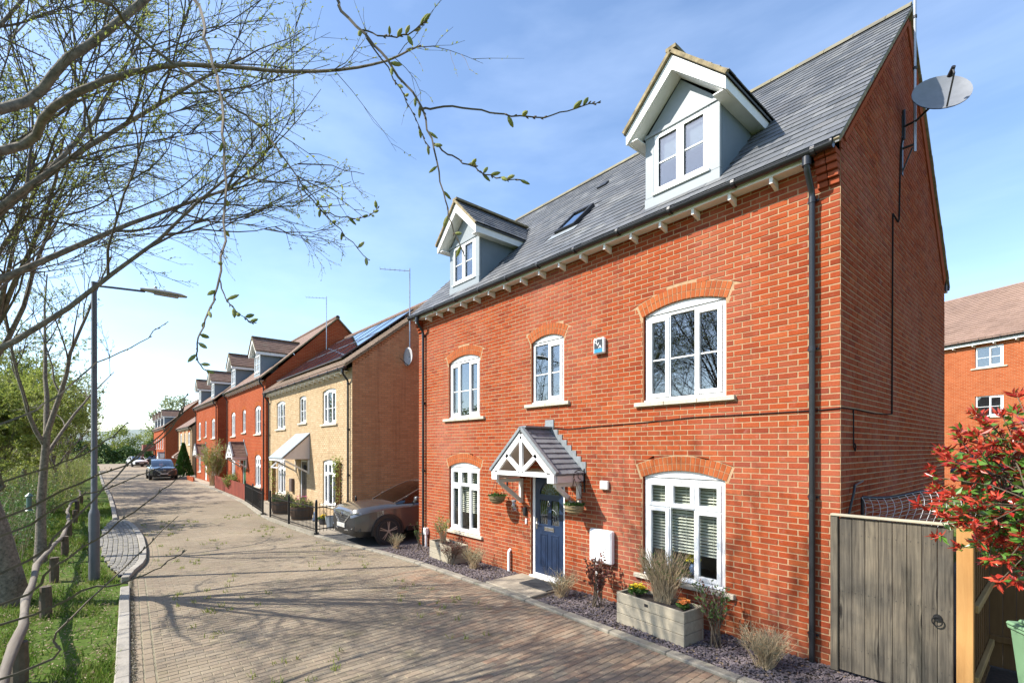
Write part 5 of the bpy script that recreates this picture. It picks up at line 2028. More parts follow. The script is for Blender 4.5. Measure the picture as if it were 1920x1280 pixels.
planter((-3.78, -.56, .01), RAD(-5), 1.14, .44, .46, "long pale wooden trough planter below the near ground-floor window")
stems_plant("ornamental_grass", "tan dry grass clump in the trough planter below the near window", (-3.72, -.50, .40), 420, .74, .46, stem_tan, leafA, 1, (.10, .01), .25, .004, 0, None, .2, .5)
stems_plant("spring_flowers", "yellow primroses at the far end of the near trough planter", (-4.12, -.55, .40), 34, .13, .16, stem_brown, leafA, 8, (.08, .035), .2, .003, 0, None, .2, .7, "flowers", petalY, .95)
stems_plant("spring_flowers", "red and yellow bedding flowers at the near end of the near trough planter", (-3.38, -.58, .40), 26, .09, .12, stem_brown, leafA, 8, (.06, .03), .2, .003, 0, None, .2, .7, "flowers", petalO, .9)
planter((-9.36, -.40, .01), RAD(-4), 1.05, .44, .40, "pale trough planter below the far ground-floor window")
stems_plant("budding_shrub", "light green budding shrub growing in the far trough planter", (-9.62, -.36, .36), 34, .62, .30, stem_tan, leafY, 7, (.05, .026), .3, .005, 3)
stems_plant("heather_clump", "low reddish heather spilling from the far trough planter", (-8.92, -.62, .03), 90, .48, .30, stem_brown, leafR, 9, (.035, .014), .5, .003, 3)
stems_plant("lavender_bush", "grey green lavender clump between the far trough and the door", (-8.28, -.46, .02), 110, .42, .30, stem_tan, leafB, 9, (.04, .008), .4, .003, 2)
stems_plant("lavender_bush", "small grey lavender at the corner by the parked car", (-11.25, -.75, .02), 60, .34, .26, stem_tan, leafB, 8, (.035, .007), .4, .003, 2)
stems_plant("rose_bush", "bare green stemmed rose at the far house corner", (-10.72, -.38, .02), 9, .62, .22, stem_brown, leafA, 12, (.035, .02), .3, .007, 3)
stems_plant("lavender_bush", "dry straw coloured lavender right of the door path", (-5.72, -.48, .02), 120, .40, .34, stem_tan, leafB, 7, (.04, .008), .4, .003, 2)
stems_plant("rose_bush", "dark red leaved rose bush below the meter cabinet", (-4.98, -.42, .02), 13, .74, .32, stem_brown, leafR, 34, (.06, .04), .3, .008, 5)
stems_plant("rose_bush", "tall rose bush with new green and red leaves right of the near trough", (-2.98, -.50, .02), 9, .80, .26, stem_brown, leafA, 22, (.05, .032), .3, .009, 5)
stems_plant("rose_shoots", "bronze red new rose shoots beside the near downpipe bed", (-3.02, -.47, .05), 8, .72, .24, stem_brown, leafR, 18, (.045, .028), .3, .005, 4)
stems_plant("lavender_bush", "pale straw lavender mound in front of the downpipe", (-2.32, -.62, .02), 240, .40, .30, stem_tan, leafB, 5, (.035, .007), .4, .003, 3)

# flowers standing inside the ground-floor window
fv = thing("window_flowers", "yellow daffodils in a vase inside the near ground-floor window", "flowers", (-3.72, .30, .66))
m_ = MB(); m_.lathe([(.03, 0), (.05, .04), (.055, .12), (.035, .17)], 14); m_.build("vase", M_plain("vase_blue", (.1, .16, .3), .3), fv, smooth=True)
m_ = MB(); f_ = MB()
for i in range(14):
    d = rand_dir(.3, 1)
    p = Vector((d.x * .12, d.y * .05, .2 + d.z * .1))
    m_.tube([(0, 0, .1), tuple(p)], .004, 4)
    for k in range(6):
        leaf_quad(f_, p, (math.cos(k * 1.05), -.3, math.sin(k * 1.05)), .045, .03, (0, 1, 0))
m_.build("flower_stems", leafA, fv); f_.build("petals", petalY, fv)

# ---------------------------------------------------------------- gate, side fence, net, bin
wood_grey = M_knotty("weathered_grey_wood", (.055, .05, .044), (.165, .148, .12), (.022, .02, .018))
wood_new = M_wood("new_orange_wood", (.30, .15, .05), (.44, .25, .095))
wood_brown = M_wood("brown_fence_wood", (.12, .066, .026), (.21, .125, .054))
gate = thing("side_gate", "weathered grey boarded side gate beside the gable", "gate", (-1.80, -.12, .06))
nb = 8
bw_ = .965 / nb
m_ = MB(); m_.bbox(.0, .075, -.02, .05, -.02, 1.745, .006); m_.build("hinge_post", wood_grey, gate)
for i in range(nb):
    m_ = MB(); x_ = .085 + i * bw_
    m_.bbox(x_ + .0015, x_ + bw_ - .0015, -.0 + rng.uniform(-.002, .002), .022, .0, 1.735, .005)
    m_.build("board", wood_grey, gate)
m_ = MB()
for zz in (.22, .85, 1.5):
    m_.bbox(.09, 1.04, .0225, .055, zz, zz + .1)
m_.build("ledge", wood_grey, gate)
m_ = MB(); m_.bbox(.0, 1.06, -.03, .055, 1.746, 1.772, .005); m_.build("capping", M_wood("gate_cap_wood", (.30, .27, .2), (.44, .40, .3), axis='x'), gate)
nl_ = MB()
for i in range(nb):
    for zz in (.27, .9, 1.55):
        for dx in (.03, .09):
            nl_.lathe([(.004, 0), (.004, -.003)], 6, (.085 + i * bw_ + dx, -.001, zz), 'y')
nl_.build("nails", dark_metal, gate)
for zz in (.3, 1.45):
    hg_ = MB(); hg_.prism([(.0, zz - .025), (.34, zz - .01), (.34, zz + .01), (.0, zz + .025)], lambda p: (p[0], .056, p[1]), lambda p: (p[0], .062, p[1])); hg_.build("hinge", black_iron, gate)
m_ = MB(); m_.tube([(.93 + .04 * math.cos(t), -.025, .78 + .045 * math.sin(t)) for t in [i * 2 * math.pi / 18 for i in range(19)]], .006, 6)
m_.lathe([(.035, -.012), (.035, .0)], 14, (.93, -.002, .815), 'y')
m_.build("ring_handle", black_iron, gate)
post = MB(); post.bbox(-.062, .062, -.05, .05, 0, 1.79, .006)
pst = tag(post.build("gate_post", wood_new, None, loc=(-.665, -.10, .02)), "orange new timber gate post at the latch side", "post")
side = thing("side_fence", "brown close-boarded fence running back from the gate post", "fence", (-.64, 0, .02))
for i in range(16):
    m_ = MB(); y_ = .0 + i * .09
    m_.bbox(-.012, .012 + (i % 2) * .008, y_ + .001, y_ + .096, .0, 1.76, .003); m_.build("board", wood_brown, side)
for zz in (.25, .95, 1.55):
    m_ = MB(); m_.bbox(.021, .065, -.04, 1.44, zz, zz + .075); m_.build("rail", M_wood("rail_wood_y", (.36, .24, .09), (.50, .36, .17), axis='y') if 'rail_wood_y' not in MATS else MATS['rail_wood_y'], side)
m_ = MB(); m_.bbox(-.012, .03, .0, 1.44, -.02, .0 - .001); m_.build("gravel_board", wood_brown, side)
rearf = thing("rear_fence", "dark close-boarded fence behind the green bin", "fence", (-.62, 1.46, .02))
for i in range(24):
    m_ = MB(); x_ = .0 + i * .11
    m_.bbox(x_ + .001, x_ + .108, .0, .02 + (i % 2) * .008, 0, 1.72, .003); m_.build("board", wood_brown, rearf)
for zz in (.3, 1.4):
    m_ = MB(); m_.bbox(0, 2.6, -.045, -.001, zz, zz + .075); m_.build("rail", wood_brown, rearf)

# football net folded behind the gate
net = thing("goal_net", "white string net sagging over a dark frame behind the gate", "net", (-1.3, .9, 0))
m_ = MB()
NX, NY = 17, 13


def netp(i, j):
    u, w = i / (NX - 1), j / (NY - 1)
    x_ = -.36 + .95 * u
    y_ = -.35 + 1.0 * u * .9 + .25 * w
    top = 1.98 + .06 * math.sin(u * 3.1) - .04 * math.sin(7 * u)
    z_ = top - (w ** 1.3) * .62 - .05 * math.sin(9 * u + 4 * w) * w
    return Vector((x_ + .05 * math.sin(5 * w), y_ - .35 * w, z_))


for i in range(NX):
    m_.tube([tuple(netp(i, j)) for j in range(NY)], .0028, 3, cap=False)
for j in range(NY):
    m_.tube([tuple(netp(i, j)) for i in range(NX)], .0028, 3, cap=False)
m_.build("netting", M_plain("net_string", (.5, .5, .5), .8), net)
m_ = MB(); m_.tube([tuple(netp(i, 0) + Vector((0, .03, 0))) for i in range(NX)], .02, 8)
m_.tube([tuple(netp(0, 0) + Vector((0, .03, 0))), (-.36, -.3, 0.02)], .02, 8); m_.tube([tuple(netp(NX - 1, 0) + Vector((0, .03, 0))), (.6, .6, 0.02)], .02, 8)
m_.build("net_frame", dark_metal, net)
wb = MB(); wb.tube([(.02, .18, 1.72), (.05, .32, 2.05), (.04, .40, 2.13)], .014, 7); wb.tube([(.04, .40, 2.13), (.04, .75, 2.17)], .012, 7)
tag(wb.build("wall_bracket", black_iron, None, loc=(GX, 0, 0)), "bent black iron bracket on the gable above the gate", "bracket")

shed = thing("garden_shed", "dark timber shed with felt roof at the back of the side passage", "shed", (-.3, 8.2, 0))
for i in range(22):
    m_ = MB(); m_.bbox(-1.3 + i * .15 + .001, -1.3 + i * .15 + .148, 0, .02 + (i % 2) * .01, 0, 2.05, .003); m_.build("board", wood_brown, shed)
m_ = MB(); m_.box(-1.3, 2.0, .05, 2.4, 0, 2.04); m_.build("shed_box", wood_brown, shed)
m_ = MB(); m_.prism([(-.25, 2.02), (1.2, 2.45), (2.65, 2.02), (2.65, 2.08), (1.2, 2.52), (-.25, 2.08)], lambda p: (-1.45, p[0], p[1]), lambda p: (2.15, p[0], p[1])); m_.build("roof", M_plain("roof_felt", (.05, .055, .065), .9), shed)
green_bin = M_plain("bin_green", (.14, .25, .14), .5, var=.1, scale=5)
bn = thing("wheelie_bin", "pale green wheelie bin behind the red-leaved shrub", "bin", (.05, -.38, 0), RAD(35))
m_ = MB()
prof = [(.21, .23, .02), (.24, .27, .5), (.275, .31, .98)]
pv_ = []
for hx, hy, z_ in prof:
    pv_.append([(-hx, -hy, z_), (hx, -hy, z_), (hx, hy, z_), (-hx, hy, z_)])
for a, b in zip(pv_, pv_[1:]):
    for k in range(4):
        m_.quad(a[k], a[(k + 1) % 4], b[(k + 1) % 4], b[k])
m_.quad(*pv_[0][::-1])
m_.bbox(-.29, .29, -.325, .325, .955, .985, .008)
m_.build("bin_body", green_bin, bn)
m_ = MB(); m_.bbox(-.30, .30, -.345, .33, .986, 1.02, .012); m_.bbox(-.25, .25, -.28, .27, 1.0205, 1.055, .017); m_.bbox(-.12, .12, -.37, -.346, .985, 1.03, .008)
m_.build("lid", green_bin, bn)
m_ = MB(); m_.tube([(-.26, .36, .97), (.26, .36, .97)], .015, 8); m_.box(-.2, -.17, .331, .36, .93, .99); m_.box(.17, .2, .331, .36, .93, .99); m_.build("handle", green_bin, bn)
for s in (-1, 1):
    m_ = MB(); m_.lathe([(.05, -.025), (.1, -.025), (.1, .025), (.05, .025)], 16, (s * .25, .26, .1), 'x'); m_.build("wheel", black_pvc, bn)

# ---------------------------------------------------------------- red-leaved shrub
pr = [(.40, .03, .02), (.48, .05, .025), (.32, .02, .02), (.54, .09, .04), (.36, .04, .03)]
leaf_red = M_leaf("leaf_red_glossy", pr, .3, .28, .6)
leaf_grn = M_leaf("leaf_green_glossy", [(.08, .19, .025), (.12, .25, .04), (.06, .14, .02)], .28, .3, .6)
ph = thing("red_leaved_shrub", "large shrub with glossy red and green leaves beside the side gate", "shrub", (.10, -.96, 0))
m_ = MB()
tips = []
PC = Vector((-.06, .0, 2.2))
for i in range(9):
    a = rng.uniform(0, 6.28)
    top = PC + Vector((math.cos(a) * .35, math.sin(a) * .35, rng.uniform(-.3, .35)))
    m_.tube([(rng.uniform(-.05, .05), rng.uniform(-.05, .05), 0), (top.x * .3, top.y * .3, 1.0), tuple(top)], [.022, .016, .009], 6)
    for k in range(38):
        d = rand_dir(-.9, 1)
        e = PC + Vector((d.x * .88, d.y * .78, d.z * .8 - .5 * max(0, d.x))) * rng.uniform(.6, 1.06)
        q = (top + e) / 2 + Vector((0, 0, .06))
        m_.tube([tuple(top), tuple(q), tuple(e)], [.007, .005, .003], 4)
        tips.append((q, e, d))
m_.build("branches", stem_brown, ph)
lp = []
for (q, e, d) in tips:
    out = (e - q).normalized()
    for k in range(16):          # a rosette of red leaves at each tip
        dd = (out * rng.uniform(.2, 1) + rand_dir(-.4, 1) * .9).normalized()
        lp.append((e + rand_dir() * .02, dd, rng.uniform(.05, .095), rng.uniform(.02, .032), 0 if rng.random() < .86 else 1))
    for k in range(13):
        u = rng.random()
        p = q + (e - q) * u
        dd = (out * .3 + rand_dir(-.6, .8)).normalized()
        lp.append((p, dd, rng.uniform(.06, .10), rng.uniform(.03, .042), 1 if rng.random() < .6 - .25 * d.z else 0))
cam_l = Vector((-.10, -5.58, 2.58))
lp.sort(key=lambda L_: (L_[0] - cam_l).length - (.0 if in_view(L_[0].x + .10, L_[0].y - .96, L_[0].z, 0) else -5) if False else ((L_[0] - cam_l).length + (0 if in_view(L_[0].x + .10, L_[0].y - .96, L_[0].z, 0) else 9)))
lm = {}
for mi, mm in ((0, leaf_red), (1, leaf_grn)):
    q_ = MB(); leaf_quad(q_, (0, 0, 0), (1, 0, 0), 1, .36 if mi == 0 else .45, (0, 0, 1)); lm[mi] = q_.mesh("leaf", mm)
ra, rb = MB(), MB()
for i, (p, d, L_, w_, mi) in enumerate(lp):
    if i < 300:
        rot = d.to_track_quat('X', 'Z').to_euler()
        o = link("leaf", lm[mi], ph, p, rot); o.scale = (L_, L_, L_)
        o.rotation_euler.rotate_axis('X', rng.uniform(-1.5, 1.5))
    else:
        leaf_quad((ra, rb)[mi], p, d, L_, w_)
tag(ra.build("red_leaves", leaf_red, ph), kind="stuff"); tag(rb.build("green_leaves", leaf_grn, ph), kind="stuff")

# ---------------------------------------------------------------- buff house forecourt
fen = thing("black_railing", "black iron railing along the front of the buff house", "railing", (-14.5, -1.7, .03))
bar_m = MB(); bar_m.tube([(0, 0, .08), (0, 0, .90)], .008, 5); bar_m.lathe([(.012, .9), (.0, .94)], 5)
bar_me = bar_m.mesh("bar", black_iron)
base_w = Vector((-14.5, -1.7, 0))
FP = [(-14.47, -1.67), (-16.71, -1.80), (-18.79, -1.84)], [(-20.17, -1.76), (-22.78, -1.53), (-25.22, -1.31)], [(-14.47, -1.67), (-14.75, -.35)]
done_p = set()
for run in FP:
    for (a, b) in zip(run, run[1:]):
        A, B = Vector((*a, 0)) - base_w, Vector((*b, 0)) - base_w
        L_ = (B - A).length
        r_ = MB()
        for zz in (.16, .80):
            r_.beam((A.x, A.y, zz), (B.x, B.y, zz), .012, .03)
        r_.build("rail", black_iron, fen)
        n_ = int(L_ / .105)
        for i in range(1, n_):
            p = A + (B - A) * (i / n_)
            link("bar", bar_me, fen, (p.x, p.y, 0))
        for p in (A, B):
            k = (round(p.x, 2), round(p.y, 2))
            if k not in done_p:
                done_p.add(k)
                q_ = MB(); q_.bbox(p.x - .028, p.x + .028, p.y - .028, p.y + .028, 0, .98, .004); q_.lathe([(.035, .98), (.03, 1.02), (0, 1.05)], 8, (p.x, p.y, 0)); q_.build("post", black_iron, fen)
kb_ = MB()
for run in FP[:2]:
    for (a, b) in zip(run, run[1:]):
        kb_.beam((a[0], a[1], .05), (b[0], b[1], .05), .16, .1)
tag(kb_.build("railing_plinth", concrete), "low pale concrete strip carrying the black railing", "plinth")

barrel_m = M_wood("barrel_wood", (.05, .03, .02), (.11, .07, .045))


def barrel(loc, r, h, label, mat=None, name="barrel_planter", leaf=None, n=60, hh=.45, fl=None):
    b = thing(name, label, "planter", loc)
    m = MB(); m.lathe([(r * .82, 0), (r * .97, h * .4), (r, h * .7), (r * .98, h), (r * .88, h), (r * .86, h - .06)], 20); m.build("tub", mat or barrel_m, b, smooth=False)
    m = MB()
    for z_ in (h * .2, h * .8):
        m.lathe([(r * (.9 if z_ < h / 2 else 1.005), z_ - .02), (r * (.92 if z_ < h / 2 else 1.008), z_ + .02)], 20)
    m.build("hoop", dark_metal, b)
    f = MB(); s = MB()
    for i in range(n):
        d = rand_dir(.1, 1)
        e = Vector((d.x * r * .9, d.y * r * .9, h + d.z * hh * rng.uniform(.6, 1)))
        s.tube([(d.x * r * .2, d.y * r * .2, h - .05), tuple(e)], .005, 4)
        for k in range(9):
            leaf_quad(f, Vector((e.x, e.y, h)).lerp(e, rng.random()), rand_dir(-.2, 1), rng.uniform(.05, .1), .03)
    s.build("stems", stem_brown, b); tag(f.build("foliage", leaf or leafA, b), kind="stuff")
    if fl:
        q = MB()
        for i in range(20):
            d = rand_dir(.2, 1)
            for k in range(5):
                leaf_quad(q, (d.x * r * .7, d.y * r * .7, h + d.z * hh), (math.cos(k * 1.25), math.sin(k * 1.25), .3), .05, .04, (0, 0, 1))
        q.build("flowers", fl, b)
    return b


barrel((-20.3, -1.0, .015), .42, .48, "dark barrel tub of shrubs behind the railing left of the buff house door", hh=.5)
barrel((-18.15, -.95, .015), .40, .46, "dark barrel tub with pink flowers behind the railing right of the buff house door", hh=.42, fl=petalP, leaf=leafY)
barrel((-16.45, -.78, .015), .14, .18, "small dark pot of yellow flowers near the grey bucket", M_plain("pot_dark", (.05, .05, .055), .5), "flower_pot", n=14, hh=.14, fl=petalY)
bkt = thing("metal_bucket", "grey galvanised bucket standing by the buff house railing", "bucket", (-15.55, -.80, .015))
m_ = MB(); m_.lathe([(.17, 0), (.22, .36), (.225, .37), (.205, .37), (.16, .03)], 22); m_.build("pail", M_plain("bucket_blue_grey", (.25, .29, .33), .5, .3), bkt, smooth=False)
m_ = MB(); m_.tube([(.22 * math.cos(t), .05, .36 - .16 * math.sin(t)) for t in [i * math.pi / 10 for i in range(11)]], .006, 5); m_.build("handle", grey_metal, bkt)
orn = MB(); orn.lathe([(.09, 0), (.1, .08), (.05, .18), (.07, .26), (.04, .34), (0, .38)], 12)
tag(orn.build("garden_ornament", M_plain("ornament_blue", (.12, .16, .24), .5), None, smooth=True, loc=(-17.3, -.75, .015)), "small slate blue garden ornament between the tubs and the bucket", "ornament")
mb2 = MB(); mb2.bbox(-.16, .16, -.12, -.002, 0, .55, .01)
tag(mb2.build("post_box", M_plain("box_brown", (.10, .07, .06), .5), None, loc=(-21.55, -.255, .75)), "brown wall cabinet left of the buff house door", "meter box")


def trellis(loc, w, h, label):
    t = thing("trellis", label, "trellis", loc)
    m = MB()
    k = .0
    for s in (-1, 1):
        i = -h
        while i < w:
            a0, a1 = max(0, i), min(w, i + h)
            z0_, z1_ = (a0 - i), (a1 - i)
            if s < 0:
                z0_, z1_ = h - z0_, h - z1_
            m.beam((a0, -.02 * s - .03, z0_), (a1, -.02 * s - .03, z1_), .008, .03, (0, 1, 0))
            i += .11
    frame_rect(m, 0, w, 0, h, .03, -.06, -.02)
    m.build("lattice", wood_brown, t)
    f = MB()
    for i in range(160):
        leaf_quad(f, (rng.uniform(-.1, w + .1), rng.uniform(-.18, -.05), h * (1 - rng.random() ** 2.2 * .8) + rng.uniform(-.1, .2)), rand_dir(-.5, 1), rng.uniform(.05, .1), .05)
    tag(f.build("climber_foliage", leafY, t), kind="stuff")
    return t


trellis((-16.55, -.26, .2), .38, 1.9, "brown trellis with yellow green climber at the near end of the buff front")
trellis((-24.6, -.26, .2), .38, 1.9, "brown trellis with climber at the far end of the buff front")
wl_ = thing("wall_lamp", "black lantern lamp right of the buff house door", "lamp", (-19.55, -.26, 1.75))
m_ = MB(); m_.lathe([(.03, -.1), (.06, -.08), (.075, .1), (.09, .11), (0, .2)], 6, (0, -.14, 0)); m_.tube([(0, 0, -.05), (0, -.14, -.12)], .012, 6); m_.build("lantern", black_iron, wl_)
# aerial and dish on the buff house gable
d2 = thing("satellite_dish", "small grey satellite dish on the buff gable behind the far downpipe", "satellite dish", (-15.28, 1.75, 5.75))
m_ = MB(); m_.lathe([(.0, .07), (.15, .055), (.27, .02), (.32, -.02), (.26, .01), (.0, .055)], 20, (.35, -.15, 0), 'y'); m_.build("dish_bowl", M_plain("dish_pale", (.42, .43, .44), .5), d2, smooth=True)
m_ = MB(); m_.tube([(0, 0, -.1), (.2, 0, -.1), (.35, -.1, 0)], .02, 8); m_.tube([(.35, -.15, -.3), (.35, -.45, -.1)], .012, 6); m_.build("bracket_arm", dark_metal, d2)
for (lab, lx, ly, lz, ln_) in (("thin aerial mast above the buff house gable", -15.1, 1.75, 6.0, 2.9), ("thin aerial mast on the ridge end of the red house beyond the buff one", -25.6, 2.6, 7.3, 3.3), ("distant aerial on the far red terrace roof", -73.4, 3.4, 8.2, 2.6)):
    t = thing("aerial_mast", lab, "aerial", (lx, ly, lz))
    m_ = MB(); m_.tube([(0, 0, 0), (0, 0, ln_)], .022, 6); m_.build("pole", grey_metal, t)
    m_ = MB(); m_.tube([(0, 0, ln_ - .1), (-.45, -.9, ln_ - .12)], .012, 5)
    for i in range(7):
        u = i / 6; p = Vector((-.45 * u, -.9 * u, ln_ - .1)); s = Vector((.9, -.45, 0)) * .14
        m_.tube([tuple(p - s), tuple(p + s)], .006, 4)
    m_.build("aerial_elements", grey_metal, t)

# red-brown board fence beyond the buff house
rb_m = M_wood("red_stain_wood", (.13, .03, .02), (.22, .055, .035))
rfen = thing("red_board_fence", "low red-brown board fence in front of the next red house", "fence", (-26, -1.28, .02))
bm2 = MB(); bm2.bbox(-.06, .06, -.01, .01, .02, .80, .003)
bme = bm2.mesh("board", rb_m)
x_ = -26.0
i = 0
while x_ > -36.2:
    yy = interp(EDGE_R, x_) + .26
    link("board", bme, rfen, (x_ + 26, yy + 1.28, rng.uniform(-.015, .015)), (0, 0, .02))
    x_ -= .13 if x_ < -29 else .17
    i += 1
m_ = MB()
for zz in (.2, .65):
    m_.beam((0, interp(EDGE_R, -26) + .30 + 1.28, zz), (-10.2, interp(EDGE_R, -36.2) + .30 + 1.28, zz), .03, .06)
m_.build("rail", rb_m, rfen)
stems_plant("hedge_plant", "green plants behind the red-brown board fence", (-31.5, -.75, .02), 80, .95, 1.6, stem_brown, leafY, 16, (.08, .05), .3, .008, 4, None, .2, .2, "plants")
stems_plant("garden_shrub", "tall yellow shrub at the gap between the two nearest far red houses", (-38.3, -.55, .02), 60, 2.6, .9, stem_tan, leafY, 40, (.10, .06), .3, .012, 6, None, .2, .7, "shrub")
con = thing("conifer_shrub", "dark green cone-shaped conifer beside the black car", "shrub", (-52.0, -.75, 0))
m_ = MB()
for i in range(2600):
    z_ = 2.9 * (1 - rng.random() ** .8)
    r = .75 * (1 - z_ / 3.0) * rng.uniform(.7, 1.05)
    a = rng.uniform(0, 6.28)
    leaf_quad(m_, (r * math.cos(a), r * math.sin(a), z_ + .05), (math.cos(a) * .5, math.sin(a) * .5, 1), .22, .09)
m_.build("foliage", M_leaf("conifer_green", [(.035, .10, .015), (.06, .15, .025), (.025, .07, .012)], .15), con)
m_ = MB(); m_.tube([(0, 0, 0), (0, 0, 2.4)], [.06, .02], 6); m_.build("trunk", stem_brown, con)
stems_plant("garden_shrub", "low yellow green shrub left of the dark conifer", (-55.0, -.7, .02), 60, .9, .8, stem_brown, leafY, 22, (.10, .06), .3, .01, 4, None, .2, .9, "shrub")
wall_b = MB()
for i in range(8):
    wall_b.box(-47.6 + i * .225 * 2, -47.6 + i * .45 + .44, -1.02, -.92, .0, .32 + .0)
tag(wall_b.build("garden_wall", wall_red_far), "low brick garden wall near the black car", "wall")

# street lamp
lampg = M_plain("lamp_paint_grey", (.10, .105, .115), .5, .2, var=.12, scale=4)
sl_ = thing("street_lamp", "grey street lamp post with flat lantern on an arm", "street lamp", (-12.54, -6.61, 0))
m_ = MB(); m_.lathe([(.088, 0), (.088, 1.28), (.078, 1.33), (.052, 1.40), (.044, 5.82), (.044, 5.86), (0, 5.87)], 20); smooth_by_angle(m_.build("column", lampg, sl_), 30)
m_ = MB(); m_.tube([(0, 0, 5.79), (0, .30, 5.81), (0, .80, 5.84)], .022, 10); m_.build("arm", lampg, sl_, smooth=True)
m_ = MB()
secs = [(.72, .03, .03), (.80, .075, .05), (.95, .115, .065), (1.2, .14, .062), (1.42, .12, .045), (1.53, .06, .022)]
b0 = 0
for (y_, hw_, hh_) in secs:
    for k in range(14):
        a = 2 * math.pi * k / 14
        z_ = math.sin(a) * hh_
        if z_ < 0: z_ *= .45
        m_.v.append((math.cos(a) * hw_, y_, 5.85 + z_ + .02))
for i in range(len(secs) - 1):
    for k in range(14):
        m_.f.append([i * 14 + k, i * 14 + (k + 1) % 14, (i + 1) * 14 + (k + 1) % 14, (i + 1) * 14 + k]); m_.m.append(0)
m_.f.append(list(range(14))); m_.m.append(0); m_.f.append([70 + k for k in range(13, -1, -1)]); m_.m.append(0)
m_.lathe([(.03, .0), (.03, .05), (.0, .06)], 10, (0, .98, 5.93))
m_.build("lantern", M_plain("lamp_head_grey", (.40, .41, .40), .45), sl_, smooth=True)
m_ = MB(); m_.bbox(-.09, .09, .95, 1.38, 5.825, 5.842, .004); m_.build("lens", M_plain("lamp_lens", (.25, .25, .24), .2), sl_)
m_ = MB(); m_.box(-.03, .03, -.089, -.0875, .35, .95); m_.build("access_door", lampg, sl_)

# knee rail of a wavy log along the verge
log_m = M_wood("bleached_log", (.095, .08, .065), (.23, .20, .165), axis='x')
kr = thing("log_rail", "bleached crooked log rail on short posts along the verge", "rail", (-9, -7.35, 0))
pts, rad = [], []
for i in range(38):
    X = -5.0 - i * .8
    pts.append((X + 9, .09 * math.sin(i * .42 + 1) + .02 * math.sin(i * 1.9) + .06, .45 + .035 * math.sin(i * .8) - .002 * i))
    rad.append(.052 + .008 * math.sin(i * 2.3) - .0004 * i)
m_ = MB(); m_.tube(pts, rad, 10); m_.build("log", log_m, kr, smooth=True)
for i, X in enumerate((-7.6, -10.4, -13.05, -16.0, -19.2, -22.6, -26.4, -30.2)):
    m_ = MB(); m_.lathe([(.075, -.05), (.08, .2), (.07, .43)], 10, (X + 9, .14 + (i % 2) * .04, 0)); m_.build("post", stem_brown, kr)

# ---------------------------------------------------------------- cars (nose towards -y)
import bmesh as _b
rubber = M_plain("tyre_rubber", (.018, .018, .019), .8, var=.2)
trim_black = M_plain("car_trim_black", (.015, .015, .016), .45)
car_glass = M_glass("car_glass", (.16, .18, .18), .06)
lamp_glass = M_plain("headlamp_glass", (.10, .11, .13), .12, .3, spec=.7)
alloy_dark = M_plain("alloy_dark", (.06, .055, .055), .3, .7)
alloy_bright = M_plain("alloy_bright", (.34, .33, .32), .3, .8)
plate_m = M_plain("number_plate", (.40, .39, .36), .5)


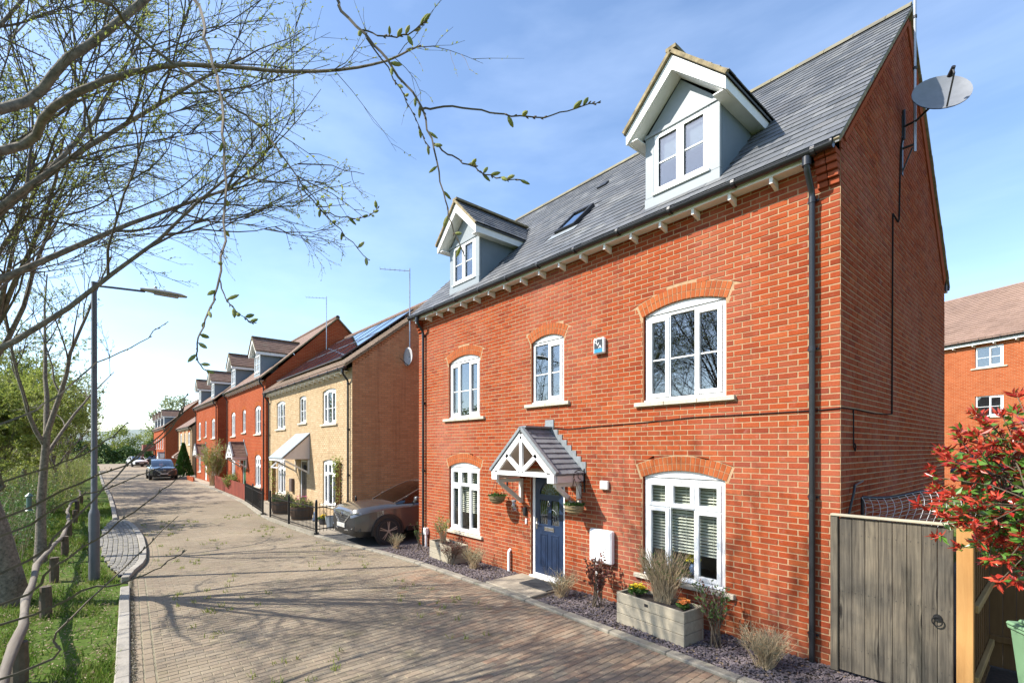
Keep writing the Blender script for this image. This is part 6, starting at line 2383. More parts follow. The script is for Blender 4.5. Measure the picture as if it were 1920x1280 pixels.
def car(name, label, loc, rot, paint, K=1.0, hatch=False, suv=True):
    c = thing(name, label, "car", loc, rot)
    # stations: y, half width, bottom, sill, crease, shoulder, lid edge, lid middle
    S = [(-2.21, .60, .34, .44, .62, .80, .90, .925), (-2.16, .76, .27, .42, .64, .84, .94, .975), (-2.02, .87, .23, .40, .66, .90, .985, 1.02), (-1.75, .91, .22, .38, .68, .95, 1.02, 1.06), (-1.3, .925, .22, .36, .68, .985, 1.05, 1.09),
         (-.85, .93, .22, .34, .68, 1.01, 1.07, 1.12), (-.4, .93, .22, .34, .68, 1.02, 1.08, 1.09), (.4, .93, .22, .34, .68, 1.04, 1.08, 1.08), (1.2, .93, .22, .35, .69, 1.05, 1.09, 1.09), (1.7, .915, .25, .38, .70, 1.06, 1.10, 1.10), (2.05, .875, .32, .44, .72, 1.04, 1.09, 1.10), (2.2, .77, .40, .50, .72, .99, 1.04, 1.06)]
    if not suv:
        S = [(y, w * .96, zb - .04, a - .04, b - .06, d - .12, e - .13, f - .12) for (y, w, zb, a, b, d, e, f) in S]
    grid = []
    for (y, w, zb, zs_, zc, zh, ze, zm) in S:
        grid.append([(0, zb), (w * .80, zb), (w * .955, zs_), (w * 1.0, (zs_ + zc) / 2 + .02), (w * .985, zc + .04), (w * .985, zh - .06), (w * .93, zh), (w * .80, ze), (w * .42, zm - .012), (0, zm)])
    nj = 10
    groups = {}

    def put(key, a, b, cc, d):
        groups.setdefault(key, MB()).quad(a, b, cc, d)
    for i in range(len(S) - 1):
        for j in range(nj - 1):
            key = 'body'
            if j <= 1:
                key = 'lower_cladding'
            if i <= 1 and j == 5:
                key = 'headlight'
            if i == 0 and j in (3, 4):
                key = 'grille'
            if i == 0 and j in (2,):
                key = 'lower_cladding'
            if j in (7, 8) and 0 < i < 5:
                key = 'bonnet'
            for s in (-1, 1):
                P = [(s * grid[i][j][0], S[i][0], grid[i][j][1]), (s * grid[i + 1][j][0], S[i + 1][0], grid[i + 1][j][1]),
                     (s * grid[i + 1][j + 1][0], S[i + 1][0], grid[i + 1][j + 1][1]), (s * grid[i][j + 1][0], S[i][0], grid[i][j + 1][1])]
                put(key + ('+' if key == 'headlight' and s > 0 else ''), *(P if s > 0 else P[::-1]))
    for end, y in ((0, S[0][0]), (-1, S[-1][0])):
        for j in range(nj - 1):
            a, b = grid[end][j], grid[end][j + 1]
            key = 'body' if end else {0: 'lower_cladding', 1: 'lower_cladding', 2: 'lower_cladding', 3: 'grille', 4: 'grille', 5: 'grille'}.get(j, 'body')
            P = [(-a[0], y, a[1]), (a[0], y, a[1]), (b[0], y, b[1]), (-b[0], y, b[1])]
            put(key, *(P if end == 0 else P[::-1]))
    mm = {'body': paint, 'bonnet': paint, 'lower_cladding': trim_black, 'headlight': lamp_glass, 'grille': trim_black}
    for k, mb in groups.items():
        k = k.rstrip('+')
        me = mb.mesh(k, mm[k])
        bm = _b.new(); bm.from_mesh(me); _b.ops.remove_doubles(bm, verts=bm.verts, dist=.0005); _b.ops.recalc_face_normals(bm, faces=bm.faces); bm.to_mesh(me); bm.free()
        o = link(k, me, c)
        smooth_by_angle(o, 38)
    # greenhouse
    zt = 1.64 if suv else 1.42
    zb = 1.08 if suv else .93
    gh = [(-1.0, .70, zb + .0), (-.72, .735, zb + .13), (-.42, .725, zb + .265), (-.12, .70, zb + .385), (.14, .675, zb + .47), (.42, .65, zt - .035), (.85, .635, zt), (1.25, .625, zt - .01), (1.65, .60, zt - .07), (2.02, .66, zb + .12)]
    base = [(-1.02, .80), (-.74, .825), (-.44, .838), (-.14, .84), (.12, .84), (.4, .84), (.85, .835), (1.25, .82), (1.65, .79), (2.08, .72)]
    NW = 4
    ws, sw, rfm, pil, rw = MB(), MB(), MB(), MB(), MB()
    for i in range(len(gh) - 1):
        (y0_, w0, z0_), (y1_, w1, z1_) = gh[i], gh[i + 1]
        tgt = ws if i < NW else rfm
        if i == len(gh) - 2:
            tgt = rw
        for q in range(6):      # slightly crowned across the car
            fa, fb = -1 + q / 3, -1 + (q + 1) / 3
            ca, cb = .05 * (1 - fa * fa), .05 * (1 - fb * fb)
            yo = -.55 if i < NW else 0
            tgt.add([(w0 * fa, y0_ + yo * ca, z0_ + ca * .6), (w0 * fb, y0_ + yo * cb, z0_ + cb * .6), (w1 * fb, y1_ + yo * cb * (1 if i + 1 < NW else 0), z1_ + cb * .6), (w1 * fa, y1_ + yo * ca * (1 if i + 1 < NW else 0), z1_ + ca * .6)], [(0, 1, 2, 3)])
        for s in (-1, 1):
            bz0, bz1 = zb - .03, zb - .03
            P = [(s * base[i][1], base[i][0], bz0), (s * base[i + 1][1], base[i + 1][0], bz1), (s * w1, y1_, z1_ - .045), (s * w0, y0_, z0_ - .02 - .0)]
            sw.quad(*(P if s > 0 else P[::-1]))
            pil.beam((s * w0, y0_, z0_ - .015), (s * w1, y1_, z1_ - .015), .05, .04)
    for s in (-1, 1):
        for yy, w_, zz in ((.62, .64, zt - .04), (1.45, .62, zt - .06)):
            pil.beam((s * .838, yy + .02, zb - .03), (s * w_, yy, zz), .06, .02, (1, 0, 0))
    for mb_, nm_ in ((ws, "windscreen"), (rw, "rear_window"), (sw, "side_window"), (rfm, "roof_panel")):
        me = mb_.mesh(nm_, paint if nm_ == "roof_panel" else car_glass)
        bm = _b.new(); bm.from_mesh(me); _b.ops.remove_doubles(bm, verts=bm.verts, dist=.0005); bm.to_mesh(me); bm.free()
        smooth_by_angle(link(nm_, me, c), 40)
    pil.build("pillar", paint, c)
    inn = MB(); inn.box(-.7, .7, -.5, 1.8, zb - .35, zb - .08)
    for sx_ in (-.36, .36):
        inn.bbox(sx_ - .22, sx_ + .22, .35, .5, zb - .079, zb + .40, .05); inn.bbox(sx_ - .1, sx_ + .1, .42, .5, zb + .42, zb + .52, .03)
    inn.build("seats", trim_black, c)
    # wheels and arches
    for s in (-1, 1):
        for yw in (-1.31, 1.36):
            w = MB(); R_ = .355 if suv else .315
            xo = s * .80
            w.lathe([(R_ * .70, -.10), (R_ * .95, -.105), (R_, -.07), (R_, .07), (R_ * .95, .105), (R_ * .70, .10)], 30, (xo, yw, R_), 'x')
            wh = w.build("wheel", rubber, c); smooth_by_angle(wh, 40)
            rm = MB()
            xf = s * (.80 + .098)
            rm.lathe([(R_ * .77, -.012), (R_ * .77, .012), (R_ * .73, .012), (R_ * .73, -.012)], 28, (xf - s * .005, yw, R_), 'x')
            rm.lathe([(R_ * .74, 0), (0, .0)], 24, (xf - s * .05, yw, R_), 'x')
            rm.build("rim", alloy_dark, wh)
            spk = MB()
            for k in range(10):
                a = 2 * math.pi * (k // 2) / 5 + .3 + (.11 if k % 2 else -.11)
                spk.beam((xf - s * .008, yw, R_), (xf, yw + math.cos(a) * R_ * .72, R_ + math.sin(a) * R_ * .72), .02, .02, (0, -math.sin(a), math.cos(a)))
            spk.lathe([(.05, -.012), (.045, .012), (0, .014)], 12, (xf, yw, R_), 'x')
            spk.build("spoke", alloy_bright if suv else alloy_dark, wh)
            ac = MB()
            n_ = 18
            ri, ro = R_ + .045, R_ + .10
            for k in range(n_):
                a0, a1 = math.pi * (-.06 + 1.12 * k / n_), math.pi * (-.06 + 1.12 * (k + 1) / n_)
                q = [(yw + r * math.cos(a), R_ + r * math.sin(a)) for r, a in ((ri, a0), (ro, a0), (ro, a1), (ri, a1))]
                ac.prism(q, lambda p: (s * .955, p[0], p[1]), lambda p: (s * .86, p[0], p[1]))
            ac.build("arch_cladding", trim_black, c)
            dk = MB(); dk.lathe([(R_ + .05, -.01), (R_ + .05, .01)], 28, (s * .928, yw, R_), 'x'); dk.build("wheel_well", trim_black, c)
            for o in (wh,):
                o.location = (s * .055, 0, 0)
    # mirrors, plate, front details
    for s in (-1, 1):
        m = MB(); m.bbox(min(s * .93, s * 1.09), max(s * .93, s * 1.09), -.56, -.44, zb + .0, zb + .16, .035); m.bbox(min(s * .84, s * .95), max(s * .84, s * .95), -.52, -.47, zb - .03, zb + .03, .01)
        smooth_by_angle(m.build("door_mirror", paint, c), 50)
    m = MB(); m.bbox(-.26, .26, -2.245, -2.213, .46, .57, .006); m.build("number_plate", plate_m, c)
    if suv:
        m = MB()
        for s in (-1, 1):       # V-shaped bright bars and running lights
            m.beam((s * .16, -2.226, .56), (s * .60, -2.20, .86), .02, .03)
            m.beam((s * .60, -2.205, .84), (s * .82, -2.09, .89), .02, .022)
            m.beam((s * .62, -2.20, .46), (s * .84, -2.0, .66), .03, .03)
            m.beam((s * .24, -2.225, .40), (s * .66, -2.165, .43), .025, .03)
        m.lathe([(.062, -.012), (.062, .012), (.046, .012), (.046, -.012)], 20, (0, -2.225, .80), 'y')
        m.box(-.075, .075, -2.238, -2.226, .79, .811)
        m.build("bright_trim", M_plain("car_bright_trim", (.55, .57, .60), .2, .9), c)
        g = MB()
        for i in range(13):
            x_ = -.54 + i * .09
            for k in range(5):
                z_ = .55 + k * .06
                if abs(x_) < .20 + k * .09:
                    g.box(x_ - .02, x_ + .02, -2.222, -2.2125, z_, z_ + .018)
        g.build("grille_mesh", M_plain("grille_silver", (.30, .31, .33), .3, .8), c)
        f = MB()
        for s in (-1, 1):
            f.prism([(s * .70, .40), (s * .84, .40), (s * .85, .60)][::(1 if s > 0 else -1)], lambda p: (p[0], -2.165 + (abs(p[0]) - .70) * .9, p[1]), lambda p: (p[0] * .98, -2.10 + (abs(p[0]) - .70) * .9, p[1]))
        f.build("fog_lamp_recess", trim_black, c)
        for s in (-1, 1):
            m = MB(); m.bbox(min(s * .91, s * .935), max(s * .91, s * .935), -.75, 1.0, .30, .42, .008); m.build("sill_cladding", trim_black, c)
            m = MB(); m.bbox(min(s * .914, s * .925), max(s * .914, s * .925), -.70, .95, .425, .44, .004); m.build("sill_trim", alloy_bright, c)
    wip = MB(); wip.tube([(-.5, -.93, zb + .02), (.1, -.86, zb + .06)], .01, 5); wip.tube([(.1, -.93, zb + .02), (.62, -.84, zb + .06)], .01, 5); wip.build("wiper", trim_black, c)
    return c


car("parked_suv", "bronze grey sport utility car nosing out of the drive beside the red house", (-12.83, .66, .01), 0, M_metal_paint("paint_bronze_grey", (.095, .09, .086)))
car("parked_car", "black car parked facing along the street before the far houses", (-50.0, -2.5, 0), RAD(90), M_metal_paint("paint_black", (.014, .016, .02), 1.0, False))
car("parked_car", "white car at the far end of the street", (-86.0, -2.4, .0), RAD(100), M_metal_paint("paint_white", (.72, .74, .72), .8, False), suv=False)
car("parked_car", "dark car partly behind the white car at the street end", (-88.0, 1.0, 0), RAD(160), M_metal_paint("paint_dark_grey", (.05, .055, .065), .8, True))
car("parked_car", "red car glimpsed behind the red-brown board fence", (-37.4, 3.2, 0), 0, M_metal_paint("paint_red", (.28, .02, .03), .8, False), suv=False)

# ---------------------------------------------------------------- trees
bark_m = M_plain("bark_grey_brown", (.17, .142, .108), .92, var=.6, scale=22, bump=1.0)
twig_m = M_plain("twig_brown", (.095, .075, .052), .85, var=.3, scale=14)
catkin_m = M_leaf("catkin_green", [(.25, .27, .08), (.32, .34, .12), (.20, .23, .07), (.38, .38, .17)], .35, .8, .1)
bud_m = M_leaf("bud_leaf", [(.28, .34, .06), (.36, .40, .09), (.24, .30, .05), (.42, .44, .14)], .45, .7, .2)


def wander(p, d, L, n, wob, up, droop=0.0, R=None):
    """a curving line of n segments"""
    R = R or rng
    pts = [Vector(p)]
    d = Vector(d).normalized()
    for i in range(n):
        d = (d + Vector((R.gauss(0, wob), R.gauss(0, wob), R.gauss(0, wob))) + Vector((0, 0, up - droop * (i / n)))).normalized()
        pts.append(pts[-1] + d * (L / n))
    return pts


def along(pts, u):
    x_ = u * (len(pts) - 1)
    i = min(int(x_), len(pts) - 2)
    t = x_ - i
    return pts[i].lerp(pts[i + 1], t), (pts[i + 1] - pts[i]).normalized()


def side_dir(d, ang, R):
    s = d.orthogonal().normalized()
    s.rotate(Matrix.Rotation(R.uniform(0, 6.283), 3, d))
    return (d * math.cos(ang) + s * math.sin(ang)).normalized()


def spindle(mb, p, d, L, r, n=5):
    p = Vector(p)
    mb.tube([tuple(p), tuple(p + d * L * .3), tuple(p + d * L * .7), tuple(p + d * L)], [r * .45, r, r * .9, r * .25], n)


class Tree:
    def __init__(self, seed):
        self.R = random.Random(seed)
        self.wood, self.thin, self.leaf, self.cat = MB(), MB(), MB(), MB()
        self.nl = 0

    def limb(self, pts, r0, r1, sides=7):
        n = len(pts)
        mb = self.wood if r0 > .022 else self.thin
        mb.tube([tuple(p) for p in pts], [r0 + (r1 - r0) * (i / (n - 1)) ** .8 for i in range(n)], sides if r0 > .022 else (5 if r0 > .009 else 3))

    def twigs(self, pts, L, n, r, leaf, leafsize, up=.03, droop=.05, deep=True, u0=.15, keep=None):
        R = self.R
        for i in range(n):
            u = R.uniform(u0, 1.0)
            p, d = along(pts, u)
            q = wander(p, side_dir(d, R.uniform(.4, .9), R), L * R.uniform(.5, 1.2) * (1.15 - .5 * u), 4, .13, up, droop, R)
            if keep and not keep(q[-1]):
                continue
            self.limb(q, r, r * .35)
            if deep:
                for k in range(R.randint(2, 4)):
                    p2, d2 = along(q, R.uniform(.25, .95))
                    q2 = wander(p2, side_dir(d2, R.uniform(.4, .8), R), L * .42 * R.uniform(.5, 1.1), 3, .13, up, droop, R)
                    if keep and not keep(q2[-1]):
                        continue
                    self.limb(q2, r * .55, r * .25)
                    self.leaves(q2, leaf, leafsize)
            self.leaves(q, leaf, leafsize)

    def leaves(self, q, n, size):
        R = self.R
        for k in range(n):
            p, d = along(q, R.uniform(.2, 1))
            dd = (d + Vector((R.gauss(0, .6), R.gauss(0, .6), R.gauss(0, .5) + .2))).normalized()
            leaf_quad(self.leaf, p, dd, size * R.uniform(.6, 1.3), size * .5 * R.uniform(.6, 1.2))

    def finish(self, t, trunk_name="trunk", leafmat=None, wm=None):
        if self.wood.v: smooth_by_angle(self.wood.build(trunk_name, wm or bark_m, t), 60)
        if self.thin.v: tag(self.thin.build("twigs", twig_m, t), kind="stuff")
        if self.leaf.v: tag(self.leaf.build("crown", leafmat or bud_m, t), kind="stuff")
        if self.cat.v: tag(self.cat.build("catkins", catkin_m, t), kind="stuff")


def spreading_tree(name, label, loc, seed, stems, trunk, n1, n2, n3, leaf, leafsize, leafmat=None, L1=.5, L2=.5, L3=.9, keep=None, up=.02, group=None, wm=None, tr=.02):
    """trunk: list of (x, y, z, r); stems: (azimuth, elevation, length, r0, up) leaving the trunk head"""
    t = thing(name, label, "tree", loc, 0, group)
    T = Tree(seed)
    R = T.R
    tp_ = [Vector(p[:3]) for p in trunk]
    T.wood.tube([tuple(p) for p in tp_], [p[3] for p in trunk], 12)
    for (az, el, L, r0, upv, hfrac) in stems:
        p0, _ = along(tp_, hfrac)
        a, e = RAD(az), RAD(el)
        d = Vector((math.cos(e) * math.cos(a), math.cos(e) * math.sin(a), math.sin(e)))
        st = wander(p0, d, L, 9, .07, upv, 0, R)
        T.limb(st, r0, r0 * .22, 8)
        for i in range(n1):
            u = .2 + .8 * (i + R.random()) / n1
            p, dd = along(st, u)
            b = wander(p, side_dir(dd, R.uniform(.45, .85), R), L * L1 * R.uniform(.55, 1.1) * (1.2 - .65 * u), 7, .10, up, .03, R)
            if keep and not keep(b[-1] + Vector(loc)):
                continue
            rb_ = r0 * (.42 - .2 * u)
            T.limb(b, rb_, rb_ * .25, 6)
            for k in range(n2):
                p2, d2 = along(b, R.uniform(.2, 1))
                c_ = wander(p2, side_dir(d2, R.uniform(.4, .8), R), L * L1 * L2 * R.uniform(.5, 1.1), 5, .12, up, .05, R)
                if keep and not keep(c_[-1] + Vector(loc)):
                    continue
                T.limb(c_, max(.0075, rb_ * .38), .0035, 5)
                T.twigs(c_, L3 * R.uniform(.5, 1), n3, .0042, leaf, leafsize, up, .06, keep=(lambda q: keep(q + Vector(loc))) if keep else None)
    T.finish(t, "trunk", leafmat, wm)
    return t


def ellip(c, r):
    return lambda q: ((q.x - c[0]) / r[0]) ** 2 + ((q.y - c[1]) / r[1]) ** 2 + ((q.z - c[2]) / r[2]) ** 2 < 1


# the willow on the verge, leaning its crown over the street
spreading_tree("willow_tree", "big spreading willow with thick grey trunk on the verge behind the log rail", (-11.6, -7.75, 0), 11,
               [(15, 62, 5.2, .062, -.02, 1.0), (35, 60, 5.2, .062, -.02, 1.0), (-5, 66, 5.0, .058, .0, .95), (-30, 60, 5.0, .058, .0, .95), (-70, 58, 4.5, .058, .0, .9), (10, 74, 5.2, .058, -.03, 1.0), (45, 72, 5.4, .055, -.02, 1.0), (25, 50, 5.0, .055, .0, .9), (220, 64, 4.6, .055, .02, .9), (-15, 50, 4.6, .055, .02, .9), (60, 80, 5.4, .055, 0, 1.0)],
               [(-.1, .1, -.1, .25), (.0, .05, .5, .185), (.0, -.1, 1.3, .165), (-.05, -.3, 2.1, .15), (-.1, -.5, 2.7, .13)],
               9, 6, 5, 4, .036, bud_m, .52, .55, .75, keep=lambda q: ellip((-10.9, -6.9, 4.4), (5.2, 4.4, 3.3))(q) and (q.y < -7.9 or q.z > 6.1 or (q.x > -9.6 and q.z > 5.4)))
# a finer willow whose trunk stands outside the picture
spreading_tree("fine_willow", "fine twigged willow crown filling the upper corner of the sky", (-6.6, -8.9, 0), 12,
               [(60, 60, 5.4, .05, -.01, 1.0), (95, 56, 5.2, .05, -.01, 1.0), (130, 60, 5.2, .05, 0, 1.0), (30, 62, 4.8, .045, 0, .9), (80, 44, 4.6, .045, .03, .9), (110, 70, 5.4, .045, 0, 1), (150, 48, 4.4, .04, .03, .8), (70, 74, 5.4, .045, 0, 1.0), (-40, 60, 4.2, .04, 0, .9), (200, 58, 4.5, .045, 0, .9)],
               [(0, 0, -.1, .2), (.05, .05, .8, .16), (.0, .1, 1.8, .14), (.0, .2, 2.6, .12)],
               10, 7, 5, 5, .028, bud_m, .52, .52, .7, keep=lambda q: ellip((-7.0, -7.2, 5.9), (3.2, 3.7, 3.0))(q) and (q.y < -7.9 or q.z > 5.0))

# trees further along the verge
spreading_tree("young_tree", "slim leaning young tree with a bird feeder behind the log rail", (-15.4, -7.55, 0), 21,
               [(200, 70, 4.2, .06, 0, 1.0), (60, 68, 4.4, .06, 0, 1.0), (300, 60, 3.6, .05, 0, .9), (130, 55, 3.2, .045, .02, .8)],
               [(.12, 0, -.1, .13), (.05, 0, .5, .10), (-.02, .0, 1.3, .085), (.0, .05, 2.2, .075), (.06, .1, 2.9, .07)], 6, 4, 3, 4, .045, leafY, .5, .5, .6, keep=lambda q: q.y < -6.2)
VT = [(-33.5, -9.3, 31, 6.5, .11), (-38, -8.3, 32, 6.5, .11), (-44, -9.6, 33, 9.0, .14), (-48.5, -8.2, 34, 7.0, .11), (-56, -10.2, 35, 9.5, .15), (-63, -9.0, 36, 8.0, .13), (-41, -11.5, 37, 11.0, .17), (-72, -9.8, 38, 8.5, .13), (-27.5, -9.6, 39, 5.8, .10), (-22.6, -9.05, 40, 4.6, .07)]
LAB = ["leafy green tree at the middle of the verge row", "yellow green tree standing close to the kerb halfway along", "taller pale tree behind the verge row", "small green tree near the kerb before the black car", "tall distant verge tree before the street end",
       "last leafy verge tree opposite the far terrace", "tallest thin tree at the back of the verge", "farthest small tree of the verge row", "bushy young tree just beyond the feeder tree", "thin pale sapling next behind the feeder tree"]
for (x_, y_, sd, L_, r_), lab in zip(VT, LAB):
    q_ = random.Random(sd)
    st = [(q_.uniform(0, 360), q_.uniform(58, 80), L_ * q_.uniform(.5, .75), r_ * .55, 0, q_.uniform(.6, 1)) for _ in range(6)]
    spreading_tree("verge_tree", lab, (x_, y_, 0), sd, st, [(0, 0, -.1, r_ * 1.2), (q_.uniform(-.15, .15), q_.uniform(-.15, .15), 1.0, r_), (q_.uniform(-.3, .3), q_.uniform(-.3, .3), L_ * .3, r_ * .8)],
                   7, 5, 3, 7, .10, leafY if sd % 3 else bud_m, .5, .5, .7, keep=lambda q: q.y < -6.3, group="trees along the verge")

# the tree beside the camera, its catkin twigs hanging into the picture
t = thing("catkin_willow", "dark willow branches with green catkins hanging in close across the sky", "tree", (-1.9, -8.7, 0))
T = Tree(5)
B = Vector((-1.9, -8.7, 0))
T.wood.tube([(0, 0, -.1), (.03, .02, .8), (-.05, .05, 1.6), (-.12, .1, 2.4), (-.2, .2, 3.2)], [.2, .16, .145, .13, .11], 12)
HEAD = B + Vector((-.2, .2, 3.2)); MID = B + Vector((-.1, .1, 1.7))
NEAR = {
    'limb_a': [(-4.64, -7.04, 4.84), (-4.61, -6.7, 5.34), (-4.52, -6.28, 5.94), (-4.47, -5.92, 6.51), (-4.3, -5.41, 7.11)],
    'limb_b': [(-5.08, -7.09, 4.74), (-4.83, -6.79, 5.07), (-4.64, -6.5, 5.3), (-4.44, -6.19, 5.44), (-4.21, -5.92, 5.45), (-3.77, -5.4, 5.4), (-3.31, -5.02, 5.38), (-2.99, -4.81, 5.43)],
    'hang_a': [(-2.33, -6.27, 4.42), (-2.23, -6.22, 4.2), (-2.2, -6.19, 4.06), (-2.12, -6.18, 3.79), (-2.12, -6.17, 3.59), (-2.07, -6.19, 3.3), (-2.09, -6.21, 3.16), (-2.11, -6.24, 3.06), (-2.13, -6.26, 2.97), (-2.13, -6.26, 2.9), (-2.11, -6.23, 2.86)],
    'hang_a2': [(-2.08, -6.2, 3.22), (-2.06, -6.18, 3.14), (-2.03, -6.14, 3.08), (-1.99, -6.1, 3.05)],
    'hang_b': [(-1.82, -5.9, 4.3), (-1.78, -5.85, 4.22), (-1.7, -5.76, 4.09), (-1.64, -5.69, 3.97), (-1.58, -5.62, 3.85), (-1.55, -5.59, 3.7), (-1.53, -5.56, 3.54), (-1.51, -5.54, 3.42), (-1.48, -5.5, 3.3)],
    'hang_b2': [(-1.59, -5.63, 3.85), (-1.53, -5.56, 3.86), (-1.42, -5.47, 3.83), (-1.33, -5.39, 3.8), (-1.25, -5.31, 3.79), (-1.17, -5.23, 3.81), (-1.1, -5.17, 3.83)],
    'hang_b3': [(-1.55, -5.59, 3.72), (-1.5, -5.54, 3.67), (-1.44, -5.48, 3.62), (-1.38, -5.43, 3.58), (-1.3, -5.36, 3.56)],
    'hang_b4': [(-1.72, -5.78, 4.12), (-1.69, -5.68, 4.0), (-1.65, -5.63, 3.88), (-1.61, -5.57, 3.74)],
    'hang_b5': [(-1.73, -5.79, 4.15), (-1.66, -5.74, 4.11), (-1.58, -5.68, 4.1), (-1.53, -5.64, 4.13)],
    'hang_c': [(-2.53, -6.12, 4.18), (-2.44, -6.01, 4.08), (-2.35, -5.9, 3.92), (-2.29, -5.83, 3.78), (-2.24, -5.77, 3.67), (-2.16, -5.68, 3.55), (-2.09, -5.6, 3.44)],
    'hang_c2': [(-2.24, -5.77, 3.67), (-2.17, -5.7, 3.64), (-2.11, -5.62, 3.64), (-2.06, -5.57, 3.68)],
    'low_a': [(-3.22, -6.92, 2.67), (-3.03, -6.7, 2.81), (-2.91, -6.55, 2.97), (-2.78, -6.4, 3.06), (-2.69, -6.3, 3.16)],
    'low_b': [(-2.93, -6.89, 2.42), (-2.73, -6.65, 2.52), (-2.61, -6.52, 2.61), (-2.56, -6.45, 2.69)],
    'low_c': [(-2.79, -6.87, 2.29), (-2.62, -6.6, 2.44), (-2.53, -6.42, 2.54), (-2.43, -6.3, 2.69), (-2.4, -6.26, 2.81)],
    'low_d': [(-2.49, -6.84, 2.12), (-2.46, -6.64, 2.29), (-2.46, -6.49, 2.47), (-2.47, -6.35, 2.64), (-2.4, -6.27, 2.76)],
    'low_e': [(-2.49, -6.84, 2.01), (-2.41, -6.67, 2.15), (-2.35, -6.52, 2.27), (-2.3, -6.38, 2.4), (-2.29, -6.29, 2.47)],
    'low_f': [(-2.29, -6.75, 1.83), (-2.26, -6.65, 1.95), (-2.25, -6.48, 2.14), (-2.24, -6.31, 2.32)],
    'low_g': [(-2.49, -6.84, 1.94), (-2.35, -6.59, 2.06), (-2.31, -6.47, 2.08), (-2.28, -6.36, 2.13), (-2.27, -6.28, 2.18)],
    'low_h': [(-2.64, -6.85, 2.24), (-2.52, -6.64, 2.37), (-2.48, -6.52, 2.42), (-2.45, -6.33, 2.51)],
}


def spline(P, k=4):
    P = [Vector(p) for p in P]
    Q = [P[0] * 2 - P[1]] + P + [P[-1] * 2 - P[-2]]
    out = []
    for i in range(1, len(Q) - 2):
        a, b, c, d = Q[i - 1:i + 3]
        for j in range(k):
            t_ = j / k
            out.append(.5 * ((2 * b) + (c - a) * t_ + (2 * a - 5 * b + 4 * c - d) * t_ ** 2 + (3 * b - a - 3 * c + d) * t_ ** 3))
    out.append(P[-1])
    return out


SPEC = {  # root, radius at root, radius at tip, catkins
    'limb_a': (HEAD, .04, .018, 0), 'limb_b': (HEAD, .042, .005, 10), 'hang_a': ((-2.6, -6.9, 4.6), .009, .0022, 14), 'hang_a2': (None, .0032, .0016, 5), 'hang_b': ((-2.0, -6.6, 4.55), .0085, .0022, 12),
    'hang_b2': (None, .0045, .0018, 4), 'hang_b3': (None, .0042, .0018, 8), 'hang_b4': (None, .0035, .0018, 4), 'hang_b5': (None, .0035, .002, 7), 'hang_c': ((-2.7, -6.5, 4.5), .0075, .002, 12), 'hang_c2': (None, .0035, .0015, 5),
}
LOCV = Vector((-1.9, -8.7, 0))
R5 = T.R
for k, P in NEAR.items():
    P = [Vector(p) for p in P]
    if k in SPEC:
        root, ra_, rb_, nc = SPEC[k]
    else:
        root, ra_, rb_, nc = (MID, .008, .002, 0)
    if root is not None:
        root = Vector(root)
        mid = (root + P[0]) / 2 + Vector((-.15, -.1, -.05 if k.startswith('low') else .12))
        P = [root, mid] + P
    line = [p - LOCV for p in spline(P, 4)]
    for i in range(1, len(line) - 1):
        line[i] = line[i] + Vector((R5.gauss(0, .003), R5.gauss(0, .003), R5.gauss(0, .003)))
    T.limb(line, ra_, rb_, 9)
    # buds
    for i in range(14 if ra_ < .02 else 0):
        p, d = along(line, R5.uniform(.3, 1)); spindle(T.thin, p, side_dir(d, .5, R5), .014, .0028, 4)
    for i in range(nc):
        u = .35 + .65 * (i + R5.random()) / max(1, nc)
        p, d = along(line, min(1, u))
        dd = (side_dir(d, R5.uniform(.5, 1.1), R5) + Vector((0, 0, R5.uniform(-.2, .8)))).normalized()
        spindle(T.cat, p + dd * .006, dd, R5.uniform(.026, .042), R5.uniform(.0055, .0085), 7)
        T.thin.tube([tuple(p), tuple(p + dd * .01)], .0018, 4)
    if k in ('limb_a', 'limb_b', 'hang_a', 'hang_c'):
        T.twigs(line, .8 if k.startswith('limb') else .35, 26 if k.startswith('limb') else 9, .0034, 3, .022, .0, .10, True, .35, keep=lambda q: not (q.x + LOCV.x > -3.0 and q.z < 3.6))
for p0, n_ in (((-2.6, -6.9, 4.6), HEAD), ((-2.0, -6.6, 4.55), HEAD), ((-2.7, -6.5, 4.5), HEAD)):
    T.limb([Vector(x_) - LOCV for x_ in spline([n_, (Vector(n_) + Vector(p0)) / 2 + Vector((0, 0, .25)), Vector(p0)], 4)], .03, .010, 8)
# limbs of its crown overhead and behind, out of the picture, that shade the street
for (az, el, L_, r_) in ((60, 55, 4.2, .06), (100, 62, 4.4, .06), (20, 60, 4.0, .055), (150, 58, 4.0, .05), (-60, 60, 4.2, .05), (78, 72, 4.6, .05)):
    a, e = RAD(az), RAD(el)
    st = wander(HEAD - LOCV, (math.cos(e) * math.cos(a), math.cos(e) * math.sin(a), math.sin(e)), L_, 7, .07, .01, 0, R5)
    T.limb(st, r_, .012, 7)
    for i in range(6):
        p, d = along(st, .3 + .7 * (i + R5.random()) / 6)
        b = wander(p, side_dir(d, .6, R5), L_ * .4, 5, .1, .03, 0, R5)
        if min(q.z for q in b) < 4.3:
            continue
        T.limb(b, .014, .004, 5)
        T.twigs(b, .7, 9, .004, 3, .026, .03, .0, True, .1, keep=lambda q: q.z > 5.2)
T.finish(t, "trunk")

# bird feeder on the young tree
bf = thing("bird_feeder", "green bird feeder tube hanging from the slim young tree", "bird feeder", (-15.5, -7.75, 1.15))
m_ = MB(); m_.lathe([(.0, .0), (.07, .01), (.05, .03), (.05, .32), (.075, .34), (.0, .42)], 12); m_.build("feeder_tube", M_plain("feeder_green", (.08, .14, .12), .4), bf)
m_ = MB(); m_.tube([(0, 0, .42), (0, 0, .8), (.1, .12, 1.0)], .004, 4); m_.build("hook", black_iron, bf)

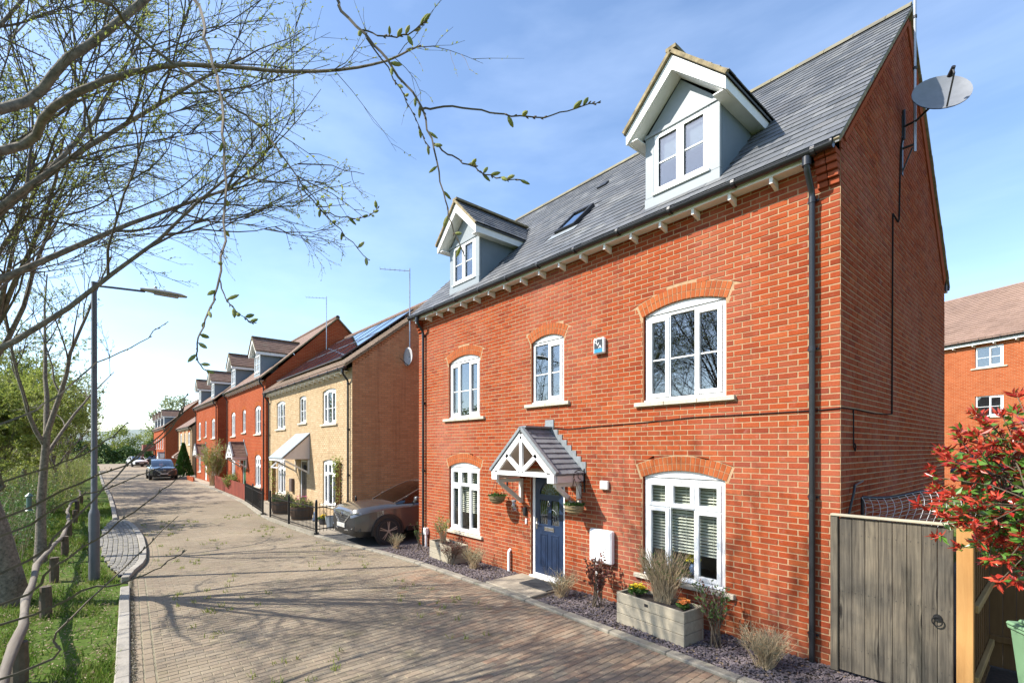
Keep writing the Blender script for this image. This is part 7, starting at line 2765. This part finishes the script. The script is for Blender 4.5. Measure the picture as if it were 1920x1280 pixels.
# undergrowth behind the rail
def thicket(name, label, x0_, x1_, y0_, y1_, h, n, mat_, size, seed, stem=stem_tan):
    R = random.Random(seed)
    m, s = MB(), MB()
    for i in range(n):
        X, Y = R.uniform(x0_, x1_), R.uniform(y0_, y1_)
        hh = h * (.55 + .45 * math.sin(X * .9 + 1.7 * math.sin(Y))) * R.uniform(.5, 1.1) + .25
        p = Vector((X, Y, 0))
        q = wander(p, (R.gauss(0, .25), R.gauss(0, .25), 1), hh, 4, .16, .02, 0, R)
        s.tube([tuple(v) for v in q], [.009, .007, .005, .004, .002], 3)
        for k in range(26):
            pp, d = along(q, R.uniform(.15, 1))
            pp = pp + Vector((R.gauss(0, .16), R.gauss(0, .16), R.gauss(0, .08)))
            leaf_quad(m, pp, Vector((R.gauss(0, 1), R.gauss(0, 1), R.gauss(.3, .7))), size * R.uniform(.6, 1.3), size * .55)
    t_ = thing(name, label, "thicket", (0, 0, 0)); t_["kind"] = "stuff"
    tag(s.build("stems", stem, t_), kind="stuff"); tag(m.build("foliage", mat_, t_), kind="stuff")
    return t_


thicket("undergrowth", "low green undergrowth behind the log rail", -36, -15.5, -10.5, -7.9, 1.6, 1000, leafA, .07, 51)
thicket("undergrowth", "yellow green brambles further along behind the verge", -80, -26, -12, -7.4, 2.3, 1700, leafY, .085, 52)
thicket("undergrowth", "tall spring thicket at the back of the verge", -75, -22, -15, -9.6, 4.6, 1300, leafY, .14, 53)

# far hedge, trees, field and hills at the street end
def far_tree(x_, y_, h, r, mat_, seed, label, n=2600, size=.35):
    R = random.Random(seed)
    t_ = thing("far_tree", label, "tree", (x_, y_, 0), 0, "trees beyond the street end")
    m = MB(); m.tube([(0, 0, 0), (R.uniform(-.2, .2), 0, h * .4), (0, 0, h * .75)], [h * .03, h * .022, h * .008], 7)
    blobs = []
    for i in range(26):
        d = Vector((R.gauss(0, 1), R.gauss(0, 1), R.gauss(0, 1))).normalized()
        c_ = Vector((d.x * r * .7, d.y * r * .7, h * .6 + d.z * h * .36))
        blobs.append((c_, r * R.uniform(.2, .42)))
        m.tube([(0, 0, h * R.uniform(.2, .5)), tuple(c_)], [h * .008, h * .002], 4)
    m.build("trunk", bark_m, t_)
    l_ = MB()
    for i in range(n):
        c_, rr = R.choice(blobs)
        d = Vector((R.gauss(0, 1), R.gauss(0, 1), R.gauss(0, 1))).normalized() * rr * R.random() ** .4
        leaf_quad(l_, c_ + d, (R.gauss(0, 1), R.gauss(0, 1), R.gauss(.2, 1)), size * R.uniform(.6, 1.3), size * .6)
    tag(l_.build("crown", mat_, t_), kind="stuff")


hedge_m = M_leaf("hedge_dark_green", [(.05, .10, .02), (.08, .14, .03), (.035, .075, .015)], .2)
willow_pale = M_leaf("leaf_pale_willow", [(.26, .29, .14), (.31, .34, .18), (.22, .25, .11)], .35)
hg = MB()
Rh = random.Random(71)
for i in range(9000):
    y_ = Rh.uniform(-34, 14)
    hh = 3.2 + .9 * math.sin(y_ * .55) + .6 * math.sin(y_ * 1.7)
    leaf_quad(hg, (-107 + Rh.uniform(-1.2, 1.6), y_, hh * Rh.random() ** .7), (Rh.gauss(0, 1), Rh.gauss(0, 1), Rh.gauss(.2, 1)), Rh.uniform(.3, .7), .34)
tag(hg.build("far_hedge", hedge_m), "dark green hedge closing off the far end of the street", "hedge")
far_tree(-118, 5.0, 13, 5.5, willow_pale, 72, "pale round willow behind the far red terrace", 3600, .5)
far_tree(-116, -4.5, 6.5, 4, leafY, 73, "yellow green bushy tree behind the white car")
far_tree(-112, -13, 6, 3.5, hedge_m, 74, "dark bushy tree behind the far hedge")
far_tree(-122, -9, 8.5, 1.8, willow_pale, 75, "thin bare young tree standing above the far hedge", 220, .3)
far_tree(-114, 1.0, 5.5, 3.6, leafY, 76, "light green tree left of the pale willow", 2400)
far_tree(-110, -22, 8, 4.5, leafY, 77, "tree above the verge at the far left of the hedge", 2400)
hl = MB()
Rl = random.Random(81)
prev = None
for i in range(61):
    y_ = -1500 + i * 50
    h_ = 26 + 14 * math.sin(y_ * .004 + 1) + 7 * math.sin(y_ * .011)
    cur = [(-900, y_, -1), (-1300, y_, h_), (-2100, y_, h_ * .9 + 6)]
    if prev:
        for a in range(2):
            hl.quad(prev[a], cur[a], cur[a + 1], prev[a + 1])
    prev = cur
tag(hl.build("hills", M_plain("hill_green_grey", (.16, .19, .17), .95, var=.35, scale=.006)), kind="structure")

# ---------------------------------------------------------------- grass on the verge, moss and weeds in the paving
gr = MB()
Rg = random.Random(91)


def blades(n, xf, h, mat_i=0):
    for i in range(n):
        X, Y = xf()
        if X is None:
            continue
        hh = h * Rg.uniform(.4, 1.2)
        a = Rg.uniform(0, 6.28)
        w = .005 + .004 * Rg.random() + max(0, (-X - 12)) * .0006
        lx, ly = Rg.gauss(0, .45) * hh, Rg.gauss(0, .45) * hh
        ca, sa = math.cos(a) * w, math.sin(a) * w
        z0_ = -.06
        gr.add([(X - ca, Y - sa, z0_), (X + ca, Y + sa, z0_), (X + lx * .5 + ca * .7, Y + ly * .5 + sa * .7, z0_ + hh * .6), (X + lx * .5 - ca * .7, Y + ly * .5 - sa * .7, z0_ + hh * .6), (X + lx, Y + ly, z0_ + hh)],
               [(0, 1, 2, 3), (3, 2, 4)], mat_i)


def verge_pt():
    X = -6.0 - 24 * Rg.random() ** 1.6
    ye = interp(EDGE_L, X) - .15
    if -22.2 < X < -12:
        ye = -6.1 - .42 * math.sin(math.pi * (-12.0 - X) / 10.2) ** .6 - .1
    Y = ye - 4.2 * Rg.random() ** 1.3
    bare = math.sin(X * 1.9 + 2 * math.sin(Y * 2.3)) + math.sin(Y * 3.1 + X)
    if (ye - Y < 1.0 and bare > -.1 and Rg.random() < .85) or (bare > 1.1 and Rg.random() < .5):
        return None, None
    return X, Y


grass_m = M_leaf("grass_blades", [(.07, .14, .014), (.10, .185, .02), (.14, .205, .035), (.2, .21, .06), (.085, .16, .016)], .35, .6, .2)
blades(52000, verge_pt, .11)
tag(gr.build("verge_grass", grass_m), "sunlit green grass on the verge left of the street", "grass", None, "stuff")
gr = MB()
for i in range(420):
    X = 1 - 22 * Rg.random()
    Y = Rg.uniform(-5.6, -1.8)
    if math.sin(X * 1.3 + Y) + math.sin(Y * 2.2) < .3:
        continue
    cx_, cy_ = X, Y
    blades(7, lambda: (cx_ + Rg.gauss(0, .035), cy_ + Rg.gauss(0, .035)), .075)
weed_m = M_leaf("paving_weeds", [(.20, .24, .04), (.26, .28, .06), (.16, .2, .035)], .3)
for k in range(len(gr.v)):
    v = gr.v[k]; gr.v[k] = (v[0], v[1], v[2] + .055)
tag(gr.build("paving_weeds", weed_m), "tufts of moss and weeds growing in the paving joints", "weeds", None, "stuff")
gr = MB()
for i in range(4200):
    X = -6 - 14 * Rg.random() ** 1.3
    Y = interp(EDGE_L, X) - .15 - 2.2 * Rg.random()
    a = Rg.uniform(0, 6.28)
    leaf_quad(gr, (X, Y, -.045 + .03 * Rg.random()), (math.cos(a), math.sin(a), Rg.uniform(-.1, .4)), Rg.uniform(.03, .06), .025, (0, 0, 1))
tag(gr.build("leaf_litter", M_leaf("dead_leaf", [(.22, .15, .08), (.3, .22, .13), (.17, .11, .06)], .2)), "dry brown leaf litter scattered at the verge edge", "leaf litter", None, "stuff")

gr = MB()
for i in range(2600):
    X = -5.6 - 7.0 * Rg.random()
    Y = interp(EDGE_L, X) + .012 + abs(Rg.gauss(0, .022))
    a = Rg.uniform(0, 6.28)
    leaf_quad(gr, (X, Y, .002 + .012 * Rg.random()), (math.cos(a), math.sin(a), Rg.uniform(-.1, .5)), Rg.uniform(.012, .035), .014, (0, 0, 1))
tag(gr.build("kerb_debris", M_leaf("debris_dark", [(.05, .04, .025), (.09, .07, .04), (.06, .065, .025)], .1)), "dark leaf debris and moss gathered along the verge kerb", "debris", None, "stuff")

gr = MB()
for i in range(420):
    X = -1.4 - 9.8 * Rg.random()
    if -7.3 < X < -5.95:
        continue
    Y = interp(EDGE_R, X) + .14 + (1.0 * Rg.random())
    if Y > -.02:
        continue
    a = Rg.uniform(0, 6.28)
    leaf_quad(gr, (X, Y, .035 + .01 * Rg.random()), (math.cos(a), math.sin(a), Rg.uniform(-.1, .35)), Rg.uniform(.025, .055), .024, (0, 0, 1))
tag(gr.build("bed_leaf_litter", MATS["dead_leaf"]), "scattered dry leaves on the slate chippings of the bed", "leaf litter", None, "stuff")
